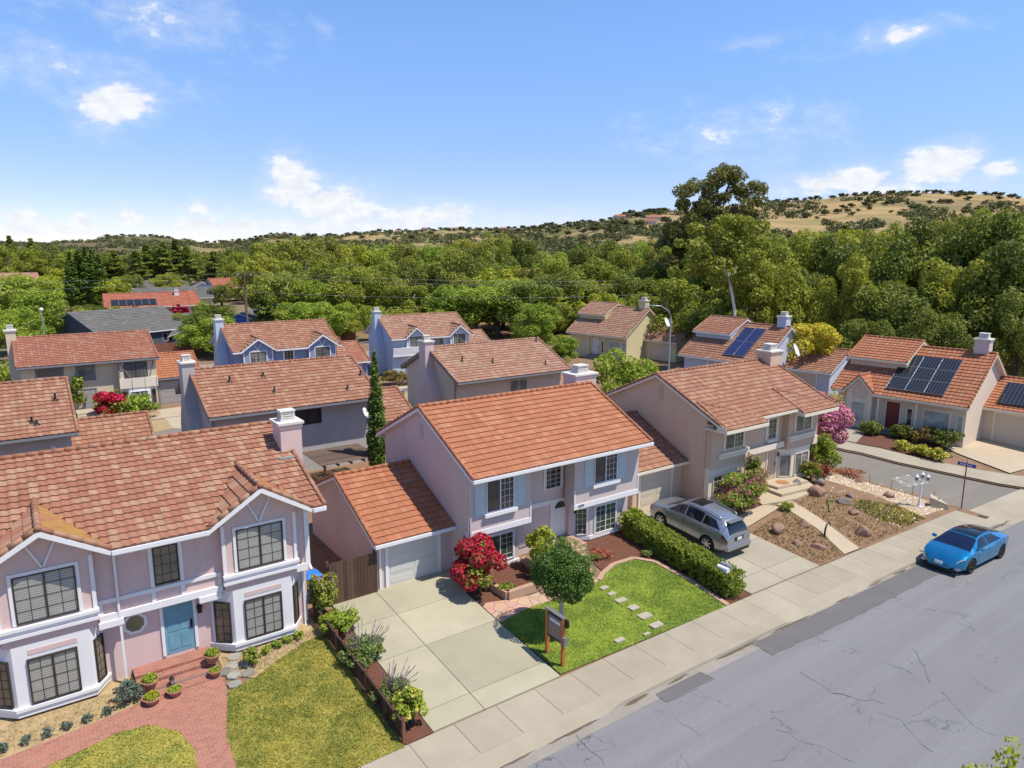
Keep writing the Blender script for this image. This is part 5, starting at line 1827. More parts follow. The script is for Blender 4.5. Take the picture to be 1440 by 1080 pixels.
    if garage_panel:
        gs = (4.35-2.5)/3.6
        fg = lambda u, s, n: (u, gy+s*math.cos(math.atan(gs))-n*math.sin(math.atan(gs)), 2.5+s*math.sin(math.atan(gs))+n*math.cos(math.atan(gs)))
        for i in range(2):
            for j in range(2):
                a, c = ga+.7+j*1.52, .5+i*1.38
                mb = MB()
                mb.hexa([fg(a, c, .14), fg(a+1.5, c, .14), fg(a+1.5, c+1.35, .14), fg(a, c+1.35, .14), fg(a, c, .18), fg(a+1.5, c, .18), fg(a+1.5, c+1.35, .18), fg(a, c+1.35, .18)])
                mb.has_uv = True
                mb.uv = [(0, 0), (1, 0), (1, 1), (0, 1)]*6
                mb.build('solar_panel', garage_panel, h_)
    return h_
RH = ranch('peach single-storey house with black solar panels, a dark red door and bright orange tiles', 58.0, 25.9, -84, .5, 'peach_siding', 'tile_orange', 'cream_trim', 'mauve_stucco', 'red_door', ('solar_black', -.95, 3, 3, 1.28, 1.3), 'solar_black')
D2 = ranch('house with deep blue solar panels on its roof behind the tan corner house', 62.0, 45.2, -86, .5, 'pale_blue_siding', 'tile_brown', 'white_trim', 'pale_blue_siding', 'white_door', ('solar_blue', .2, 2, 2, 1.15, 2.2), None, front_gable=False)
D1 = ranch('yellow stucco house with clerestory roof and yellow chimney near the curved street lamp', 66.0, 68.4, -80, .5, 'yellow_stucco', 'tile_tan', 'cream_trim', 'yellow_stucco', 'white_door', None, None, front_gable=False)

# ------------------------------------------------------------------ low houses further off on the left
def far_house(label, px, py, depth, az, L, W, hw, hr, wall, roofm, trim, chim=None, tile=True, panels=False):
    """px, py mark the middle of the ridge"""
    p = at(px, py, depth)
    zb = max(-.5, p.z-hr)
    h_ = thing('house', label, 'house', (p.x, p.y, zb), rad(az))
    r = p.z-zb
    e = r-(hr-hw)
    x0, x1, y0, y1 = -L/2, L/2, -W/2, W/2
    gable_roof(h_, x0, x1, y0, y1, e, r, roofm, trim, seg=2, tw=.6, rh=.5, cap=tile, amp=.03 if tile else .004)
    gable_walls(h_, x0+.3, x1-.3, y0+.4, y1-.4, -.5, y0, y1, e, r, wall)
    window(h_, Frame(0, y0+.4), -L*.3, -L*.3+1.6, 1.0, 2.2, 'pane_dark', 'white_trim', None, .1, 2, None)
    window(h_, Frame(0, y0+.4), L*.15, L*.15+1.6, 1.0, 2.2, 'pane_dark', 'white_trim', None, .1, 2, None)
    if chim:
        chimney(h_, *chim[:4], 2, r+chim[4], chim[5])
    if panels:
        sl = (r-e)/(W/2)
        mb = MB()
        a = math.atan(sl)
        fs = lambda u, s, n: (u, y0+s*math.cos(a)-n*math.sin(a), e+s*math.sin(a)+n*math.cos(a))
        mb.hexa([fs(-L*.42, .5, .12), fs(L*.1, .5, .12), fs(L*.1, 2.6, .12), fs(-L*.42, 2.6, .12), fs(-L*.42, .5, .17), fs(L*.1, .5, .17), fs(L*.1, 2.6, .17), fs(-L*.42, 2.6, .17)])
        mb.has_uv = True
        mb.uv = [(0, 0), (1, 0), (1, 1), (0, 1)]*6
        mb.build('solar_panel', 'solar_black', h_)
    return h_
H1 = far_house('low grey-roofed house with dark blue gable end just beyond the cream house', 165, 434, 104, 24, 14, 15, 2.7, 5.6, 'dark_blue_paint', 'shingle_grey', 'white_trim', tile=False)
far_house('small dark grey-roofed annexe beside the dark blue gable', 287, 449, 103, 75, 9, 9, 2.4, 4.2, 'dark_blue_paint', 'shingle_grey', 'white_trim', tile=False)
far_house('low house with bright red tile roof and dark solar panels in the distance', 205, 412, 140, -4, 15, 9, 2.8, 5.2, 'cream_stucco', 'tile_red', 'white_trim', (5, 5.8, -1.2, -.4, .3, 'white_trim'), panels=True)
far_house('red-roofed wing standing in front of the grey roofs further back', 249, 410, 146, 10, 7, 8, 2.8, 5.4, 'cream_stucco', 'tile_red', 'white_trim')
far_house('long pale grey-roofed house behind the red-roofed ones', 238, 404, 165, -6, 18, 10, 2.7, 5.0, 'beige_stucco', 'shingle_grey', 'white_trim', tile=False)
far_house('grey-roofed house half hidden among trees behind the long grey roof', 222, 394, 210, 0, 16, 10, 2.7, 5.0, 'beige_stucco', 'shingle_grey', 'white_trim', tile=False)
far_house('small pale blue house with white gable among distant trees', 284, 396, 190, 80, 9, 8, 2.7, 4.6, 'pale_blue_siding', 'shingle_grey', 'white_trim', tile=False)
far_house('small red-roofed house left of the utility pole in the distance', 322, 391, 190, 6, 11, 9, 2.7, 5.0, 'peach_siding', 'tile_red', 'white_trim')
far_house('house with strong blue gable and grey roof behind the utility pole', 348, 436, 122, 62, 12, 10, 2.6, 4.9, 'strong_blue_paint', 'shingle_grey', 'white_trim', tile=False)
far_house('second strong blue gabled house right of the utility pole', 375, 440, 126, 66, 10, 9, 2.6, 4.7, 'strong_blue_paint', 'shingle_grey', 'white_trim', tile=False)
far_house('grey-roofed house with a long skylight left of the utility pole', 262, 440, 116, 30, 15, 10, 2.6, 4.6, 'dark_blue_paint', 'shingle_grey', 'white_trim', tile=False)
far_house('tan shingle house far left among yellow green trees', 22, 384, 190, 10, 10, 8, 2.7, 5.0, 'beige_stucco', 'tile_tan', 'white_trim')
# ------------------------------------------------------------------ trees
def blob_crown(seed, n=38, rx=1.0, rz=0.8, inner=3, br=(.15, .33), zc=0.0, low=-.55):
    """clumps spread over an ellipsoid of unit size"""
    rg = random.Random(seed)
    B = []
    k = 0
    while k < n:
        v = Vector((rg.gauss(0, 1), rg.gauss(0, 1), rg.gauss(0, 1))).normalized()
        if v.z < low:
            continue
        r = rg.uniform(.50, .92)
        b = rg.uniform(*br)
        B.append((v.x*r*rx, v.y*r*rx, zc+v.z*r*rz, b, b, b*.85))
        k += 1
    for k in range(inner):
        B.append((rg.uniform(-.3, .3)*rx, rg.uniform(-.3, .3)*rx, zc+rg.uniform(-.3, .3)*rz, .36, .36, .34))
    return B
def limbs(seed, h, r0, spread, zt, mat='bark', n=5, lean=0.0):
    rg = random.Random(seed)
    mb = MB()
    top = Vector((lean, 0, zt))
    mb.tube([(0, 0, -.3), (lean*.3, 0, zt*.4), top], [r0*1.25, r0, r0*.8], 8)
    for k in range(n):
        a = k*6.283/n+rg.uniform(-.5, .5)
        l = spread*rg.uniform(.5, .95)
        e = top+Vector((math.cos(a)*l, math.sin(a)*l, (h-zt)*rg.uniform(.35, .8)))
        m_ = top+(e-top)*.45+Vector((0, 0, (h-zt)*.08))
        mb.tube([top-Vector((0, 0, zt*.15)), m_, e], [r0*.6, r0*.4, r0*.12], 6)
    return mb
TREES = {}
def make_tree(kind, seed, leaf, h=1.0, w=1.0, n=5200, size=.028, bark='bark', trunk=.32, crown=None, rz=.5, r0=.03, **kw):
    """prototype of unit height; crown radius w/2"""
    root = D.objects.new(kind, None)
    COL.objects.link(root)
    if crown is None:
        B = [(x*w*.5, y*w*.5, trunk+(1-trunk)*.5+z, a*w*.5, b*w*.5, c*min(w*.5, (1-trunk)*.62)) for x, y, z, a, b, c in blob_crown(seed, rz=1.0, low=-.92, **kw)]
        B = [(x, y, trunk+(1-trunk)*.5+(z-(trunk+(1-trunk)*.5))*(1-trunk)*.5, a, b, c) for x, y, z, a, b, c in B]
    else:
        B = crown
    me = leaf_mesh('crown', B, n, size, seed, leaf)
    c = mesh_obj('crown', me, root)
    mb = limbs(seed, .95, r0, w*.38, trunk+.12, bark)
    t = mb.build('trunk', bark, root, True)
    TREES.setdefault(kind, []).append(root)
    return root
for s in range(3):
    make_tree('dark_tree', 10+s, 'leaf_dark', w=.95, n=11500, size=.0165, trunk=.12)
    make_tree('olive_tree', 20+s, 'leaf_olive', w=.85, n=10500, size=.017, bark='bark_pale', trunk=.14)
    make_tree('leafy_tree', 30+s, 'leaf_mid', w=.9, n=11500, size=.0165, trunk=.12)
for s in range(2):
    make_tree('bright_tree', 40+s, 'leaf_bright', w=1.0, n=11000, size=.0175, trunk=.1)
    make_tree('lime_tree', 50+s, 'leaf_lime', w=.9, n=5500, size=.024, trunk=.1)
def cone_blobs(seed, n, w, z0=.1, power=1.0, b0=.16):
    rg = random.Random(seed)
    B = []
    for k in range(n):
        t = rg.random()**.8
        z = z0+(1-z0)*t
        r = w*.5*(1-t)**power
        a = rg.uniform(0, 6.28)
        b = b0*w*(1-t*.6)
        q = rg.uniform(.35, 1.0)
        B.append((math.cos(a)*r*q, math.sin(a)*r*q, z*.97, b, b, b*.55))
    return B
def column_blobs(seed, w):
    rg = random.Random(seed)
    B = []
    for k in range(90):
        z = .03+.95*(k+rg.random())/90
        r = w*.5*min(1.0, .55+z*2.2)*(1-max(0, z-.35)/.66)**.75
        for q in range(2):
            a = rg.uniform(0, 6.28)
            B.append((math.cos(a)*r*.38, math.sin(a)*r*.38, z, r*.66, r*.66, .035))
    return B
for s in range(2):
    make_tree('conifer', 60+s, 'leaf_dark', n=5200, size=.02, crown=cone_blobs(60+s, 80, .42), trunk=.1, r0=.018, w=.1)
    make_tree('column_tree', 70+s, 'leaf_cypress', n=9000, size=.013, crown=column_blobs(70+s, .17), trunk=.05, r0=.016, w=.04)
USED = set()
def plant(kind, px, py, depth, w=None, label='', group=None, gz=None, i=None, rz=None, cat='tree'):
    """a tree whose top shows at (px, py) at that depth; w = crown width in metres"""
    P = TREES[kind]
    p = at(px, py, depth)
    g_ = zg(p.y) if gz is None else gz
    hgt = max(1.5, p.z-g_)
    rg = random.Random(int(px*31+py*17+depth))
    k = rg.randrange(len(P)) if i is None else i
    proto = P[k]
    base_w = {'dark_tree': .95, 'olive_tree': .85, 'leafy_tree': .9, 'bright_tree': 1.0, 'lime_tree': .9, 'conifer': .42, 'column_tree': .17}[kind]
    sw = hgt if w is None else w/base_w
    a = rg.uniform(0, 6.28) if rz is None else rz
    if (kind, k) not in USED:
        USED.add((kind, k))
        o = proto
        o.location = (p.x, p.y, g_)
        o.rotation_euler = (0, 0, a)
    else:
        o = dup(proto, (p.x, p.y, g_), a)
    o.scale = (sw, sw, hgt)
    return tag(o, label, cat, group)

# the wood behind the houses, from far to near
rg = random.Random(77)
def skyline(px):
    prof = [(-60, 340), (0, 340), (10, 330), (45, 336), (80, 344), (120, 350), (160, 348), (200, 342), (245, 336), (290, 348), (330, 346), (360, 334), (395, 333), (440, 326), (480, 336), (520, 339), (560, 337), (600, 336), (640, 331), (700, 321), (735, 330), (765, 344), (800, 336), (830, 328), (880, 332), (930, 326), (980, 320), (1040, 312), (1100, 320), (1150, 316), (1190, 312), (1220, 318), (1260, 314), (1290, 310), (1320, 296), (1360, 300), (1400, 291), (1440, 288), (1520, 285)]
    for (a, b), (c, d) in zip(prof, prof[1:]):
        if a <= px <= c:
            return b+(d-b)*(px-a)/(c-a)
    return 340
LAB = {'dark_tree': 'dark green leafy tree in the wood beyond the back street', 'olive_tree': 'olive green tree with pale limbs in the wood beyond the back street',
       'leafy_tree': 'mid green leafy tree in the wood beyond the back street', 'bright_tree': 'bright green leafy tree in the wood beyond the back street', 'conifer': 'dark pointed conifer rising from the distant wood',
       'lime_tree': 'lime green tree in the distant gardens', 'column_tree': 'narrow dark cypress'}
def far(kind, px, py, d, w=None):
    plant(kind, px, py, d, w, LAB[kind], 'trees of the distant wood')
x = -40
while x < 1500:      # farthest rank
    far(rg.choice(['olive_tree', 'olive_tree', 'dark_tree', 'leafy_tree']), x, skyline(x)+rg.uniform(6, 18), rg.uniform(300, 420), rg.uniform(15, 22))
    x += rg.uniform(26, 40)
x = 330
while x < 1500:
    d = rg.uniform(165, 210)
    far(rg.choice(['olive_tree', 'lime_tree', 'olive_tree', 'leafy_tree', 'dark_tree', 'bright_tree']), x, skyline(x)+rg.uniform(-6, 16), d, rg.uniform(10, 14))  # lime trees mixed in: their lighter leaf colour stands in for sunlit highlights
    x += rg.uniform(32, 48)
x = 360
while x < 960:
    d = rg.uniform(130, 150)
    far(rg.choice(['olive_tree', 'leafy_tree', 'olive_tree', 'dark_tree']), x, 352+rg.uniform(-8, 25), d, rg.uniform(9, 12.5))
    x += rg.uniform(34, 48)
x = 390
while x < 980:
    far(rg.choice(['olive_tree', 'leafy_tree', 'olive_tree', 'bright_tree', 'dark_tree', 'lime_tree']), x, 378+rg.uniform(-16, 22), rg.uniform(114, 128), rg.uniform(9, 12.5))  # lime crowns again add lit highlights by leaf colour
    x += rg.uniform(28, 40)
x = 400
while x < 960:
    if not 640 < x < 720:
        far(rg.choice(['leafy_tree', 'bright_tree', 'dark_tree']), x, 425+rg.uniform(-8, 14), rg.uniform(104, 112), rg.uniform(6, 8))
    x += rg.uniform(34, 50)
x = -30
while x < 340:
    d = rg.uniform(215, 260)
    far(rg.choice(['dark_tree', 'conifer', 'dark_tree', 'leafy_tree']), x, skyline(x)+rg.uniform(0, 14), d, rg.uniform(11, 16))
    x += rg.uniform(28, 40)
for px, py, d in ((12, 330, 250), (42, 334, 255), (205, 343, 225), (228, 338, 225), (246, 335, 230), (262, 345, 215), (190, 352, 210), (300, 352, 220)):
    far('conifer', px, py, d, 11)
# right-hand wood close behind the houses
x = 985
while x < 1500:
    far(rg.choice(['olive_tree', 'leafy_tree', 'lime_tree', 'bright_tree', 'olive_tree']), x, skyline(x)+rg.uniform(8, 42), rg.uniform(92, 118), rg.uniform(7, 10.5))  # here too lime leaf colour gives the wood its lit highlights
    x += rg.uniform(24, 36)
RW = [(1000, 322, 96, 11, 'olive_tree'), (1050, 318, 98, 13, 'olive_tree'), (1100, 328, 92, 11, 'olive_tree'), (1135, 322, 100, 12, 'leafy_tree'), (1180, 330, 88, 10, 'dark_tree'), (1215, 322, 95, 11, 'leafy_tree'),
      (1255, 325, 86, 10, 'dark_tree'), (1290, 318, 88, 10, 'dark_tree'), (1325, 300, 84, 11, 'dark_tree'), (1360, 303, 82, 11, 'olive_tree'), (1400, 293, 80, 12, 'dark_tree'), (1440, 290, 80, 12, 'dark_tree'), (1490, 285, 80, 13, 'dark_tree'),
      (960, 392, 92, 9, 'leafy_tree'), (1010, 395, 88, 9, 'dark_tree'), (1055, 400, 84, 9, 'olive_tree'), (1100, 392, 82, 9, 'leafy_tree'), (1150, 395, 86, 8, 'dark_tree'), (1200, 385, 78, 9, 'leafy_tree'), (1250, 380, 76, 9, 'dark_tree'), (1295, 388, 75, 9, 'dark_tree'),
      (1340, 375, 74, 9, 'leafy_tree'), (1385, 380, 73, 9, 'dark_tree'), (1430, 370, 72, 10, 'dark_tree'), (1480, 370, 72, 10, 'dark_tree'), (1230, 445, 72, 6, 'dark_tree'), (1300, 450, 70, 6, 'dark_tree'), (1370, 445, 68, 6, 'dark_tree'), (1435, 440, 66, 7, 'dark_tree')]
for px, py, d, w_, k in RW:
    if py > 360:
        px, py, w_ = px+rg.uniform(-14, 14), py+rg.uniform(-34, 18), w_*rg.uniform(.75, 1.25)
    plant(k, px, py, d, w_, 'olive green tree with pale limbs in the dense wood at the right' if k == 'olive_tree' else 'dark leafy tree in the dense wood at the right behind the low houses' if k == 'dark_tree' else 'mid green leafy tree in the dense wood at the right', 'trees of the right-hand wood')
# middle: bright ash and darker neighbours behind the pale blue house
for px, py, d, w_, k, lb in (
    (645, 400, 116, 13, 'bright_tree', 'broad bright green tree directly behind the pale blue house'), (700, 386, 112, 15, 'bright_tree', 'tallest bright green tree right of the pale blue house'),
    (745, 392, 108, 11, 'leafy_tree', 'rounded green tree right behind the beige house roof'), (790, 380, 118, 11, 'dark_tree', 'dark tree between the bright green tree and the lime one'),
    (750, 425, 98, 8, 'bright_tree', 'smaller bright tree close above the beige roof ridge'), (852, 402, 104, 6, 'lime_tree', 'slim lime green tree left of the dark round trees'), (885, 385, 112, 10, 'dark_tree', 'dark round tree behind the yellow house'),
    (925, 365, 118, 11, 'dark_tree', 'taller dark tree behind the street lamp'), (962, 405, 98, 8, 'lime_tree', 'yellow green tree right of the street lamp'), (830, 392, 125, 9, 'leafy_tree', 'mid green tree above the clerestory of the yellow house'),
    (790, 470, 86, 4.5, 'bright_tree', 'small bright tree left of the yellow house'), (440, 424, 100, 10, 'bright_tree', 'low bright tree behind the blue house roof'), (480, 440, 104, 6, 'leafy_tree', 'small green tree beside the brown shed'),
    (410, 420, 108, 7, 'bright_tree', 'low rounded bright tree right of the utility pole'), (370, 408, 103, 5.5, 'conifer', 'blue grey spruce right of the utility pole'),
    (735, 348, 140, 5, 'conifer', 'slim pointed conifer poking out of the wood'), (748, 362, 138, 4, 'conifer', 'shorter slim conifer next to the pointed one'), (1190, 312, 104, 7, 'conifer', 'pointed green tree before the hill at the right')):
    plant(k, px, py, d, w_, lb)
# left gardens
for px, py, d, w_, k, lb in (
    (20, 385, 112, 14, 'bright_tree', 'broad yellow green tree at the left edge'), (55, 385, 150, 9, 'lime_tree', 'lime green tree before the cypress row'), (78, 374, 160, 8, 'lime_tree', 'taller lime green tree left of the cypress row'),
    (150, 385, 150, 8, 'lime_tree', 'lime green tree right of the cypress row'), (20, 432, 92, 8, 'bright_tree', 'yellow green tree beside the cream house chimney'), (62, 405, 100, 9, 'bright_tree', 'green tree behind the cream house'),
    (-15, 440, 84, 8, 'bright_tree', 'bright tree cut by the left edge'), (90, 430, 118, 7, 'leafy_tree', 'dark green bushy tree in the tall hedge'), (125, 428, 120, 7, 'dark_tree', 'dark tree in the tall hedge before the cypresses'), (165, 430, 124, 6, 'leafy_tree', 'green tree at the right end of the tall hedge'),
    (292, 424, 96, 8, 'leafy_tree', 'green tree between the grey roofs and the utility pole'), (305, 428, 98, 5, 'dark_tree', 'dark tree left of the utility pole base'), (270, 462, 92, 5, 'bright_tree', 'low tree before the grey skylight roof'),
    (235, 385, 200, 9, 'leafy_tree', 'round tree behind the distant grey roofs'), (250, 440, 108, 5, 'leafy_tree', 'small tree before the dark blue gable'), (310, 400, 170, 9, 'dark_tree', 'dark bushy tree beside the distant small red roof'), (205, 446, 108, 4, 'bright_tree', 'low bright tree in front of the red roof'),
    (180, 385, 190, 9, 'leafy_tree', 'green tree behind the lime tree'), (340, 455, 95, 5, 'bright_tree', 'bright bush-like tree by the foot of the utility pole'), (302, 445, 90, 7.5, 'bright_tree', 'dense green tree behind the brown back fence')):
    plant(k, px, py, d, w_, lb)
for n_, (px, py, d) in enumerate(((97, 352, 148), (108, 347, 150), (118, 345, 149), (128, 349, 150), (137, 356, 148))):
    plant('column_tree', px, py, d, 4.2, 'tall dark cypress in the row of columns before the distant wood', 'row of tall cypresses')
tag(plant('bright_tree', 440, 424, 101, 9, 'low bright tree close behind the blue house'), None)
# yellow tree by the low houses
YT = thing('yellow_tree', 'golden yellow tree standing behind the low houses at the right', 'tree', (0, 0, 0))
p = at(1146, 440, 70)
YT.location = (p.x, p.y, .5)
hh = p.z-.5
B = [(x*3.1, y*3.1, hh*.54+z*hh*.46, a*2.9, b*2.9, c*2.9) for x, y, z, a, b, c in blob_crown(91, 34)]
mesh_obj('crown', leaf_mesh('crown', B, 6500, .14, 91, 'leaf_yellow'), YT)
limbs(91, hh*.9, .16, 1.8, hh*.3).build('trunk', 'bark', YT, True)
# eucalyptus
EU = thing('eucalyptus', 'towering dark eucalyptus with open clumps of foliage against the sky', 'tree')
d = 112
p = at(1010, 228, d)
EU.location = (p.x, p.y, .5)
EH = p.z-.5
def eu(px, py):   # place in the tree from the picture, at the tree's own distance
    q = at(px, py, d)
    v = q-Vector((p.x, p.y, .5))
    s_ = Vector((_r.x, _r.y, 0))
    return v.dot(s_), v.z
rg = random.Random(5)
B = []
for px, py, r in ((1000, 300, 22), (1018, 318, 20), (1040, 330, 20), (975, 340, 22), (1000, 345, 22), (1028, 350, 20), (1028, 246, 22), (1005, 252, 22), (1040, 262, 18), (985, 262, 20), (965, 266, 20), (1000, 278, 20), (962, 288, 18), (985, 292, 20), (1020, 280, 16), (1012, 300, 22), (975, 312, 22), (950, 322, 20), (990, 326, 24), (1066, 264, 16), (1080, 266, 14), (1056, 276, 16), (1070, 284, 14), (1044, 292, 18), (1058, 300, 16), (1036, 312, 20),
                  (940, 345, 18), (962, 352, 22), (990, 352, 24), (1020, 335, 22), (948, 372, 20), (975, 382, 22), (952, 398, 16), (1050, 325, 16), (958, 330, 20), (1022, 238, 14), (1040, 246, 14)):
    u_, z_ = eu(px, py)
    rr = r*d/FPX
    for k in range(3):
        v_ = rg.uniform(-2.8, 2.8)
        B.append((_r.x*u_-_r.y*v_*0+_f.x*v_+rg.uniform(-.6, .6), _r.y*u_+_f.y*v_+rg.uniform(-.6, .6), z_+rg.uniform(-.5, .5), *((rr*.60, rr*.60, rr*.5) if py < 305 else (rr*.74, rr*.74, rr*.6))))
mesh_obj('crown', leaf_mesh('crown', B, 32000, .25, 5, 'leaf_euc', aspect=.42, up=.15), EU)
mb = MB()
def br(pts, rs):
    mb.tube([(_r.x*eu(a, b)[0]+_f.x*v, _r.y*eu(a, b)[0]+_f.y*v, eu(a, b)[1]) for a, b, v in pts], rs, 8)
br([(985, 470, 0), (982, 400, 0), (988, 340, 0), (1000, 300, 0), (1012, 262, 0)], [.8, .7, .55, .4, .2])
br([(986, 345, 0), (972, 310, .6), (965, 275, 1)], [.4, .3, .15])
br([(992, 325, 0), (1035, 305, -.8), (1072, 270, -1)], [.4, .3, .15])
br([(1000, 300, 0), (1022, 275, .5), (1032, 250, .5)], [.3, .25, .12])
mb.build('trunk', 'bark', EU, True)

# pale-trunked sycamore in front of the right-hand wood
SYD = 79
p = at(1030, 300, SYD)
SY = thing('sycamore', 'sycamore with a bare white trunk standing out before the right-hand wood', 'tree', (p.x, p.y, .5))
def sy(px, py, v=0):
    q = at(px, py, SYD)-Vector((p.x, p.y, .5))
    return Vector((q.x+_f.x*v, q.y+_f.y*v, q.z))
mb = MB()
for pts, rs in (([(1034, 470, 0), (1033, 435, 0), (1029, 410, 0), (1024, 388, 0), (1015, 360, 0)], [.20, .17, .15, .12, .07]), ([(1027, 400, 0), (1038, 375, .5), (1050, 345, .8)], [.11, .08, .04]), ([(1024, 388, 0), (1008, 372, -.6), (995, 345, -1)], [.10, .07, .04])):
    mb.tube([sy(*q) for q in pts], rs, 8)
mb.build('trunk', 'bark_white', SY, True)
rg = random.Random(12)
B = []
for k in range(46):
    px, py = rg.gauss(1022, 32), rg.uniform(312, 398)
    v = sy(px, py, rg.uniform(-2.5, 2.5))
    r = rg.uniform(.6, 1.25)
    B.append((v.x, v.y, v.z, r, r, r*.8))
mesh_obj('crown', leaf_mesh('crown', B, 9000, .2, 12, 'leaf_olive'), SY)
# oaks and scrub on the hills
HO = D.objects.new('hill_oak', None); COL.objects.link(HO)
mesh_obj('crown', leaf_mesh('crown', [(x, y, .6+z, a, b, c) for x, y, z, a, b, c in blob_crown(3, 14, 1.0, .5)], 420, .16, 3, 'leaf_hill'), HO)
mb = MB(); mb.tube([(0, 0, -.4), (0, 0, .6)], [.12, .08], 6); mb.build('trunk', 'bark', HO)
rg = random.Random(31)
first = True
dots = []
for px in range(1085, 1440, 9):
    dots.append((px+rg.uniform(-4, 4), .985, rg.uniform(5, 9)))
for k in range(60):
    dots.append((rg.uniform(1090, 1440), rg.uniform(.62, .96), rg.uniform(4, 9)))
for px in range(150, 420, 8):
    if px < 240 or px > 285:
        dots.append((px+rg.uniform(-3, 3), .985, rg.uniform(5, 10)))
for px in range(430, 940, 7):
    dots.append((px+rg.uniform(-3, 3), rg.choice([.985, .96, .9]), rg.uniform(6, 11)))
for k in range(80):
    dots.append((rg.uniform(300, 1000), rg.uniform(.55, .95), rg.uniform(6, 11)))
dots = dots[:290]
for px, t, r in dots:
    q = hill_h(px, t)
    if first:
        o, first = HO, False
        o.location = q
    else:
        o = dup(HO, q, rg.uniform(0, 6))
    o.scale = (r, r, r*.85)
    tag(o, 'dark rounded oak dotted over the dry distant hills', 'tree', 'oaks on the far hills')
# scrub that covers the nearer flank as one mass
V = []
for k in range(5200):
    px = rg.uniform(-20, 1440)
    t = rg.uniform(.2, .985)
    n_ = math.sin(px*.045+t*9)+math.sin(px*.017-t*14)+math.sin(px*.11+t*31)*.5
    lim = -.6 if 520 < px < 1130 else .45 if px >= 1130 else -.45
    if px > 1290 and t < .8:
        lim = .2
    if n_ < lim:
        continue
    V.append((px, t))
bl = []
for px, t in V:
    q = hill_h(px, t)
    r = rg.uniform(4, 8)
    bl.append((q.x, q.y, q.z+r*.3, r, r, r*.6))
sc = mesh_obj('hillside_scrub', leaf_mesh('hillside_scrub', bl, 90000, 2.1, 8, 'leaf_hill', shell=.7))
tag(sc, 'dark scrub wood covering the flanks of the distant hills as one mass', 'scrub', kind='stuff')
for k, (px, t, w_, wm, rm) in enumerate(((402, .93, 16, 'beige_stucco', 'tile_tan'), (560, .9, 18, 'white_trim', 'tile_brown'), (640, .93, 20, 'cream_stucco', 'tile_tan'), (598, .97, 16, 'beige_stucco', 'tile_red'), (872, .93, 22, 'peach_siding', 'tile_orange'), (920, .80, 30, 'peach_siding', 'tile_orange'), (915, .72, 20, 'peach_siding', 'tile_red'), (708, .92, 18, 'cream_stucco', 'tile_tan'))):
    q = hill_h(px, t)
    hv = thing('hillside_villa', ['tan villa among oaks on the left hill crest', 'white villa on the middle hill', 'cream villa high on the middle hill', 'red-roofed villa on the hill skyline', 'peach villa left of the eucalyptus', 'large pink villa low on the flank beside the eucalyptus', 'small pink villa under the large pink one', 'cream villa behind the tall middle trees'][k], 'house', (q.x, q.y, q.z-1), rad(-35))
    gable_roof(hv, -w_/2, w_/2, -w_*.3, w_*.3, 7, 10.5, rm, 'white_trim', seg=2, tw=2, rh=1.5, cap=False)
    gable_walls(hv, -w_/2+.5, w_/2-.5, -w_*.3+.6, w_*.3-.6, -3, -w_*.3, w_*.3, 7, 10.5, wm)
    for u in (-.3, 0, .25):
        window(hv, Frame(0, -w_*.3+.6), u*w_-.9, u*w_+.9, 2, 5, 'pane_dark', 'white_trim', None, .1, 1, None, fw=.15)
def on_ground_xy(px, py, z=.5):
    x, y = ground_px(px, py, z)
    return x, y
# ------------------------------------------------------------------ garden plants
def bush(name, label, x, y, w, h, leaf, n=1600, size=.07, seed=1, cat='bush', petals=None, group=None, z=None, depth=None, stem=True, shape=None, rough=.3):
    z = zg(y) if z is None else z
    o = thing(name, label, cat, (x, y, z), 0, group)
    dp = depth or w
    if shape is None:
        B = [(a*w*.5, b*dp*.5, h*.52+c*h*.46, r*w*.5, r2*dp*.5, r3*h*.5) for a, b, c, r, r2, r3 in blob_crown(seed, 26, low=-.8, br=(.2, .36))]
    else:
        B = shape
    mesh_obj('foliage', leaf_mesh('foliage', B, n, size, seed, leaf), o)
    if petals:
        rp = random.Random(seed+3)
        pick = [b for b in B if rp.random() < .56]
        for pm_, pn, ps, top in petals:
            Bp = [b for b in pick if b[2] > h*top] or B
            mesh_obj('blossom', leaf_mesh('blossom', [(a, b, c, r*1.05, r2*1.05, r3*1.05) for a, b, c, r, r2, r3 in Bp], pn, ps, seed+50, pm_, shell=.85, aspect=.8), o)
    if stem:
        mb = MB()
        rg = random.Random(seed)
        for k in range(4):
            a = rg.uniform(0, 6.28)
            mb.tube([(math.cos(a)*.05, math.sin(a)*.05, -.1), (math.cos(a)*w*.15, math.sin(a)*dp*.15, h*.3), (math.cos(a)*w*.28, math.sin(a)*dp*.28, h*.65)], [.03, .02, .01], 5)
        mb.build('stem', 'bark', o)
    return o
# clipped ball tree on the lawn
BT = thing('topiary_tree', 'clipped round ball tree on the green front lawn', 'tree', (15.42, 18.5, zg(18.5)))
B = blob_crown(17, 60, 1.0, 1.0, 8, (.26, .34), low=-.9)
B = [(x*1.1, y*1.1, 2.48+z*1.1, a*1.05, b*1.05, c*1.05) for x, y, z, a, b, c in B]
mesh_obj('crown', leaf_mesh('crown', B, 40000, .045, 17, 'leaf_topiary', shell=.6), BT)
mesh_obj('crown_shoots', leaf_mesh('crown_shoots', [(0, 0, 2.55, 1.2, 1.2, 1.16)], 2600, .05, 18, 'leaf_topiary', shell=.86, up=.8, aspect=.35), BT)
mb = MB()
mb.tube([(0, 0, -.1), (.03, 0, .5), (0, .03, 1.1), (.02, 0, 1.7)], [.11, .09, .085, .09], 10)
for k in range(6):
    a = k*1.05
    mb.tube([(0, 0, 1.25), (math.cos(a)*.4, math.sin(a)*.4, 1.75), (math.cos(a)*.75, math.sin(a)*.75, 2.4)], [.05, .04, .02], 6)
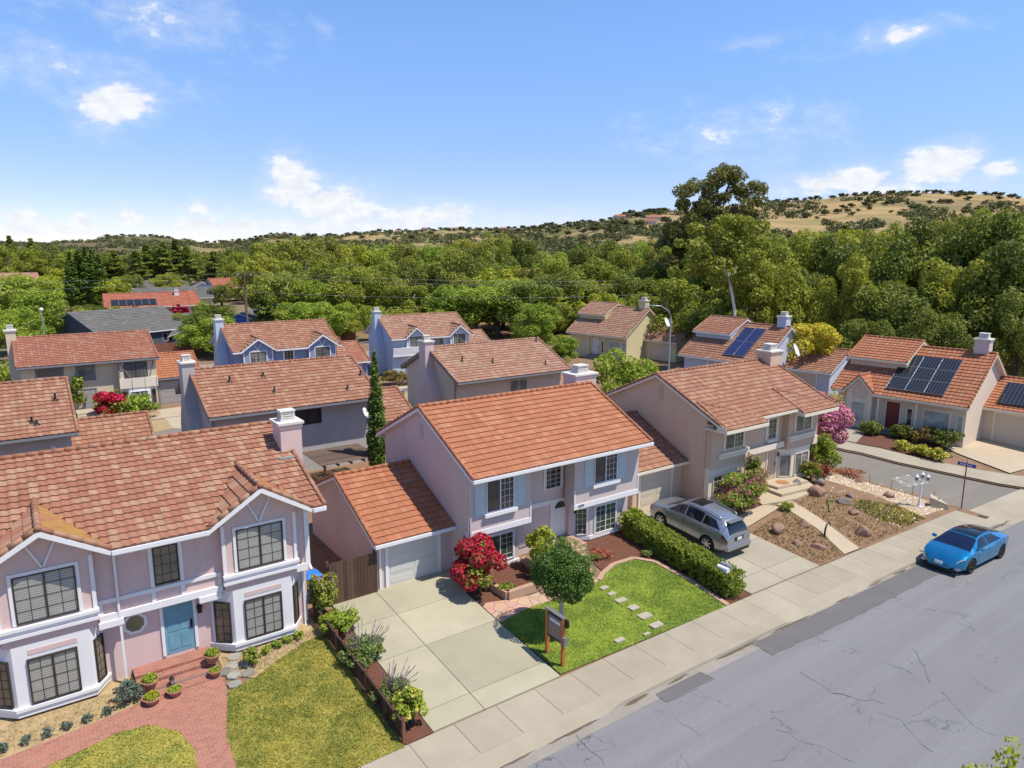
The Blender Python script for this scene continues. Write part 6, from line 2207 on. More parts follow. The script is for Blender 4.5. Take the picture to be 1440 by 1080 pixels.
mb.build('trunk', 'bark_pale', BT, True)
# hedge along the right of the lawn
HG = thing('hedge', 'long clipped box hedge between the green lawn and the car driveway', 'hedge', (0, 0, 0))
hb = []
rg = random.Random(2)
P0, P1 = Vector((23.25, 16.7)), Vector((23.6, 23.4))
for k in range(1500):
    t = rg.random()
    u = rg.uniform(-1, 1)
    c = P0+(P1-P0)*t
    zz = rg.random()
    hh = .98+.5*max(0, t-.75)
    side = rg.choice([0, 1, 2])
    if side == 0:
        u = rg.choice([-1, 1])
    elif side == 1:
        zz = 1.0
    hb.append((c.x+u*.5, c.y, zg(c.y)+.1+zz*(hh-.12), .1, .1, .09))
for k in range(60):
    t = k/60
    c = P0+(P1-P0)*t
    hb.append((c.x, c.y, zg(c.y)+.45, .42, .3, .42))
mesh_obj('foliage', leaf_mesh('foliage', hb, 52000, .04, 4, 'leaf_hedge', shell=.5, up=.45, aspect=.7), HG)
mb = MB()
for k in range(12):
    c = P0+(P1-P0)*(k+.5)/12
    mb.tube([(c.x, c.y, zg(c.y)-.1), (c.x+rg.uniform(-.1, .1), c.y, zg(c.y)+.8)], .025, 5)
mb.build('stem', 'bark', HG)
# red bougainvillea by the garage drive
bush('bougainvillea', 'vivid red bougainvillea against the corner of the mauve house', 14.3, 22.5, 2.2, 2.55, 'leaf_mid', 3600, .065, 41, petals=[('petal_red', 4000, .06, .15), ('petal_dark_red', 1500, .06, .05)])
bush('citrus_bush', 'yellow green leafy shrub between the mauve house and the ball tree', 17.35, 22.4, 1.5, 2.2, 'leaf_lime', 2400, .075, 42)
bush('shrub', 'small dark shrub with reddish leaves under the citrus bush', 17.0, 21.7, .9, .8, 'leaf_brown', 500, .06, 43)
bush('shrub', 'low green shrub inside the salmon planter', 15.2, 21.75, .8, .5, 'leaf_mid', 500, .06, 44)
bush('shrub', 'leggy shrub at the bay window end of the hedge', 23.4, 22.9, 1.2, 1.6, 'leaf_hedge', 1200, .07, 45)
bush('shrub', 'small silvery mound in the mulch beside the hedge', 22.6, 21.1, .6, .35, 'leaf_lavender', 500, .04, 46, stem=False)
bush('shrub', 'low reddish groundcover in the mulch bed by the front steps', 20.7, 22.2, 1.2, .3, 'leaf_coral', 500, .05, 47, stem=False)
bush('shrub', 'green clump in the mulch bed right of the front steps', 20.3, 22.0, .6, .35, 'leaf_lavender', 350, .05, 48, stem=False)
# driveway bed: lavender, rose
def spikes(o, n, h, seed, w, mat='leaf_brown'):
    rg = random.Random(seed)
    mb = MB()
    for k in range(n):
        a = rg.uniform(0, 6.28)
        l = rg.uniform(.35, 1.0)*w
        p0 = Vector((math.cos(a)*w*.2, math.sin(a)*w*.2, h*.4))
        p1 = Vector((math.cos(a)*l+rg.uniform(.0, .3), math.sin(a)*l, h*rg.uniform(.9, 1.5)))
        mb.tube([p0, (p0+p1)/2+Vector((0, 0, .08)), p1], [.006, .006, .012], 4)
        mb.tube([p1, p1+(p1-p0).normalized()*.1], [.016, .006], 4)
    mb.build('flower_spike', mat, o)
o = bush('lavender', 'dense green herb mound nearest the wooden gate in the driveway bed', 8.5, 22.8, 1.35, .9, 'leaf_bright', 3600, .05, 51, stem=False)
spikes(o, 14, .7, 1, .5, 'leaf_lavender')
o = bush('lavender', 'lavender bush with long dry flower spikes in the middle of the driveway bed', 8.5, 20.6, 1.5, 1.0, 'leaf_lavender', 4200, .05, 52, stem=False)
spikes(o, 34, .9, 2, .75, 'petal_lilac')
o = bush('lavender', 'sparse grey lavender near the pavement end of the driveway bed', 8.5, 18.4, 1.2, .8, 'leaf_lavender', 2200, .045, 53, stem=False)
spikes(o, 34, .8, 3, .6, 'petal_lilac')
bush('rose_bush', 'yellow rose bush beside the last post of the picket fence', 8.52, 17.25, 1.1, 1.25, 'leaf_bright', 1900, .06, 54, petals=[('petal_yellow', 190, .06, .45)])
bush('jasmine', 'tall climbing jasmine with lilac blossom at the corner of the pink house', 8.35, 23.9, 1.15, 2.1, 'leaf_mid', 4200, .06, 55, petals=[('petal_lilac', 160, .05, .5)])
# left house plants
bush('shrub', 'round green box shrub beside the slate paving', 5.35, 22.45, .62, .7, 'leaf_hedge', 900, .04, 61)
rg = random.Random(3)
for k, (x, y) in enumerate(((5.95, 22.85), (6.35, 22.95), (6.75, 23.05), (7.15, 23.1))):
    bush('seedling', 'small green plant in the row under the right bay window of the pink house', x, y, .38, .3, 'leaf_bright', 160, .05, 62+k, 'plant', group='seedlings under the right bay', stem=False)
bush('shrub', 'grey green shrub at the foot of the brick porch steps', 1.7, 22.55, .8, .75, 'leaf_blue', 1200, .04, 70)
for k in range(7):
    bush('seedling', 'small drab plant in the row along the edge of the brick path', -1.9+k*.5, 22.15+k*.03, .3, .3, 'leaf_blue', 120, .045, 71+k, 'plant', group='seedlings along the brick path', stem=False)
def pot(label, x, y, z, r, h, leaf, low=False):
    o = thing('potted_plant', label, 'potted plant', (x, y, z))
    mb = MB()
    mb.lathe([(r*.62, 0), (r*.95, h*.8), (r*1.08, h*.82), (r*1.08, h), (r*.92, h), (r*.9, h*.85)], (0, 0, 0), 16)
    mb.build('pot', 'terracotta', o, False)
    mesh_obj('foliage', leaf_mesh('foliage', [(0, 0, h*(.95 if low else 1.15), r*.9, r*.9, r*(.3 if low else .55))], 420, .04, 5, leaf), o)
pot('terracotta pot with a green cushion plant on the upper porch step at left', 2.35, 22.75, .80, .24, .28, 'leaf_bright')
pot('wide terracotta bowl of bright plants at the foot of the porch steps', 2.3, 22.15, .64, .24, .2, 'leaf_lime')
pot('shallow terracotta bowl at the middle of the bottom porch step', 2.95, 22.2, .64, .23, .2, 'leaf_bright', True)
pot('terracotta pot with a green cushion plant on the right end of the porch', 4.25, 22.95, .9, .24, .3, 'leaf_bright')
pot('shallow terracotta bowl below the right porch pot', 4.2, 22.45, .72, .2, .18, 'leaf_bright', True)
o = thing('lantern', 'small dark lantern standing on the brick porch step', 'lantern', (2.95, 22.62, .76))
mb = MB(); mb.lathe([(.08, 0), (.08, .03), (.06, .05)], (0, 0, 0), 8)
for k in range(4):
    a = k*1.57+.78
    mb.tube([(math.cos(a)*.07, math.sin(a)*.07, .04), (math.cos(a)*.07, math.sin(a)*.07, .2)], .008, 5)
mb.lathe([(.09, .2), (.03, .27), (.012, .3)], (0, 0, 0), 8)
mb.build('cage', 'dark_metal', o)
mb = MB(); mb.lathe([(.045, .05), (.045, .18)], (0, 0, 0), 8); mb.build('candle_glass', 'lantern_glass', o)
# cypress column behind the mauve house
o = plant('column_tree', 526, 490, 41, 1.45, 'slim pointed cypress between the grey rear house and the mauve house', gz=.6)
o.scale = (o.scale[0]*.9, o.scale[1]*.9, o.scale[2])
# tan house plants
bush('bougainvillea', 'sprawling magenta and green bougainvillea beside the silver car', 31.0, 22.2, 4.4, 2.3, 'leaf_bright', 6000, .07, 81, petals=[('petal_magenta', 1250, .065, .1)], depth=2.4)
bush('bougainvillea', 'tall green climbing stem rising at the entrance of the tan house', 32.6, 22.8, 1.0, 3.0, 'leaf_mid', 1500, .07, 82, petals=[('petal_pink', 120, .06, .1)])
bush('shrub', 'small dark green tuft beside the pale entrance slab', 33.0, 20.9, .9, .5, 'leaf_mid', 700, .05, 83, stem=False)
bush('shrub', 'round green shrub with red-tipped growth at the bay window', 38.3, 22.9, 1.5, 1.3, 'leaf_mid', 1600, .07, 84, petals=[('petal_red', 60, .05, .5)])
bush('shrub', 'coral red shrub right of the bay window shrub', 39.4, 22.6, .9, 1.0, 'leaf_coral', 700, .06, 85)
bush('shrub', 'large yellow green shrub at the corner of the tan house', 40.35, 23.3, 2.3, 2.5, 'leaf_hedge', 3000, .09, 86)
bush('oleander', 'big pink blossoming oleander beside the tan house', 43.3, 25.2, 4.9, 4.8, 'leaf_mid', 4000, .10, 87, petals=[('petal_pink', 8000, .10, .25)], depth=4.2)
bush('shrub', 'coral flowering groundcover along the cross street kerb', 41.2, 22.0, 1.6, .5, 'leaf_coral', 700, .06, 88, depth=2.2, stem=False)
bush('street_tree', 'round bright green tree left of the street lamp behind the tan house', 41.0, 42.0, 6.2, 6.0, 'leaf_bright', 6500, .14, 89, 'tree', z=.5)
# low house shrubs
for k, (px, py, w_, h_) in enumerate(((1226, 598, 1.6, 1.5), (1272, 604, 1.8, 1.4), (1302, 608, 2.0, 1.5), (1340, 615, 2.2, 1.6))):
    x, y = ((51.7, 26.3), (52.4, 24.4), (52.7, 23.0), (52.9, 21.5))[k]
    bush('shrub', ['dark rounded shrub left of the porch steps of the peach house', 'dark clipped shrub right of the porch steps', 'dark brown green shrub under the picture window', 'dark clipped shrub at the right corner of the peach house'][k], x, y, w_, h_, 'leaf_dark' if k != 2 else 'leaf_brown', 1500, .08, 90+k, z=.55)
for k, (px, py) in enumerate(((1262, 624), (1292, 632), (1318, 636))):
    x, y = ((49.6, 23.1), (49.7, 21.8), (49.5, 20.6))[k]
    bush('shrub', ['small yellow shrub left in the mulch of the peach house', 'pale yellow green shrub in the middle of the mulch', 'bright yellow blossoming shrub at the driveway of the peach house'][k], x, y, 1.3, 1.0, 'leaf_lime', 700, .08, 95+k, petals=[('petal_yellow', 260, .07, .2)], z=.45)
# cream house plants
bush('bougainvillea', 'red bougainvillea at the steps of the cream house', *on_ground_xy(155, 590), 3.2, 2.6, 'leaf_mid', 700, .12, 101, petals=[('petal_red', 2200, .13, .1)], z=.5)
bush('shrub', 'bright green shrub below the bay window of the cream house', *on_ground_xy(196, 588), 3.0, 2.2, 'leaf_bright', 1500, .13, 102, z=.5)
bush('shrub', 'leafy green tree-like shrub between the left rear roof and the cream house', *on_ground_xy(103, 585), 3.0, 4.2, 'leaf_hedge', 2200, .14, 103, z=.5)
bush('shrub', 'green shrub above the roof at the left edge', *on_ground_xy(30, 560), 6.5, 4.2, 'leaf_hedge', 2600, .14, 104, z=.5)
bush('red_maple', 'dark red maple before the distant red roof', *(lambda p: (p.x, p.y))(at(252, 447, 122)), 4.5, 4.6, 'petal_dark_red', 1500, .28, 105, 'tree', z=.5)
bush('shrub', 'low red-green shrubs beside the pale blue house', *on_ground_xy(560, 541), 5.0, 1.6, 'leaf_brown', 1400, .14, 106, z=.5, depth=3)
for k, px in enumerate((72, 95, 120, 145, 170, 190)):
    p = at(px, 446, 112)
    bush('tall_hedge', 'bronze green hedge shrub in the row before the cypresses', p.x, p.y, 5, 5.2, 'leaf_brown' if k % 2 else 'leaf_mid', 900, .3, 110+k, group='hedge shrubs before the cypresses', z=.5)
# a young tree at the near kerb, only its top shows
p = at(1420, 1054, 14.0)
NTR = thing('street_tree', 'young tree at the near kerb whose yellow green top pokes into the corner', 'tree', (p.x, p.y, 0))
th = p.z
B = [(0.05, 0, th-.05, .16, .16, .32), (.22, .1, th-.35, .2, .2, .25), (-.15, -.1, th-.55, .25, .25, .3), (0, 0, th-1.3, .8, .8, .8), (.5, .3, th-1.9, .9, .9, .9), (-.6, .2, th-2.2, .9, .9, .9), (.9, -.2, th-.5, .2, .2, .3)]
mesh_obj('crown', leaf_mesh('crown', B, 2600, .085, 6, 'leaf_lime', up=.6, aspect=.3), NTR)
mb = MB(); mb.tube([(0, 0, 0), (.02, 0, th*.5), (0, 0, th-.3)], [.12, .09, .015], 8); mb.tube([(0, 0, th*.55), (.5, -.1, th-1.4), (.85, -.2, th-.5)], [.04, .03, .008], 6); mb.build('trunk', 'bark', NTR)

# ------------------------------------------------------------------ rocks of the corner garden
def rock(label, x, y, r, h, mat='rock_red', seed=0, group=None, rz=0):
    import bmesh
    bm = bmesh.new()
    bmesh.ops.create_icosphere(bm, subdivisions=3, radius=1)
    rg = random.Random(seed)
    pl = [(Vector((rg.gauss(0, 1), rg.gauss(0, 1), rg.gauss(0, .8))).normalized(), rg.uniform(.55, .85)) for _ in range(9)]
    for v in bm.verts:
        c = v.co.normalized()
        k = 1.0
        for n, dd in pl:
            q = c.dot(n)
            if q > 0.05:
                k = min(k, dd/q)
        c = c*k
        v.co = Vector((c.x*r, c.y*r*.8, c.z*h*.8+h*.3))
    me = D.meshes.new('rock')
    bm.to_mesh(me)
    bm.free()
    me.materials.append(MATS[mat])
    o = mesh_obj('rock', me, None, (x, y, zg(y)))
    o.rotation_euler = (0, 0, rz)
    tag(o, label, 'rock', group)
for k, (x, y, r, h, mt, lb) in enumerate((
    (30.2, 19.5, .62, .62, 'rock_red', 'pinkish boulder nearest the silver car'), (32.2, 19.35, .5, .42, 'rock_red', 'flat reddish rock beside the curving path'), (30.5, 17.5, .55, .28, 'rock_red', 'low flat rock half buried near the pavement'),
    (29.9, 18.2, .4, .25, 'rock_red', 'small low rock in the weedy bed by the driveway'), (33.9, 17.2, .62, .6, 'rock_red', 'rounded pinkish boulder right of the curving path'), (36.6, 21.3, .85, .75, 'rock_red', 'largest red boulder in the middle of the corner garden'),
    (36.4, 22.6, .55, .75, 'rock_grey', 'dark upright rock behind the largest boulder'), (35.6, 22.9, .45, .5, 'rock_grey', 'dark rock nearest the bay window'), (38.2, 22.1, .6, .5, 'rock_grey', 'dark flat rock beside the gravel strip'),
    (36.9, 19.8, .6, .4, 'rock_grey', 'grey rock at the end of the green hose'), (36.0, 18.8, .5, .3, 'rock_red', 'low rock between gravel and path'), (40.2, 19.0, .5, .4, 'rock_red', 'reddish rock in the white gravel'), (40.9, 21.2, .5, .35, 'rock_red', 'small reddish rock beside the cross street'), (38.1, 20.2, .35, .3, 'rock_grey', 'little dark rock at the gravel edge'))):
    rock(lb, x, y, r*.74, h*.72, mt, 50+k, rz=k*1.3)
mb = MB()
mb.tube([(35.0, 19.6, zg(19.6)+.05), (35.5, 19.9, zg(19.9)+.06), (36.2, 20.4, zg(20.4)+.10), (36.6, 20.3, zg(20.3)+.06)], .045, 6)
tag(mb.build('garden_hose', 'leaf_lavender'), 'pale green hose lying across the corner garden', 'hose')
# stepping stones in the lawn
for k, (x, y, w_, dd, lb) in enumerate(((18.95, 20.0, .22, .16, 'small stepping stone nearest the front steps'), (18.9, 19.5, .24, .17, 'second stepping stone from the front steps'), (18.9, 18.95, .30, .22, 'third stepping stone, rounded and pale'), (18.95, 18.3, .28, .24, 'fourth stepping stone from the steps'),
                           (18.9, 17.65, .34, .28, 'fifth and largest rounded stepping stone'), (18.85, 16.98, .34, .22, 'rectangular stepping stone nearest the pavement'), (16.95, 17.0, .26, .16, 'stray paler stone left of the stepping stone row'), (18.1, 16.75, .2, .09, 'half sunken stone at the lawn edge'))):
    mb = MB()
    rg = random.Random(k)
    w_, dd = w_*.8, dd*.72
    mb.prism([(a*w_*rg.uniform(.92, 1.06), b*dd*rg.uniform(.9, 1.08)) for a, b in ((-1, -.8), (-.85, -1), (.85, -1), (1, -.75), (1, .8), (.8, 1), (-.8, 1), (-1, .8))], -.05, .06, lambda a, b, t: (a, b, t))
    o = mb.build('stepping_stone', 'flagstone')
    fixnormals(o)
    o.location = (x, y, zg(y)+.01)
    tag(o, lb, 'stepping stone', 'stepping stones in the lawn')
# ------------------------------------------------------------------ vehicles
def lerp_tab(tab, x):
    return float(np.interp(x, [a for a, _ in tab], [b for _, b in tab]))
class CarShape:
    def __init__(s, L, ztop, zbelt, w, wr, zb):
        s.L, s.ztop, s.zbelt, s.w, s.wr, s.zb = L, ztop, zbelt, w, wr, zb
    def tab(s, t, x):
        return sum(lerp_tab(t, x+d)*k for d, k in ((-.07, .25), (0, .5), (.07, .25)))
    def sec(s, x):
        zt, zl, w, wr, zb = (s.tab(t, x) for t in (s.ztop, s.zbelt, s.w, s.wr, s.zb))
        zl = min(zl, zt-.03)
        wr = min(wr, w*.97)
        zm = zb+(zl-zb)*.45
        return [(0, zb), (w*.86, zb), (w*.97, zb+.10), (w*1.0, zm), (w*.995, zm+(zl-zm)*.6), (w*.955, zl), (wr, zt-(zt-zl)*.10-.012), (wr*.72, zt-.004), (0, zt+.012)]
    def p(s, x, v):
        S = s.sec(x)
        k = min(int(v), len(S)-2)
        t = v-k
        return Vector((x, S[k][0]+(S[k+1][0]-S[k][0])*t, S[k][1]+(S[k+1][1]-S[k][1])*t))
    def panel(s, xa, xb, va, vb, off=.006, n=8, m=4, side=1, skew=(0, 0)):
        """a patch of the skin lifted a little; skew shifts the upper corners along x"""
        mb = MB()
        for i in range(n+1):
            for j in range(m+1):
                t = j/m
                a, b = xa+skew[0]*t, xb+skew[1]*t
                x = a+(b-a)*i/n
                v = va+(vb-va)*t
                q = s.p(x, v)
                dx = s.p(x+.02, v)-s.p(x-.02, v)
                dv = s.p(x, min(v+.04, 7.99))-s.p(x, max(v-.04, 0))
                nn = dv.cross(dx)
                nn = nn.normalized() if nn.length > 1e-9 else Vector((0, 0, 1))
                q = q+nn*off
                mb.v.append((q.x, q.y*side, q.z))
        for i in range(n):
            for j in range(m):
                a = i*(m+1)+j
                f = (a, a+m+1, a+m+2, a+1)
                mb.f.append(f if side > 0 else f[::-1])
        return mb
    def body(s, name, mat, root, wheels, wr_):
        import bmesh
        st = np.linspace(-s.L/2, s.L/2, 44)
        vs, fs = [], []
        ring = 16
        for x in st:
            S = s.sec(x)
            half = [(x, y, z) for y, z in S]
            vs += half+[(x, -y, z) for y, z in S[-2:0:-1]]
        for i in range(len(st)-1):
            for k in range(ring):
                k2 = (k+1) % ring
                fs.append((i*ring+k, (i+1)*ring+k, (i+1)*ring+k2, i*ring+k2))
        fs.append(tuple(range(ring)))
        fs.append(tuple((len(st)-1)*ring+k for k in range(ring))[::-1])
        me = D.meshes.new(name)
        me.from_pydata(vs, [], fs)
        bm = bmesh.new()
        bm.from_mesh(me)
        bmesh.ops.recalc_face_normals(bm, faces=bm.faces)
        bm.to_mesh(me)
        bm.free()
        o = D.objects.new(name, me)
        COL.objects.link(o)
        cut = MB()
        for wx in wheels:
            for sd in (-1, 1):
                cut.tube([(wx, sd*.62, wr_), (wx, sd*1.3, wr_)], wr_+.055, 28)
        c = _build(cut, 'cutter', mat)
        fixnormals(c)
        md = o.modifiers.new('b', 'BOOLEAN')
        md.object = c
        md.operation = 'DIFFERENCE'
        md.solver = 'EXACT'
        bpy.context.view_layer.update()
        me2 = D.meshes.new_from_object(o.evaluated_get(bpy.context.evaluated_depsgraph_get()))
        o.modifiers.clear()
        o.data = me2
        D.objects.remove(c)
        me2.materials.clear()
        me2.materials.append(MATS[mat])
        for pl in me2.polygons:
            pl.use_smooth = True
            pl.material_index = 0
        me2.set_sharp_from_angle(angle=rad(32))
        o.parent = root
        return o
def wheel(root, x, y, r, wd, rim, side, spokes=10):
    mb = MB()
    n = 28
    prof = [(r*.66, -wd/2), (r*.93, -wd/2), (r, -wd*.36), (r, wd*.36), (r*.93, wd/2), (r*.66, wd/2), (r*.62, wd*.3)]
    b = len(mb.v)
    for q, t in prof:
        for k in range(n):
            a = 6.28318*k/n
            mb.v.append((x+q*math.cos(a), y+t*side, r+q*math.sin(a)))
    for i in range(len(prof)-1):
        for k in range(n):
            mb.f.append((i*n+k, i*n+(k+1) % n, (i+1)*n+(k+1) % n, (i+1)*n+k))
    w_ = mb.build('wheel', 'tyre', root, True)
    mb = MB()
    mb.tube([(x, y+side*wd*.12, r), (x, y+side*wd*.16, r)], r*.64, n)
    mb.build('wheel_well', 'black_plastic', w_)
    mb = MB()
    for k in range(n):
        a, c = 6.28318*k/n, 6.28318*(k+1)/n
        for (q0, q1) in ((r*.60, r*.67),):
            mb.quad((x+q0*math.cos(a), y+side*wd*.44, r+q0*math.sin(a)), (x+q1*math.cos(a), y+side*wd*.5, r+q1*math.sin(a)), (x+q1*math.cos(c), y+side*wd*.5, r+q1*math.sin(c)), (x+q0*math.cos(c), y+side*wd*.44, r+q0*math.sin(c)))
    for k in range(spokes):
        a = 6.28318*k/spokes
        mb.bar((x+r*.08*math.cos(a), y+side*wd*.42, r+r*.08*math.sin(a)), (x+r*.63*math.cos(a), y+side*wd*.40, r+r*.63*math.sin(a)), .055, .03, (0, 1, 0))
    mb.tube([(x, y+side*wd*.30, r), (x, y+side*wd*.46, r)], r*.16, 12)
    mb.build('rim', rim, w_)
def car(label, cat, S, paint, loc, rz, pitch, wheels, wr_, rim, hatch, glassm, roofglass, spokes, detail=True):
    root = thing('parked_car', label, cat, loc, rz)
    root.rotation_euler = (0, -pitch, rz)
    S.body('body', paint, root, wheels, wr_)
    W = .985*max(b for _, b in S.w)
    for wx in wheels:
        for sd in (-1, 1):
            wheel(root, wx, sd*(W-.115), wr_, .23, rim, sd, spokes)
    for nm, (xa, xb, va, vb, sk, mat) in hatch.items():
        if vb > 7.5:      # one pane right across
            mb = S.panel(xa, xb, va, 8.0, .006, 14, 6, 1, sk)
            m2 = S.panel(xa, xb, va, 8.0, .006, 14, 6, -1, sk)
            mb.add(m2.v, m2.f)
            o_ = mb.build(nm, mat, root)
            import bmesh
            bm = bmesh.new()
            bm.from_mesh(o_.data)
            bmesh.ops.remove_doubles(bm, verts=bm.verts, dist=.004)
            for f in bm.faces:
                f.smooth = True
            bm.to_mesh(o_.data)
            bm.free()
            continue
        for sd in ((1, -1)):
            mb = S.panel(xa, xb, va, vb, .006, 14, 6, sd, sk)
            mb.build(nm, mat, root, True)
    return root, W
SUV = CarShape(4.95,
    [(-2.475, .90), (-2.43, 1.06), (-2.28, 1.36), (-2.02, 1.58), (-1.4, 1.69), (-.5, 1.745), (.1, 1.73), (.45, 1.63), (1.3, 1.20), (1.5, 1.145), (2.1, 1.05), (2.34, .93), (2.475, .66)],
    [(-2.475, .86), (-2.3, 1.10), (-1.9, 1.20), (-1.0, 1.15), (.9, 1.10), (1.25, 1.08), (2.1, .95), (2.35, .82), (2.475, .58)],
    [(-2.475, .80), (-2.35, .90), (-1.9, .965), (-1.45, .985), (0, .955), (1.45, .98), (2.1, .92), (2.35, .80), (2.475, .62)],
    [(-2.475, .66), (-2.0, .58), (-.8, .61), (.3, .62), (1.25, .76), (2.0, .74), (2.475, .5)],
    [(-2.475, .45), (-2.2, .30), (-1.6, .22), (1.8, .22), (2.3, .26), (2.475, .34)])
sz = zg(21.4)+.04
G = 'car_glass'
suv, W = car('silver sport utility car parked nose-in on the driveway behind the hedge', 'car', SUV, 'paint_silver', (26.22, 21.4, sz), rad(90), math.atan(.078), (-1.45, 1.43), .385, 'rim_silver',
    {'rear_side_window': (-2.02, -1.02, 5.15, 5.82, (.42, 0), G), 'side_window': (-.95, .02, 5.12, 5.9, (0, 0), G), 'front_side_window': (.09, 1.12, 5.12, 5.9, (0, -.52), G),
     'windshield': (.55, 1.28, 6.0, 7.99, (0, 0), G), 'rear_window': (-2.40, -2.12, 6.05, 7.99, (0, 0), G), 'sunroof': (-.55, .15, 7.0, 7.99, (0, 0), G)}, G, False, 7)
suv.scale = (1.0, 1.0, 1.05)
for sd in (-1, 1):
    mb = MB()
    mb.tube([(-1.85, sd*.53, 1.63), (-1.7, sd*.545, 1.70), (-.4, sd*.57, 1.77), (.1, sd*.57, 1.74)], .022, 6)
    mb.build('roof_rail', 'rim_silver', suv, True)
for sd in (-1, 1):
    mb = SUV.panel(-2.455, -2.16, 4.05, 4.75, .008, 6, 3, sd)
    mb.build('tail_light', 'lamp_red', suv, True)
    mb = SUV.panel(2.16, 2.42, 4.2, 4.9, .008, 6, 3, sd)
    mb.build('headlight', 'lamp_clear', suv, True)
    mb = SUV.panel(-1.02, .99, 1.8, 2.35, .01, 10, 3, sd)
    mb.build('sill_trim', 'black_plastic', suv, True)
    mb = MB()
    mb.hexa([(.92, sd*.96, 1.06), (1.06, sd*.96, 1.06), (1.06, sd*1.14, 1.08), (.94, sd*1.14, 1.08), (.93, sd*.96, 1.2), (1.05, sd*.96, 1.17), (1.04, sd*1.14, 1.18), (.94, sd*1.14, 1.2)])
    fixnormals(mb.build('wing_mirror', 'paint_silver', suv))
    for hx in (-.85, .2):
        mb = MB()
        mb.box(hx, hx+.2, sd*.955, sd*.985, .93, .965)
        mb.build('door_handle', 'rim_silver', suv)
    for dx in (-1.0, .05, 1.12):
        mb = SUV.panel(dx-.006, dx+.006, 2.2, 5.05, .003, 1, 12, sd)
        mb.build('door_seam', 'black_plastic', suv)
mb = MB(); mb.box(-2.50, -2.44, -.30, .30, .80, .96); mb.build('number_plate_recess', 'black_plastic', suv)
mb = MB(); mb.box(-2.512, -2.50, -.16, .16, .82, .94); mb.build('number_plate', 'lettering_white', suv)
mb = MB(); mb.box(-2.56, -2.3, -.82, .82, .42, .60); mb.box(-2.53, -2.35, -.6, .6, .30, .42); mb.build('rear_bumper', 'paint_silver', suv)
mb = MB(); mb.box(-2.575, -2.50, -.7, .7, .30, .42); mb.build('bumper_skirt', 'black_plastic', suv)
mb = MB(); mb.box(-2.26, -2.02, -.5, .5, 1.56, 1.59); mb.build('rear_spoiler', 'paint_silver', suv)

SED = CarShape(4.98,
    [(-2.49, .78), (-2.42, .97), (-2.15, 1.07), (-1.7, 1.17), (-1.1, 1.33), (-.4, 1.43), (.1, 1.445), (.45, 1.40), (.85, 1.24), (1.45, .99), (1.9, .90), (2.25, .76), (2.42, .62), (2.49, .48)],
    [(-2.49, .72), (-2.3, .95), (-1.6, 1.0), (0, .93), (1.3, .93), (1.85, .84), (2.25, .71), (2.49, .48)],
    [(-2.49, .70), (-2.35, .86), (-1.8, .965), (-1.2, .985), (1.4, .975), (2.0, .92), (2.3, .76), (2.49, .46)],
    [(-2.49, .6), (-1.8, .60), (-1.2, .57), (-.3, .57), (.4, .60), (1.4, .80), (2.0, .76), (2.49, .42)],
    [(-2.49, .38), (-2.2, .24), (-1.6, .17), (1.8, .17), (2.3, .19), (2.49, .26)])
GB = 'car_glass_blue'
def sedan(label, paint, loc, rz, rim):
    o, W = car(label, 'car', SED, paint, loc, rz, 0, (-1.48, 1.48), .35, rim,
        {'side_window': (-1.35, -.15, 5.15, 5.9, (.45, 0), G), 'front_side_window': (-.08, 1.08, 5.15, 5.9, (0, -.62), G), 'windshield': (.58, 1.44, 6.0, 7.99, (0, 0), GB), 'glass_roof': (-.95, .50, 6.2, 7.99, (0, 0), G), 'rear_window': (-1.95, -1.05, 6.1, 7.99, (0, 0), G)}, GB, True, 5)
    for sd in (-1, 1):
        SED.panel(2.0, 2.33, 4.55, 5.05, .008, 8, 3, sd).build('headlight', 'lamp_clear', o, True)
        SED.panel(2.02, 2.30, 4.62, 4.85, .012, 8, 3, sd).build('lamp_lens', 'black_plastic', o, True)
        SED.panel(-2.46, -2.2, 4.2, 4.8, .008, 6, 3, sd).build('tail_light', 'lamp_red', o, True)
        mb = MB()
        mb.hexa([(.80, sd*.95, .97), (.95, sd*.95, .97), (.93, sd*1.12, 1.0), (.82, sd*1.12, 1.0), (.81, sd*.95, 1.09), (.93, sd*.95, 1.07), (.91, sd*1.12, 1.08), (.82, sd*1.12, 1.10)])
        fixnormals(mb.build('wing_mirror', paint, o))
        for dx in (-1.15, -.1, 1.05):
            SED.panel(dx-.006, dx+.006, 2.2, 5.05, .003, 1, 12, sd).build('door_seam', 'black_plastic', o)
        SED.panel(1.40, 1.43, 5.5, 7.99, .003, 1, 10, sd).build('bonnet_seam', 'black_plastic', o)
        SED.panel(-1.1, 1.1, 1.4, 2.0, .008, 8, 2, sd).build('sill_trim', 'black_plastic', o, True)
    mb = MB(); mb.box(2.40, 2.505, -.62, .62, .17, .28); mb.box(2.3, 2.53, -.8, .8, .15, .175); mb.build('front_splitter', 'black_plastic', o)
    for sd in (-1, 1):
        SED.panel(2.36, 2.47, 1.7, 2.9, .01, 4, 4, sd).build('lower_grille', 'black_plastic', o, True)
    for sd in (-1, 1):
        mb = MB(); mb.box(2.22, 2.40, sd*.55, sd*.80, .30, .36); mb.build('fog_light', 'rim_silver', o)
    mb = MB(); mb.box(2.495, 2.515, -.17, .17, .40, .54); mb.build('number_plate', 'lettering_white', o)
    return o
sedan('bright blue sedan with black glass roof parked at the kerb', 'paint_blue', (35.56, 13.12, 0.0), rad(178.3), 'rim_bronze')
x, y = ground_px(1470, 628, .5)
sedan('white car only just entering the frame at the right edge', 'paint_white', (x, y, .55), rad(250), 'rim_silver')

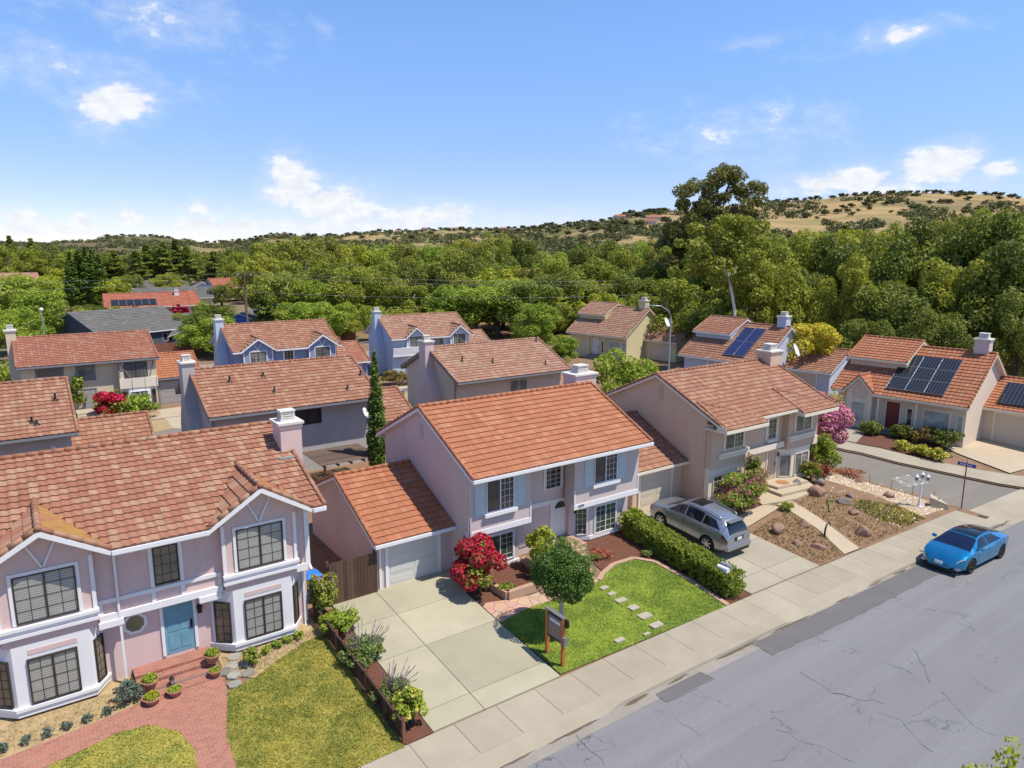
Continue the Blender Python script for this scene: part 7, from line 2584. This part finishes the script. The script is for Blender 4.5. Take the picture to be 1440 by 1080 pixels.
# ------------------------------------------------------------------ fences, signs, street furniture
PF = thing('picket_fence', 'low dark brown picket fence between the yellow lawn and the driveway bed', 'fence', (8.03, 20.2, 0))
setorg(8.03, 20.2, 0)
PY = [23.9, 21.7, 19.25, 16.68]
for y in PY:
    mb = MB()
    mb.box(7.985, 8.075, y-.045, y+.045, zg(y)-.3, zg(y)+.78)
    mb.prism([(7.975, zg(y)+.78), (8.085, zg(y)+.78), (8.03, zg(y)+.84)], y-.055, y+.055, lambda a, b, t: (a, t, b))
    fixnormals(mb.build('post', 'wood_brown', PF))
for a, b in zip(PY, PY[1:]):
    mb = MB()
    z0, z1 = zg(a), zg(b)
    for hh in (.10, .60):
        mb.bar((8.03, a-.045, z0+hh), (8.03, b+.045, z1+hh), .04, .12)
    n = int((a-b)/.125)
    for k in range(1, n):
        t = k/n
        y, z = a+(b-a)*t, z0+(z1-z0)*t
        for dy in (-.03, .03):
            mb.bar((8.03+dy, y-dy*1.6, z+.12), (8.03+dy, y+dy*1.6, z+.66), .022, .045)
    mb.build('picket_panel', 'wood_dark', PF)
setorg(0, 0, 0)
WG = thing('wooden_gate', 'dark weathered plank gate between the pink house and the mauve garage', 'gate', (9.9, 24.55, zg(24.5)))
mb = MB()
rg = random.Random(8)
for k in range(14):
    u = -1.0+k*.142
    mb.box(u, u+.132, -.015, .015, .02, 1.72+rg.uniform(-.02, .03))
mb.build('board_panel', 'wood_fence', WG)
mb = MB()
for z in (.35, 1.45):
    mb.box(-1.0, .98, .018, .06, z, z+.09)
for u in (-1.02, .92):
    mb.box(u-.045, u+.045, .0651, .15, -.2, 1.8)
mb.build('rail', 'wood_fence', WG)
RB = thing('recycling_bin', 'blue lidded bin showing behind the jasmine at the side of the pink house', 'bin', (8.55, 25.5, .75))
mb = MB(); mb.hexa([(-.24, -.26, .06), (.24, -.26, .06), (.24, .26, .06), (-.24, .26, .06), (-.3, -.33, 1.0), (.3, -.33, 1.0), (.3, .33, 1.0), (-.3, .33, 1.0)]); mb.build('bin_body', 'tarp_blue', RB)
mb = MB(); mb.box(-.32, .32, -.36, .34, 1.0, 1.05); mb.hexa([(-.3, -.33, 1.05), (.3, -.33, 1.05), (.3, .3, 1.05), (-.3, .3, 1.05), (-.2, -.2, 1.12), (.2, -.2, 1.12), (.2, .25, 1.12), (-.2, .25, 1.12)]); mb.build('lid', 'tarp_blue', RB)
mb = MB(); mb.tube([(-.3, .28, .1), (-.2, .28, .1)], .1, 10); mb.tube([(.2, .28, .1), (.3, .28, .1)], .1, 10); mb.build('wheel', 'tyre', RB)

SG = thing('sale_sign', 'cedar-posted property sign on the lawn beside the driveway', 'sign', (14.23, 17.4, zg(17.4)))
for y in (-.43, .43):
    mb = MB()
    mb.box(-.055, .055, y-.05, y+.05, -.3, 1.74)
    ps = mb.build('post', 'cedar', SG)
    mb = MB()
    for z in (.62, .75, 1.42, 1.55) if y < 0 else (.75, .68, 1.4):
        mb.box(.03, .06, y-.056, y-.05, z, z+.05)
    mb.build('bracket', 'black_plastic', ps)
mb = MB(); mb.box(-.075, .075, -.5, .5, 1.74, 1.79); mb.build('top_rail', 'panel_grey', SG)
mb = MB(); mb.box(-.018, .018, -.37, .37, .82, 1.62); mb.build('sign_panel', 'panel_grey', SG)
mb = MB(); mb.box(-.03, .03, -.378, .378, .78, .83); mb.box(-.03, .03, -.378, .378, 1.62, 1.66); mb.build('panel_frame', 'black_plastic', SG)
mb = MB(); mb.box(-.022, -.0185, -.30, .30, .88, 1.30); mb.build('printed_picture', 'photo_print', SG)
mb = MB()
for k in range(7):
    mb.box(-.0225, -.0182, .27-k*.082, .21-k*.082, 1.40, 1.50)
mb.build('lettering', 'lettering_white', SG)
mb = MB(); mb.box(-.09, .06, -.60, -.485, .80, 1.10); mb.build('flyer_box', 'panel_grey', SG)
mb = MB(); mb.box(.02, .10, -.62, -.49, 1.45, 1.72); mb.build('lamp', 'black_plastic', SG)

SS = thing('street_sign', 'blue street name sign on a brown post at the corner', 'sign', (42.26, 16.05, zg(16.05)))
mb = MB(); mb.tube([(0, 0, -.3), (0, 0, 2.5)], .035, 8); mb.build('post', 'wood_brown', SS)
mb = MB(); mb.box(-.012, .012, -.46, .46, 2.42, 2.60); mb.build('name_blade', 'sign_blue', SS)
mb = MB(); mb.bar((-.25, -.1, 2.72), (.25, .1, 2.72), .02, .16); mb.build('name_blade', 'sign_blue', SS)
mb = MB(); mb.box(-.02, .02, -.05, .05, 2.58, 2.66); mb.build('bracket', 'galvanised', SS)
mb = MB()
for k in range(6):
    mb.box(-.0135, -.0125, .34-k*.11, .27-k*.11, 2.475, 2.545)
mb.build('lettering', 'lettering_white', SS)

GLP = thing('garden_lamp', 'white garden lamp post with three lanterns in the corner garden', 'lamp', (40.26, 17.4, zg(17.4)))
mb = MB(); mb.lathe([(.14, -.1), (.14, .05), (.10, .10), (.075, .35), (.05, .45), (.045, 1.3), (.06, 1.33), (.03, 1.38), (.03, 1.62)], (0, 0, 0), 12); mb.build('post', 'white_metal', GLP, False)
for k in range(3):
    a = k*2.094+.5
    c = (math.cos(a)*.27, math.sin(a)*.27) if k else (0, 0)
    zb_ = 1.52 if k else 1.66
    if k == 1 or k == 2:
        c = (.25 if k == 1 else -.25, -.18 if k == 1 else .18)
    mb = MB()
    mb.tube([(0, 0, 1.45), (c[0]*.6, c[1]*.6, 1.42), (c[0], c[1], zb_)], .018, 6)
    mb.lathe([(.05, 0), (.085, .03)], (c[0], c[1], zb_), 8)
    mb.lathe([(.12, .24), (.05, .34), (.015, .40)], (c[0], c[1], zb_), 8)
    for q in range(4):
        an = q*1.57
        mb.tube([(c[0]+math.cos(an)*.08, c[1]+math.sin(an)*.08, zb_+.03), (c[0]+math.cos(an)*.11, c[1]+math.sin(an)*.11, zb_+.24)], .01, 4)
    ln = mb.build('lantern', 'white_metal', GLP)
    mb = MB(); mb.lathe([(.07, .03), (.095, .24)], (c[0], c[1], zb_), 8); mb.build('lantern_glass', 'panel_grey', ln)
CB = MB()
CB.hexa([(-.55, -.25, 0), (.35, -.35, 0), (.45, .2, 0), (-.45, .3, 0), (-.6, -.2, .62), (.25, -.3, .30), (.3, .15, .32), (-.5, .25, .70)])
o = CB.build('concrete_block', 'warm_concrete')
fixnormals(o)
o.location = (41.35, 16.75, zg(16.75)-.03)
o.rotation_euler = (0, 0, rad(-50))
tag(o, 'broken wedge-shaped concrete block at the corner beside the street sign', 'concrete block')
WF = thing('wire_fence', 'low wire garden fence on thin stakes along the cross street', 'fence', (41.5, 20, 0))
pp = [(42.0, 17.4), (41.8, 18.5), (41.55, 19.6), (41.3, 20.8), (41.1, 22.0), (40.95, 23.2), (40.85, 24.4)]
setorg(41.5, 20, 0)
for x, y in pp:
    mb = MB(); mb.tube([(x, y, zg(y)-.1), (x, y, zg(y)+.55)], .014, 5); mb.build('stake', 'wood_dark', WF)
mb = MB()
for zz in (.2, .38, .52):
    mb.tube([(x, y, zg(y)+zz) for x, y in pp], .005, 4)
mb.build('wire', 'galvanised', WF)
setorg(0, 0, 0)
def mailbox(label, x, y, z, mat):
    o = thing('mailbox', label, 'mailbox', (x, y, z))
    pr = [(-.095, 0), (.095, 0)]+[(.095*math.cos(t), .12+.095*math.sin(t)) for t in [math.pi*k/8 for k in range(9)]]
    mb = MB(); mb.prism(pr, -.26, .24, lambda a, b, t: (a, t, b)); fixnormals(mb.build('box', mat, o))
    mb = MB(); mb.prism([(a*1.05, b*1.04-.003) for a, b in pr], -.275, -.262, lambda a, b, t: (a, t, b)); fixnormals(mb.build('door', mat, o))
    mb = MB(); mb.box(.097, .107, -.1, -.07, .08, .26); mb.box(.097, .107, -.1, .0, .22, .27); mb.build('flag', 'lamp_red', o)
    mb = MB(); mb.box(-.04, .04, -.04, .04, -1.1, 0); mb.build('post', 'wood_grey', o)
mailbox('white rounded mailbox poking out of the hedge top, nearer the lawn', 23.02, 17.25, zg(17.2)+.98, 'white_metal')
mailbox('grey rounded mailbox poking out of the hedge top, nearer the driveway', 23.36, 17.35, zg(17.2)+.98, 'galvanised')
x, y = 31.9, 18.0
o = thing('garden_hook', 'black metal crook ornament standing in the weedy bed by the path', 'ornament', (x, y, zg(y)))
mb = MB(); mb.tube([(0, 0, -.1), (.0, 0, .35), (.1, 0, .62), (.28, 0, .70), (.42, 0, .58), (.40, 0, .46)], [.05, .045, .04, .035, .03, .02], 8); mb.build('stem', 'black_plastic', o, True)
mb = MB(); mb.lathe([(.10, -.05), (.08, .04), (.04, .10)], (0, 0, 0), 10); mb.build('foot', 'black_plastic', o)
o = thing('door_mat', 'round orange brown mat on the landing of the tan house', 'mat', (35.7, 23.0, 1.0))
mb = MB(); mb.lathe([(.36, .005), (.36, .02)], (0, 0, 0), 20); mb.build('weave', 'door_mat', o)
mb = MB(); mb.lathe([(.37, .003), (.37, .012)], (0, 0, 0), 20); mb.build('border', 'wood_brown', o)
HR = thing('handrail', 'white iron handrail beside the porch steps of the peach house', 'handrail', (52.4, 28.3, .5))
mb = MB(); mb.tube([(-.9, 0, 0), (-.9, 0, .75), (0, 0, 1.15), (0, 0, .2)], .03, 6); mb.build('rail', 'white_metal', HR)
mb = MB()
for k in range(1, 6):
    t = k/6
    mb.tube([(-.9+.9*t, 0, .2*t), (-.9+.9*t, 0, .75+.4*t)], .012, 4)
mb.build('baluster', 'white_metal', HR)

# pergola behind the grey rear house
px0, pz0 = on_y(424, 634, 40.9)
px1, pz1 = on_y(500, 627, 40.9)
PG = thing('pergola', 'weathered brown slatted pergola roof behind the grey rear house', 'pergola', ((px0+px1)/2, 39.3, .6))
w_ = (px1-px0)/2
zt = (pz0+pz1)/2-.6
mb = MB()
for k in range(22):
    y = 1.5-k*.15
    mb.box(-w_+.0, w_+.1, y-.045, y+.045, zt, zt+.05)
mb.build('slat', 'wood_grey', PG)
mb = MB()
for k in range(5):
    x = -w_+.2+k*(2*w_-.3)/4
    mb.box(x-.04, x+.04, -1.85, 1.6, zt-.14, zt-.002)
mb.build('beam', 'wood_dark', PG)
for x in (-w_+.25, w_-.15):
    mb = MB(); mb.box(x-.06, x+.06, -1.6, -1.48, -.3, zt-.14); mb.build('post', 'wood_dark', PG)

def dish(label, px, py, depth, r, az, parent_z=None):
    p = at(px, py, depth)
    o = thing('satellite_dish', label, 'satellite dish', p, rad(az))
    mb = MB()
    n, m_ = 16, 4
    for i in range(m_+1):
        q = r*i/m_
        for k in range(n):
            a = 6.28318*k/n
            mb.v.append((q*math.cos(a)*.9, -.02-(1-(i/m_)**2)*-.12*r/.4*.5, q*math.sin(a)))
    for i in range(m_):
        for k in range(n):
            mb.f.append((i*n+k, i*n+(k+1) % n, (i+1)*n+(k+1) % n, (i+1)*n+k))
    b = len(mb.v)
    mb.v += [(v[0], v[1]+.015, v[2]) for v in mb.v[:]]
    mb.f += [tuple(b+i for i in f[::-1]) for f in mb.f[:]]
    mb.build('reflector', 'white_metal', o, True)
    mb = MB(); mb.tube([(0, .02, -r*.8), (0, -r*.9, -r*.5)], .018, 5); mb.tube([(0, -r*.9, -r*.5), (0, -r*.8, -r*.3)], .04, 6); mb.build('feed_arm', 'galvanised', o)
    mb = MB(); mb.tube([(0, .05, 0), (0, .25, -.05), (0, .28, -.6)], .025, 6); mb.build('mount', 'galvanised', o)
    o.rotation_euler = (rad(-25), 0, rad(az))
dish('white satellite dish on the rear wall of the grey house beside the cypress', 514, 580, 42.5, .32, 40)
dish('white satellite dish behind the ridge of the pink house', 78, 636, 36.3, .34, 60)
dish('white satellite dish near the yellow chimney beside the street lamp', 938, 453, 72, .5, 20)
dish('large white satellite dish on the house with blue solar panels', 1120, 492, 63, .62, 20)

# street lamps, utility pole and wires
p = at(940, 519, 62); q = at(943.6, 445, 62)
SL = thing('street_lamp', 'tall grey street lamp with a curved arm behind the tan house', 'street lamp', (q.x, q.y, .5))
ht = q.z-.5
tip = at(914, 430, 61)
dx, dy = tip.x-q.x, tip.y-q.y
mb = MB(); mb.tube([(0, 0, 0), (0, 0, ht*.5), (0, 0, ht)], [.11, .085, .06], 10); mb.lathe([(.2, 0), (.2, .06), (.13, .12)], (0, 0, 0), 12); mb.build('pole', 'galvanised', SL)
mb = MB(); mb.tube([(0, 0, ht), (dx*.15, dy*.15, ht+.55), (dx*.5, dy*.5, ht+.95), (dx, dy, tip.z-.5+.02)], [.055, .05, .045, .04], 8); mb.build('arm', 'galvanised', SL, True)
mb = MB(); mb.lathe([(.03, .10), (.13, .05), (.15, 0), (.12, -.05)], (dx*1.08, dy*1.08, tip.z-.5), 10); mb.build('lamp_head', 'galvanised', SL)
q = at(58, 436, 88)
o = thing('street_lamp', 'slim pole with a small lamp head rising behind the cream house roof', 'street lamp', (q.x, q.y, .5))
mb = MB(); mb.tube([(0, 0, 0), (0, 0, q.z-.5)], [.10, .06], 8); mb.build('pole', 'galvanised', o)
mb = MB(); mb.lathe([(.08, 0), (.22, .1), (.2, .3), (.05, .4)], (0, 0, q.z-.6), 10); mb.build('lamp_head', 'white_metal', o)
q = at(343, 382, 92)
UP = thing('utility_pole', 'tall brown utility pole carrying the wires above the gardens', 'utility pole', (q.x, q.y, .5))
uz = q.z-.5
mb = MB(); mb.tube([(0, 0, -.3), (0, 0, uz)], [.19, .13], 8); mb.build('pole', 'wood_grey', UP)
mb = MB(); mb.bar((-1.1*.6, .9, uz-.5), (1.1*.6, -.9, uz-.5), .1, .12); mb.build('crossarm', 'wood_brown', UP)
for s_ in (-1, 1):
    mb = MB(); mb.lathe([(.05, 0), (.07, .08), (.03, .16)], (s_*.6, -s_*.8, uz-.44), 8); mb.build('insulator', 'white_metal', UP)
q2 = at(381, 462, 110)
o = thing('utility_pole', 'thin bare pole among the trees right of the tall one', 'utility pole', (q2.x, q2.y, .5))
q3 = at(381, 437, 110)
mb = MB(); mb.tube([(0, 0, 0), (0, 0, q3.z-.5)], [.08, .05], 6); mb.build('pole', 'galvanised', o)
mb = MB(); mb.tube([(0, 0, q3.z-.8), (.6, -.4, q3.z-1.6)], .03, 5); mb.build('brace', 'galvanised', o)
def wire(label, a, b, sag):
    mb = MB()
    pts = []
    for k in range(17):
        t = k/16
        v = a+(b-a)*t
        pts.append((v.x, v.y, v.z-sag*4*t*(1-t)))
    mb.tube(pts, .016, 4)
    tag(mb.build('power_line', 'panel_grey'), label, 'power line')
top = Vector((UP.location.x, UP.location.y, .5+uz))
wire('upper wire running left from the utility pole', top-Vector((.4, 0, .1)), at(-60, 398, 92), .35)
wire('lower wire running left from the utility pole', top-Vector((0, 0, .55)), at(-60, 411, 92), .35)
wire('upper wire running right from the utility pole', top-Vector((-.3, 0, .1)), at(1075, 387, 120), 1.1)
wire('second wire running right from the utility pole', top-Vector((0, 0, .5)), at(1075, 392, 118), 1.2)
wire('sagging lowest wire running right from the utility pole', top-Vector((0, 0, 2.6)), at(1075, 403, 116), 1.3)
# back fence and shed
def plank_fence(label, a, b, hgt, mat, z=.5):
    d = Vector((b[0]-a[0], b[1]-a[1]))
    o = thing('plank_fence', label, 'fence', (a[0], a[1], z), math.atan2(d.y, d.x))
    n = int(d.length/.3)
    mb = MB()
    rg = random.Random(int(a[0]))
    for k in range(n):
        mb.box(k*.3, k*.3+.285, -.02, .02, .03, hgt+rg.uniform(-.05, .05))
    mb.build('board_panel', mat, o)
    for k in range(0, n+1, 8):
        mb = MB(); mb.box(k*.3-.06, k*.3+.06, .025, .14, -.3, hgt+.05); mb.build('post', mat, o)
    mb = MB(); mb.box(0, d.length, .022, .07, .3, .4); mb.box(0, d.length, .022, .07, hgt-.4, hgt-.3); mb.build('rail', mat, o)
plank_fence('brown board fence behind the road left of the blue house', ground_px(212, 506, .5), ground_px(284, 500, .5), 2.0, 'wood_brown')
plank_fence('short brown fence beside the pale blue house near the shed', ground_px(484, 482, .5), ground_px(502, 481, .5), 2.2, 'wood_brown')
a = ground_px(493, 480, .5)
SH = thing('shed', 'small brown garden shed at the edge of the wood', 'shed', (a[0], a[1]+4, .5))
mb = MB(); mb.box(-1.4, 1.4, -1.2, 1.2, 0, 2.1); mb.build('wall', 'wood_brown', SH)
mb = MB(); mb.hexa([(-1.6, -1.4, 2.1), (1.6, -1.4, 2.1), (1.6, 1.4, 2.1), (-1.6, 1.4, 2.1), (-1.6, -.05, 2.8), (1.6, -.05, 2.8), (1.6, .05, 2.8), (-1.6, .05, 2.8)]); mb.build('roof', 'tile_brown', SH)
mb = MB(); mb.box(-.4, .4, -1.24, -1.2, .02, 1.8); mb.build('door', 'wood_dark', SH)
# the yard of the cream house
def gpx(*pts, z=.5):
    return [ground_px(a, b, z) for a, b in pts]
sheet('dry_lawn', gpx((143, 600), (160, 602), (222, 577), (243, 603), (150, 622)), 'dry_lawn', .02)
sheet('driveway', gpx((222, 577), (262, 571), (264, 604), (243, 603)), 'warm_concrete', .035)
sheet('entry_walk', gpx((128, 622), (122, 598), (134, 594), (150, 622)), 'warm_concrete', .045)
sheet('far_pavement', [(-90, 62.9), (41, 62.9), (41, 64.4), (-90, 64.4)], 'warm_concrete', .06)
sheet('far_pavement', [(-90, 55.6), (41, 55.6), (41, 57.1), (-90, 57.1)], 'warm_concrete', .06)
sheet('dry_lawn', gpx((540, 548), (575, 552), (578, 566), (545, 566)), 'dry_lawn', .02)
ST = on_ground_xy(128, 592)
mb = MB()
for k in range(5):
    mb.box(-.8, .8, -.2+k*.36, 3.0, -.1, .12+k*.14)
o = mb.build('front_steps', 'warm_concrete')
o.location = (ST[0]-.1, ST[1]-1.2, .5)
tag(o, 'pale steps climbing to the entrance of the cream house', 'steps')
a = on_ground_xy(556, 563)
o = thing('utility_box', 'grey green utility cabinet on the dry ground between the rear houses', 'utility box', (a[0], a[1], .5))
mb = MB(); mb.box(-.7, .7, -.5, .5, 0, .9); mb.build('cabinet', 'panel_grey', o)
mb = MB(); mb.box(-.74, .74, -.54, .54, .9, .96); mb.build('lid', 'galvanised', o)
print('objects', len(D.objects))
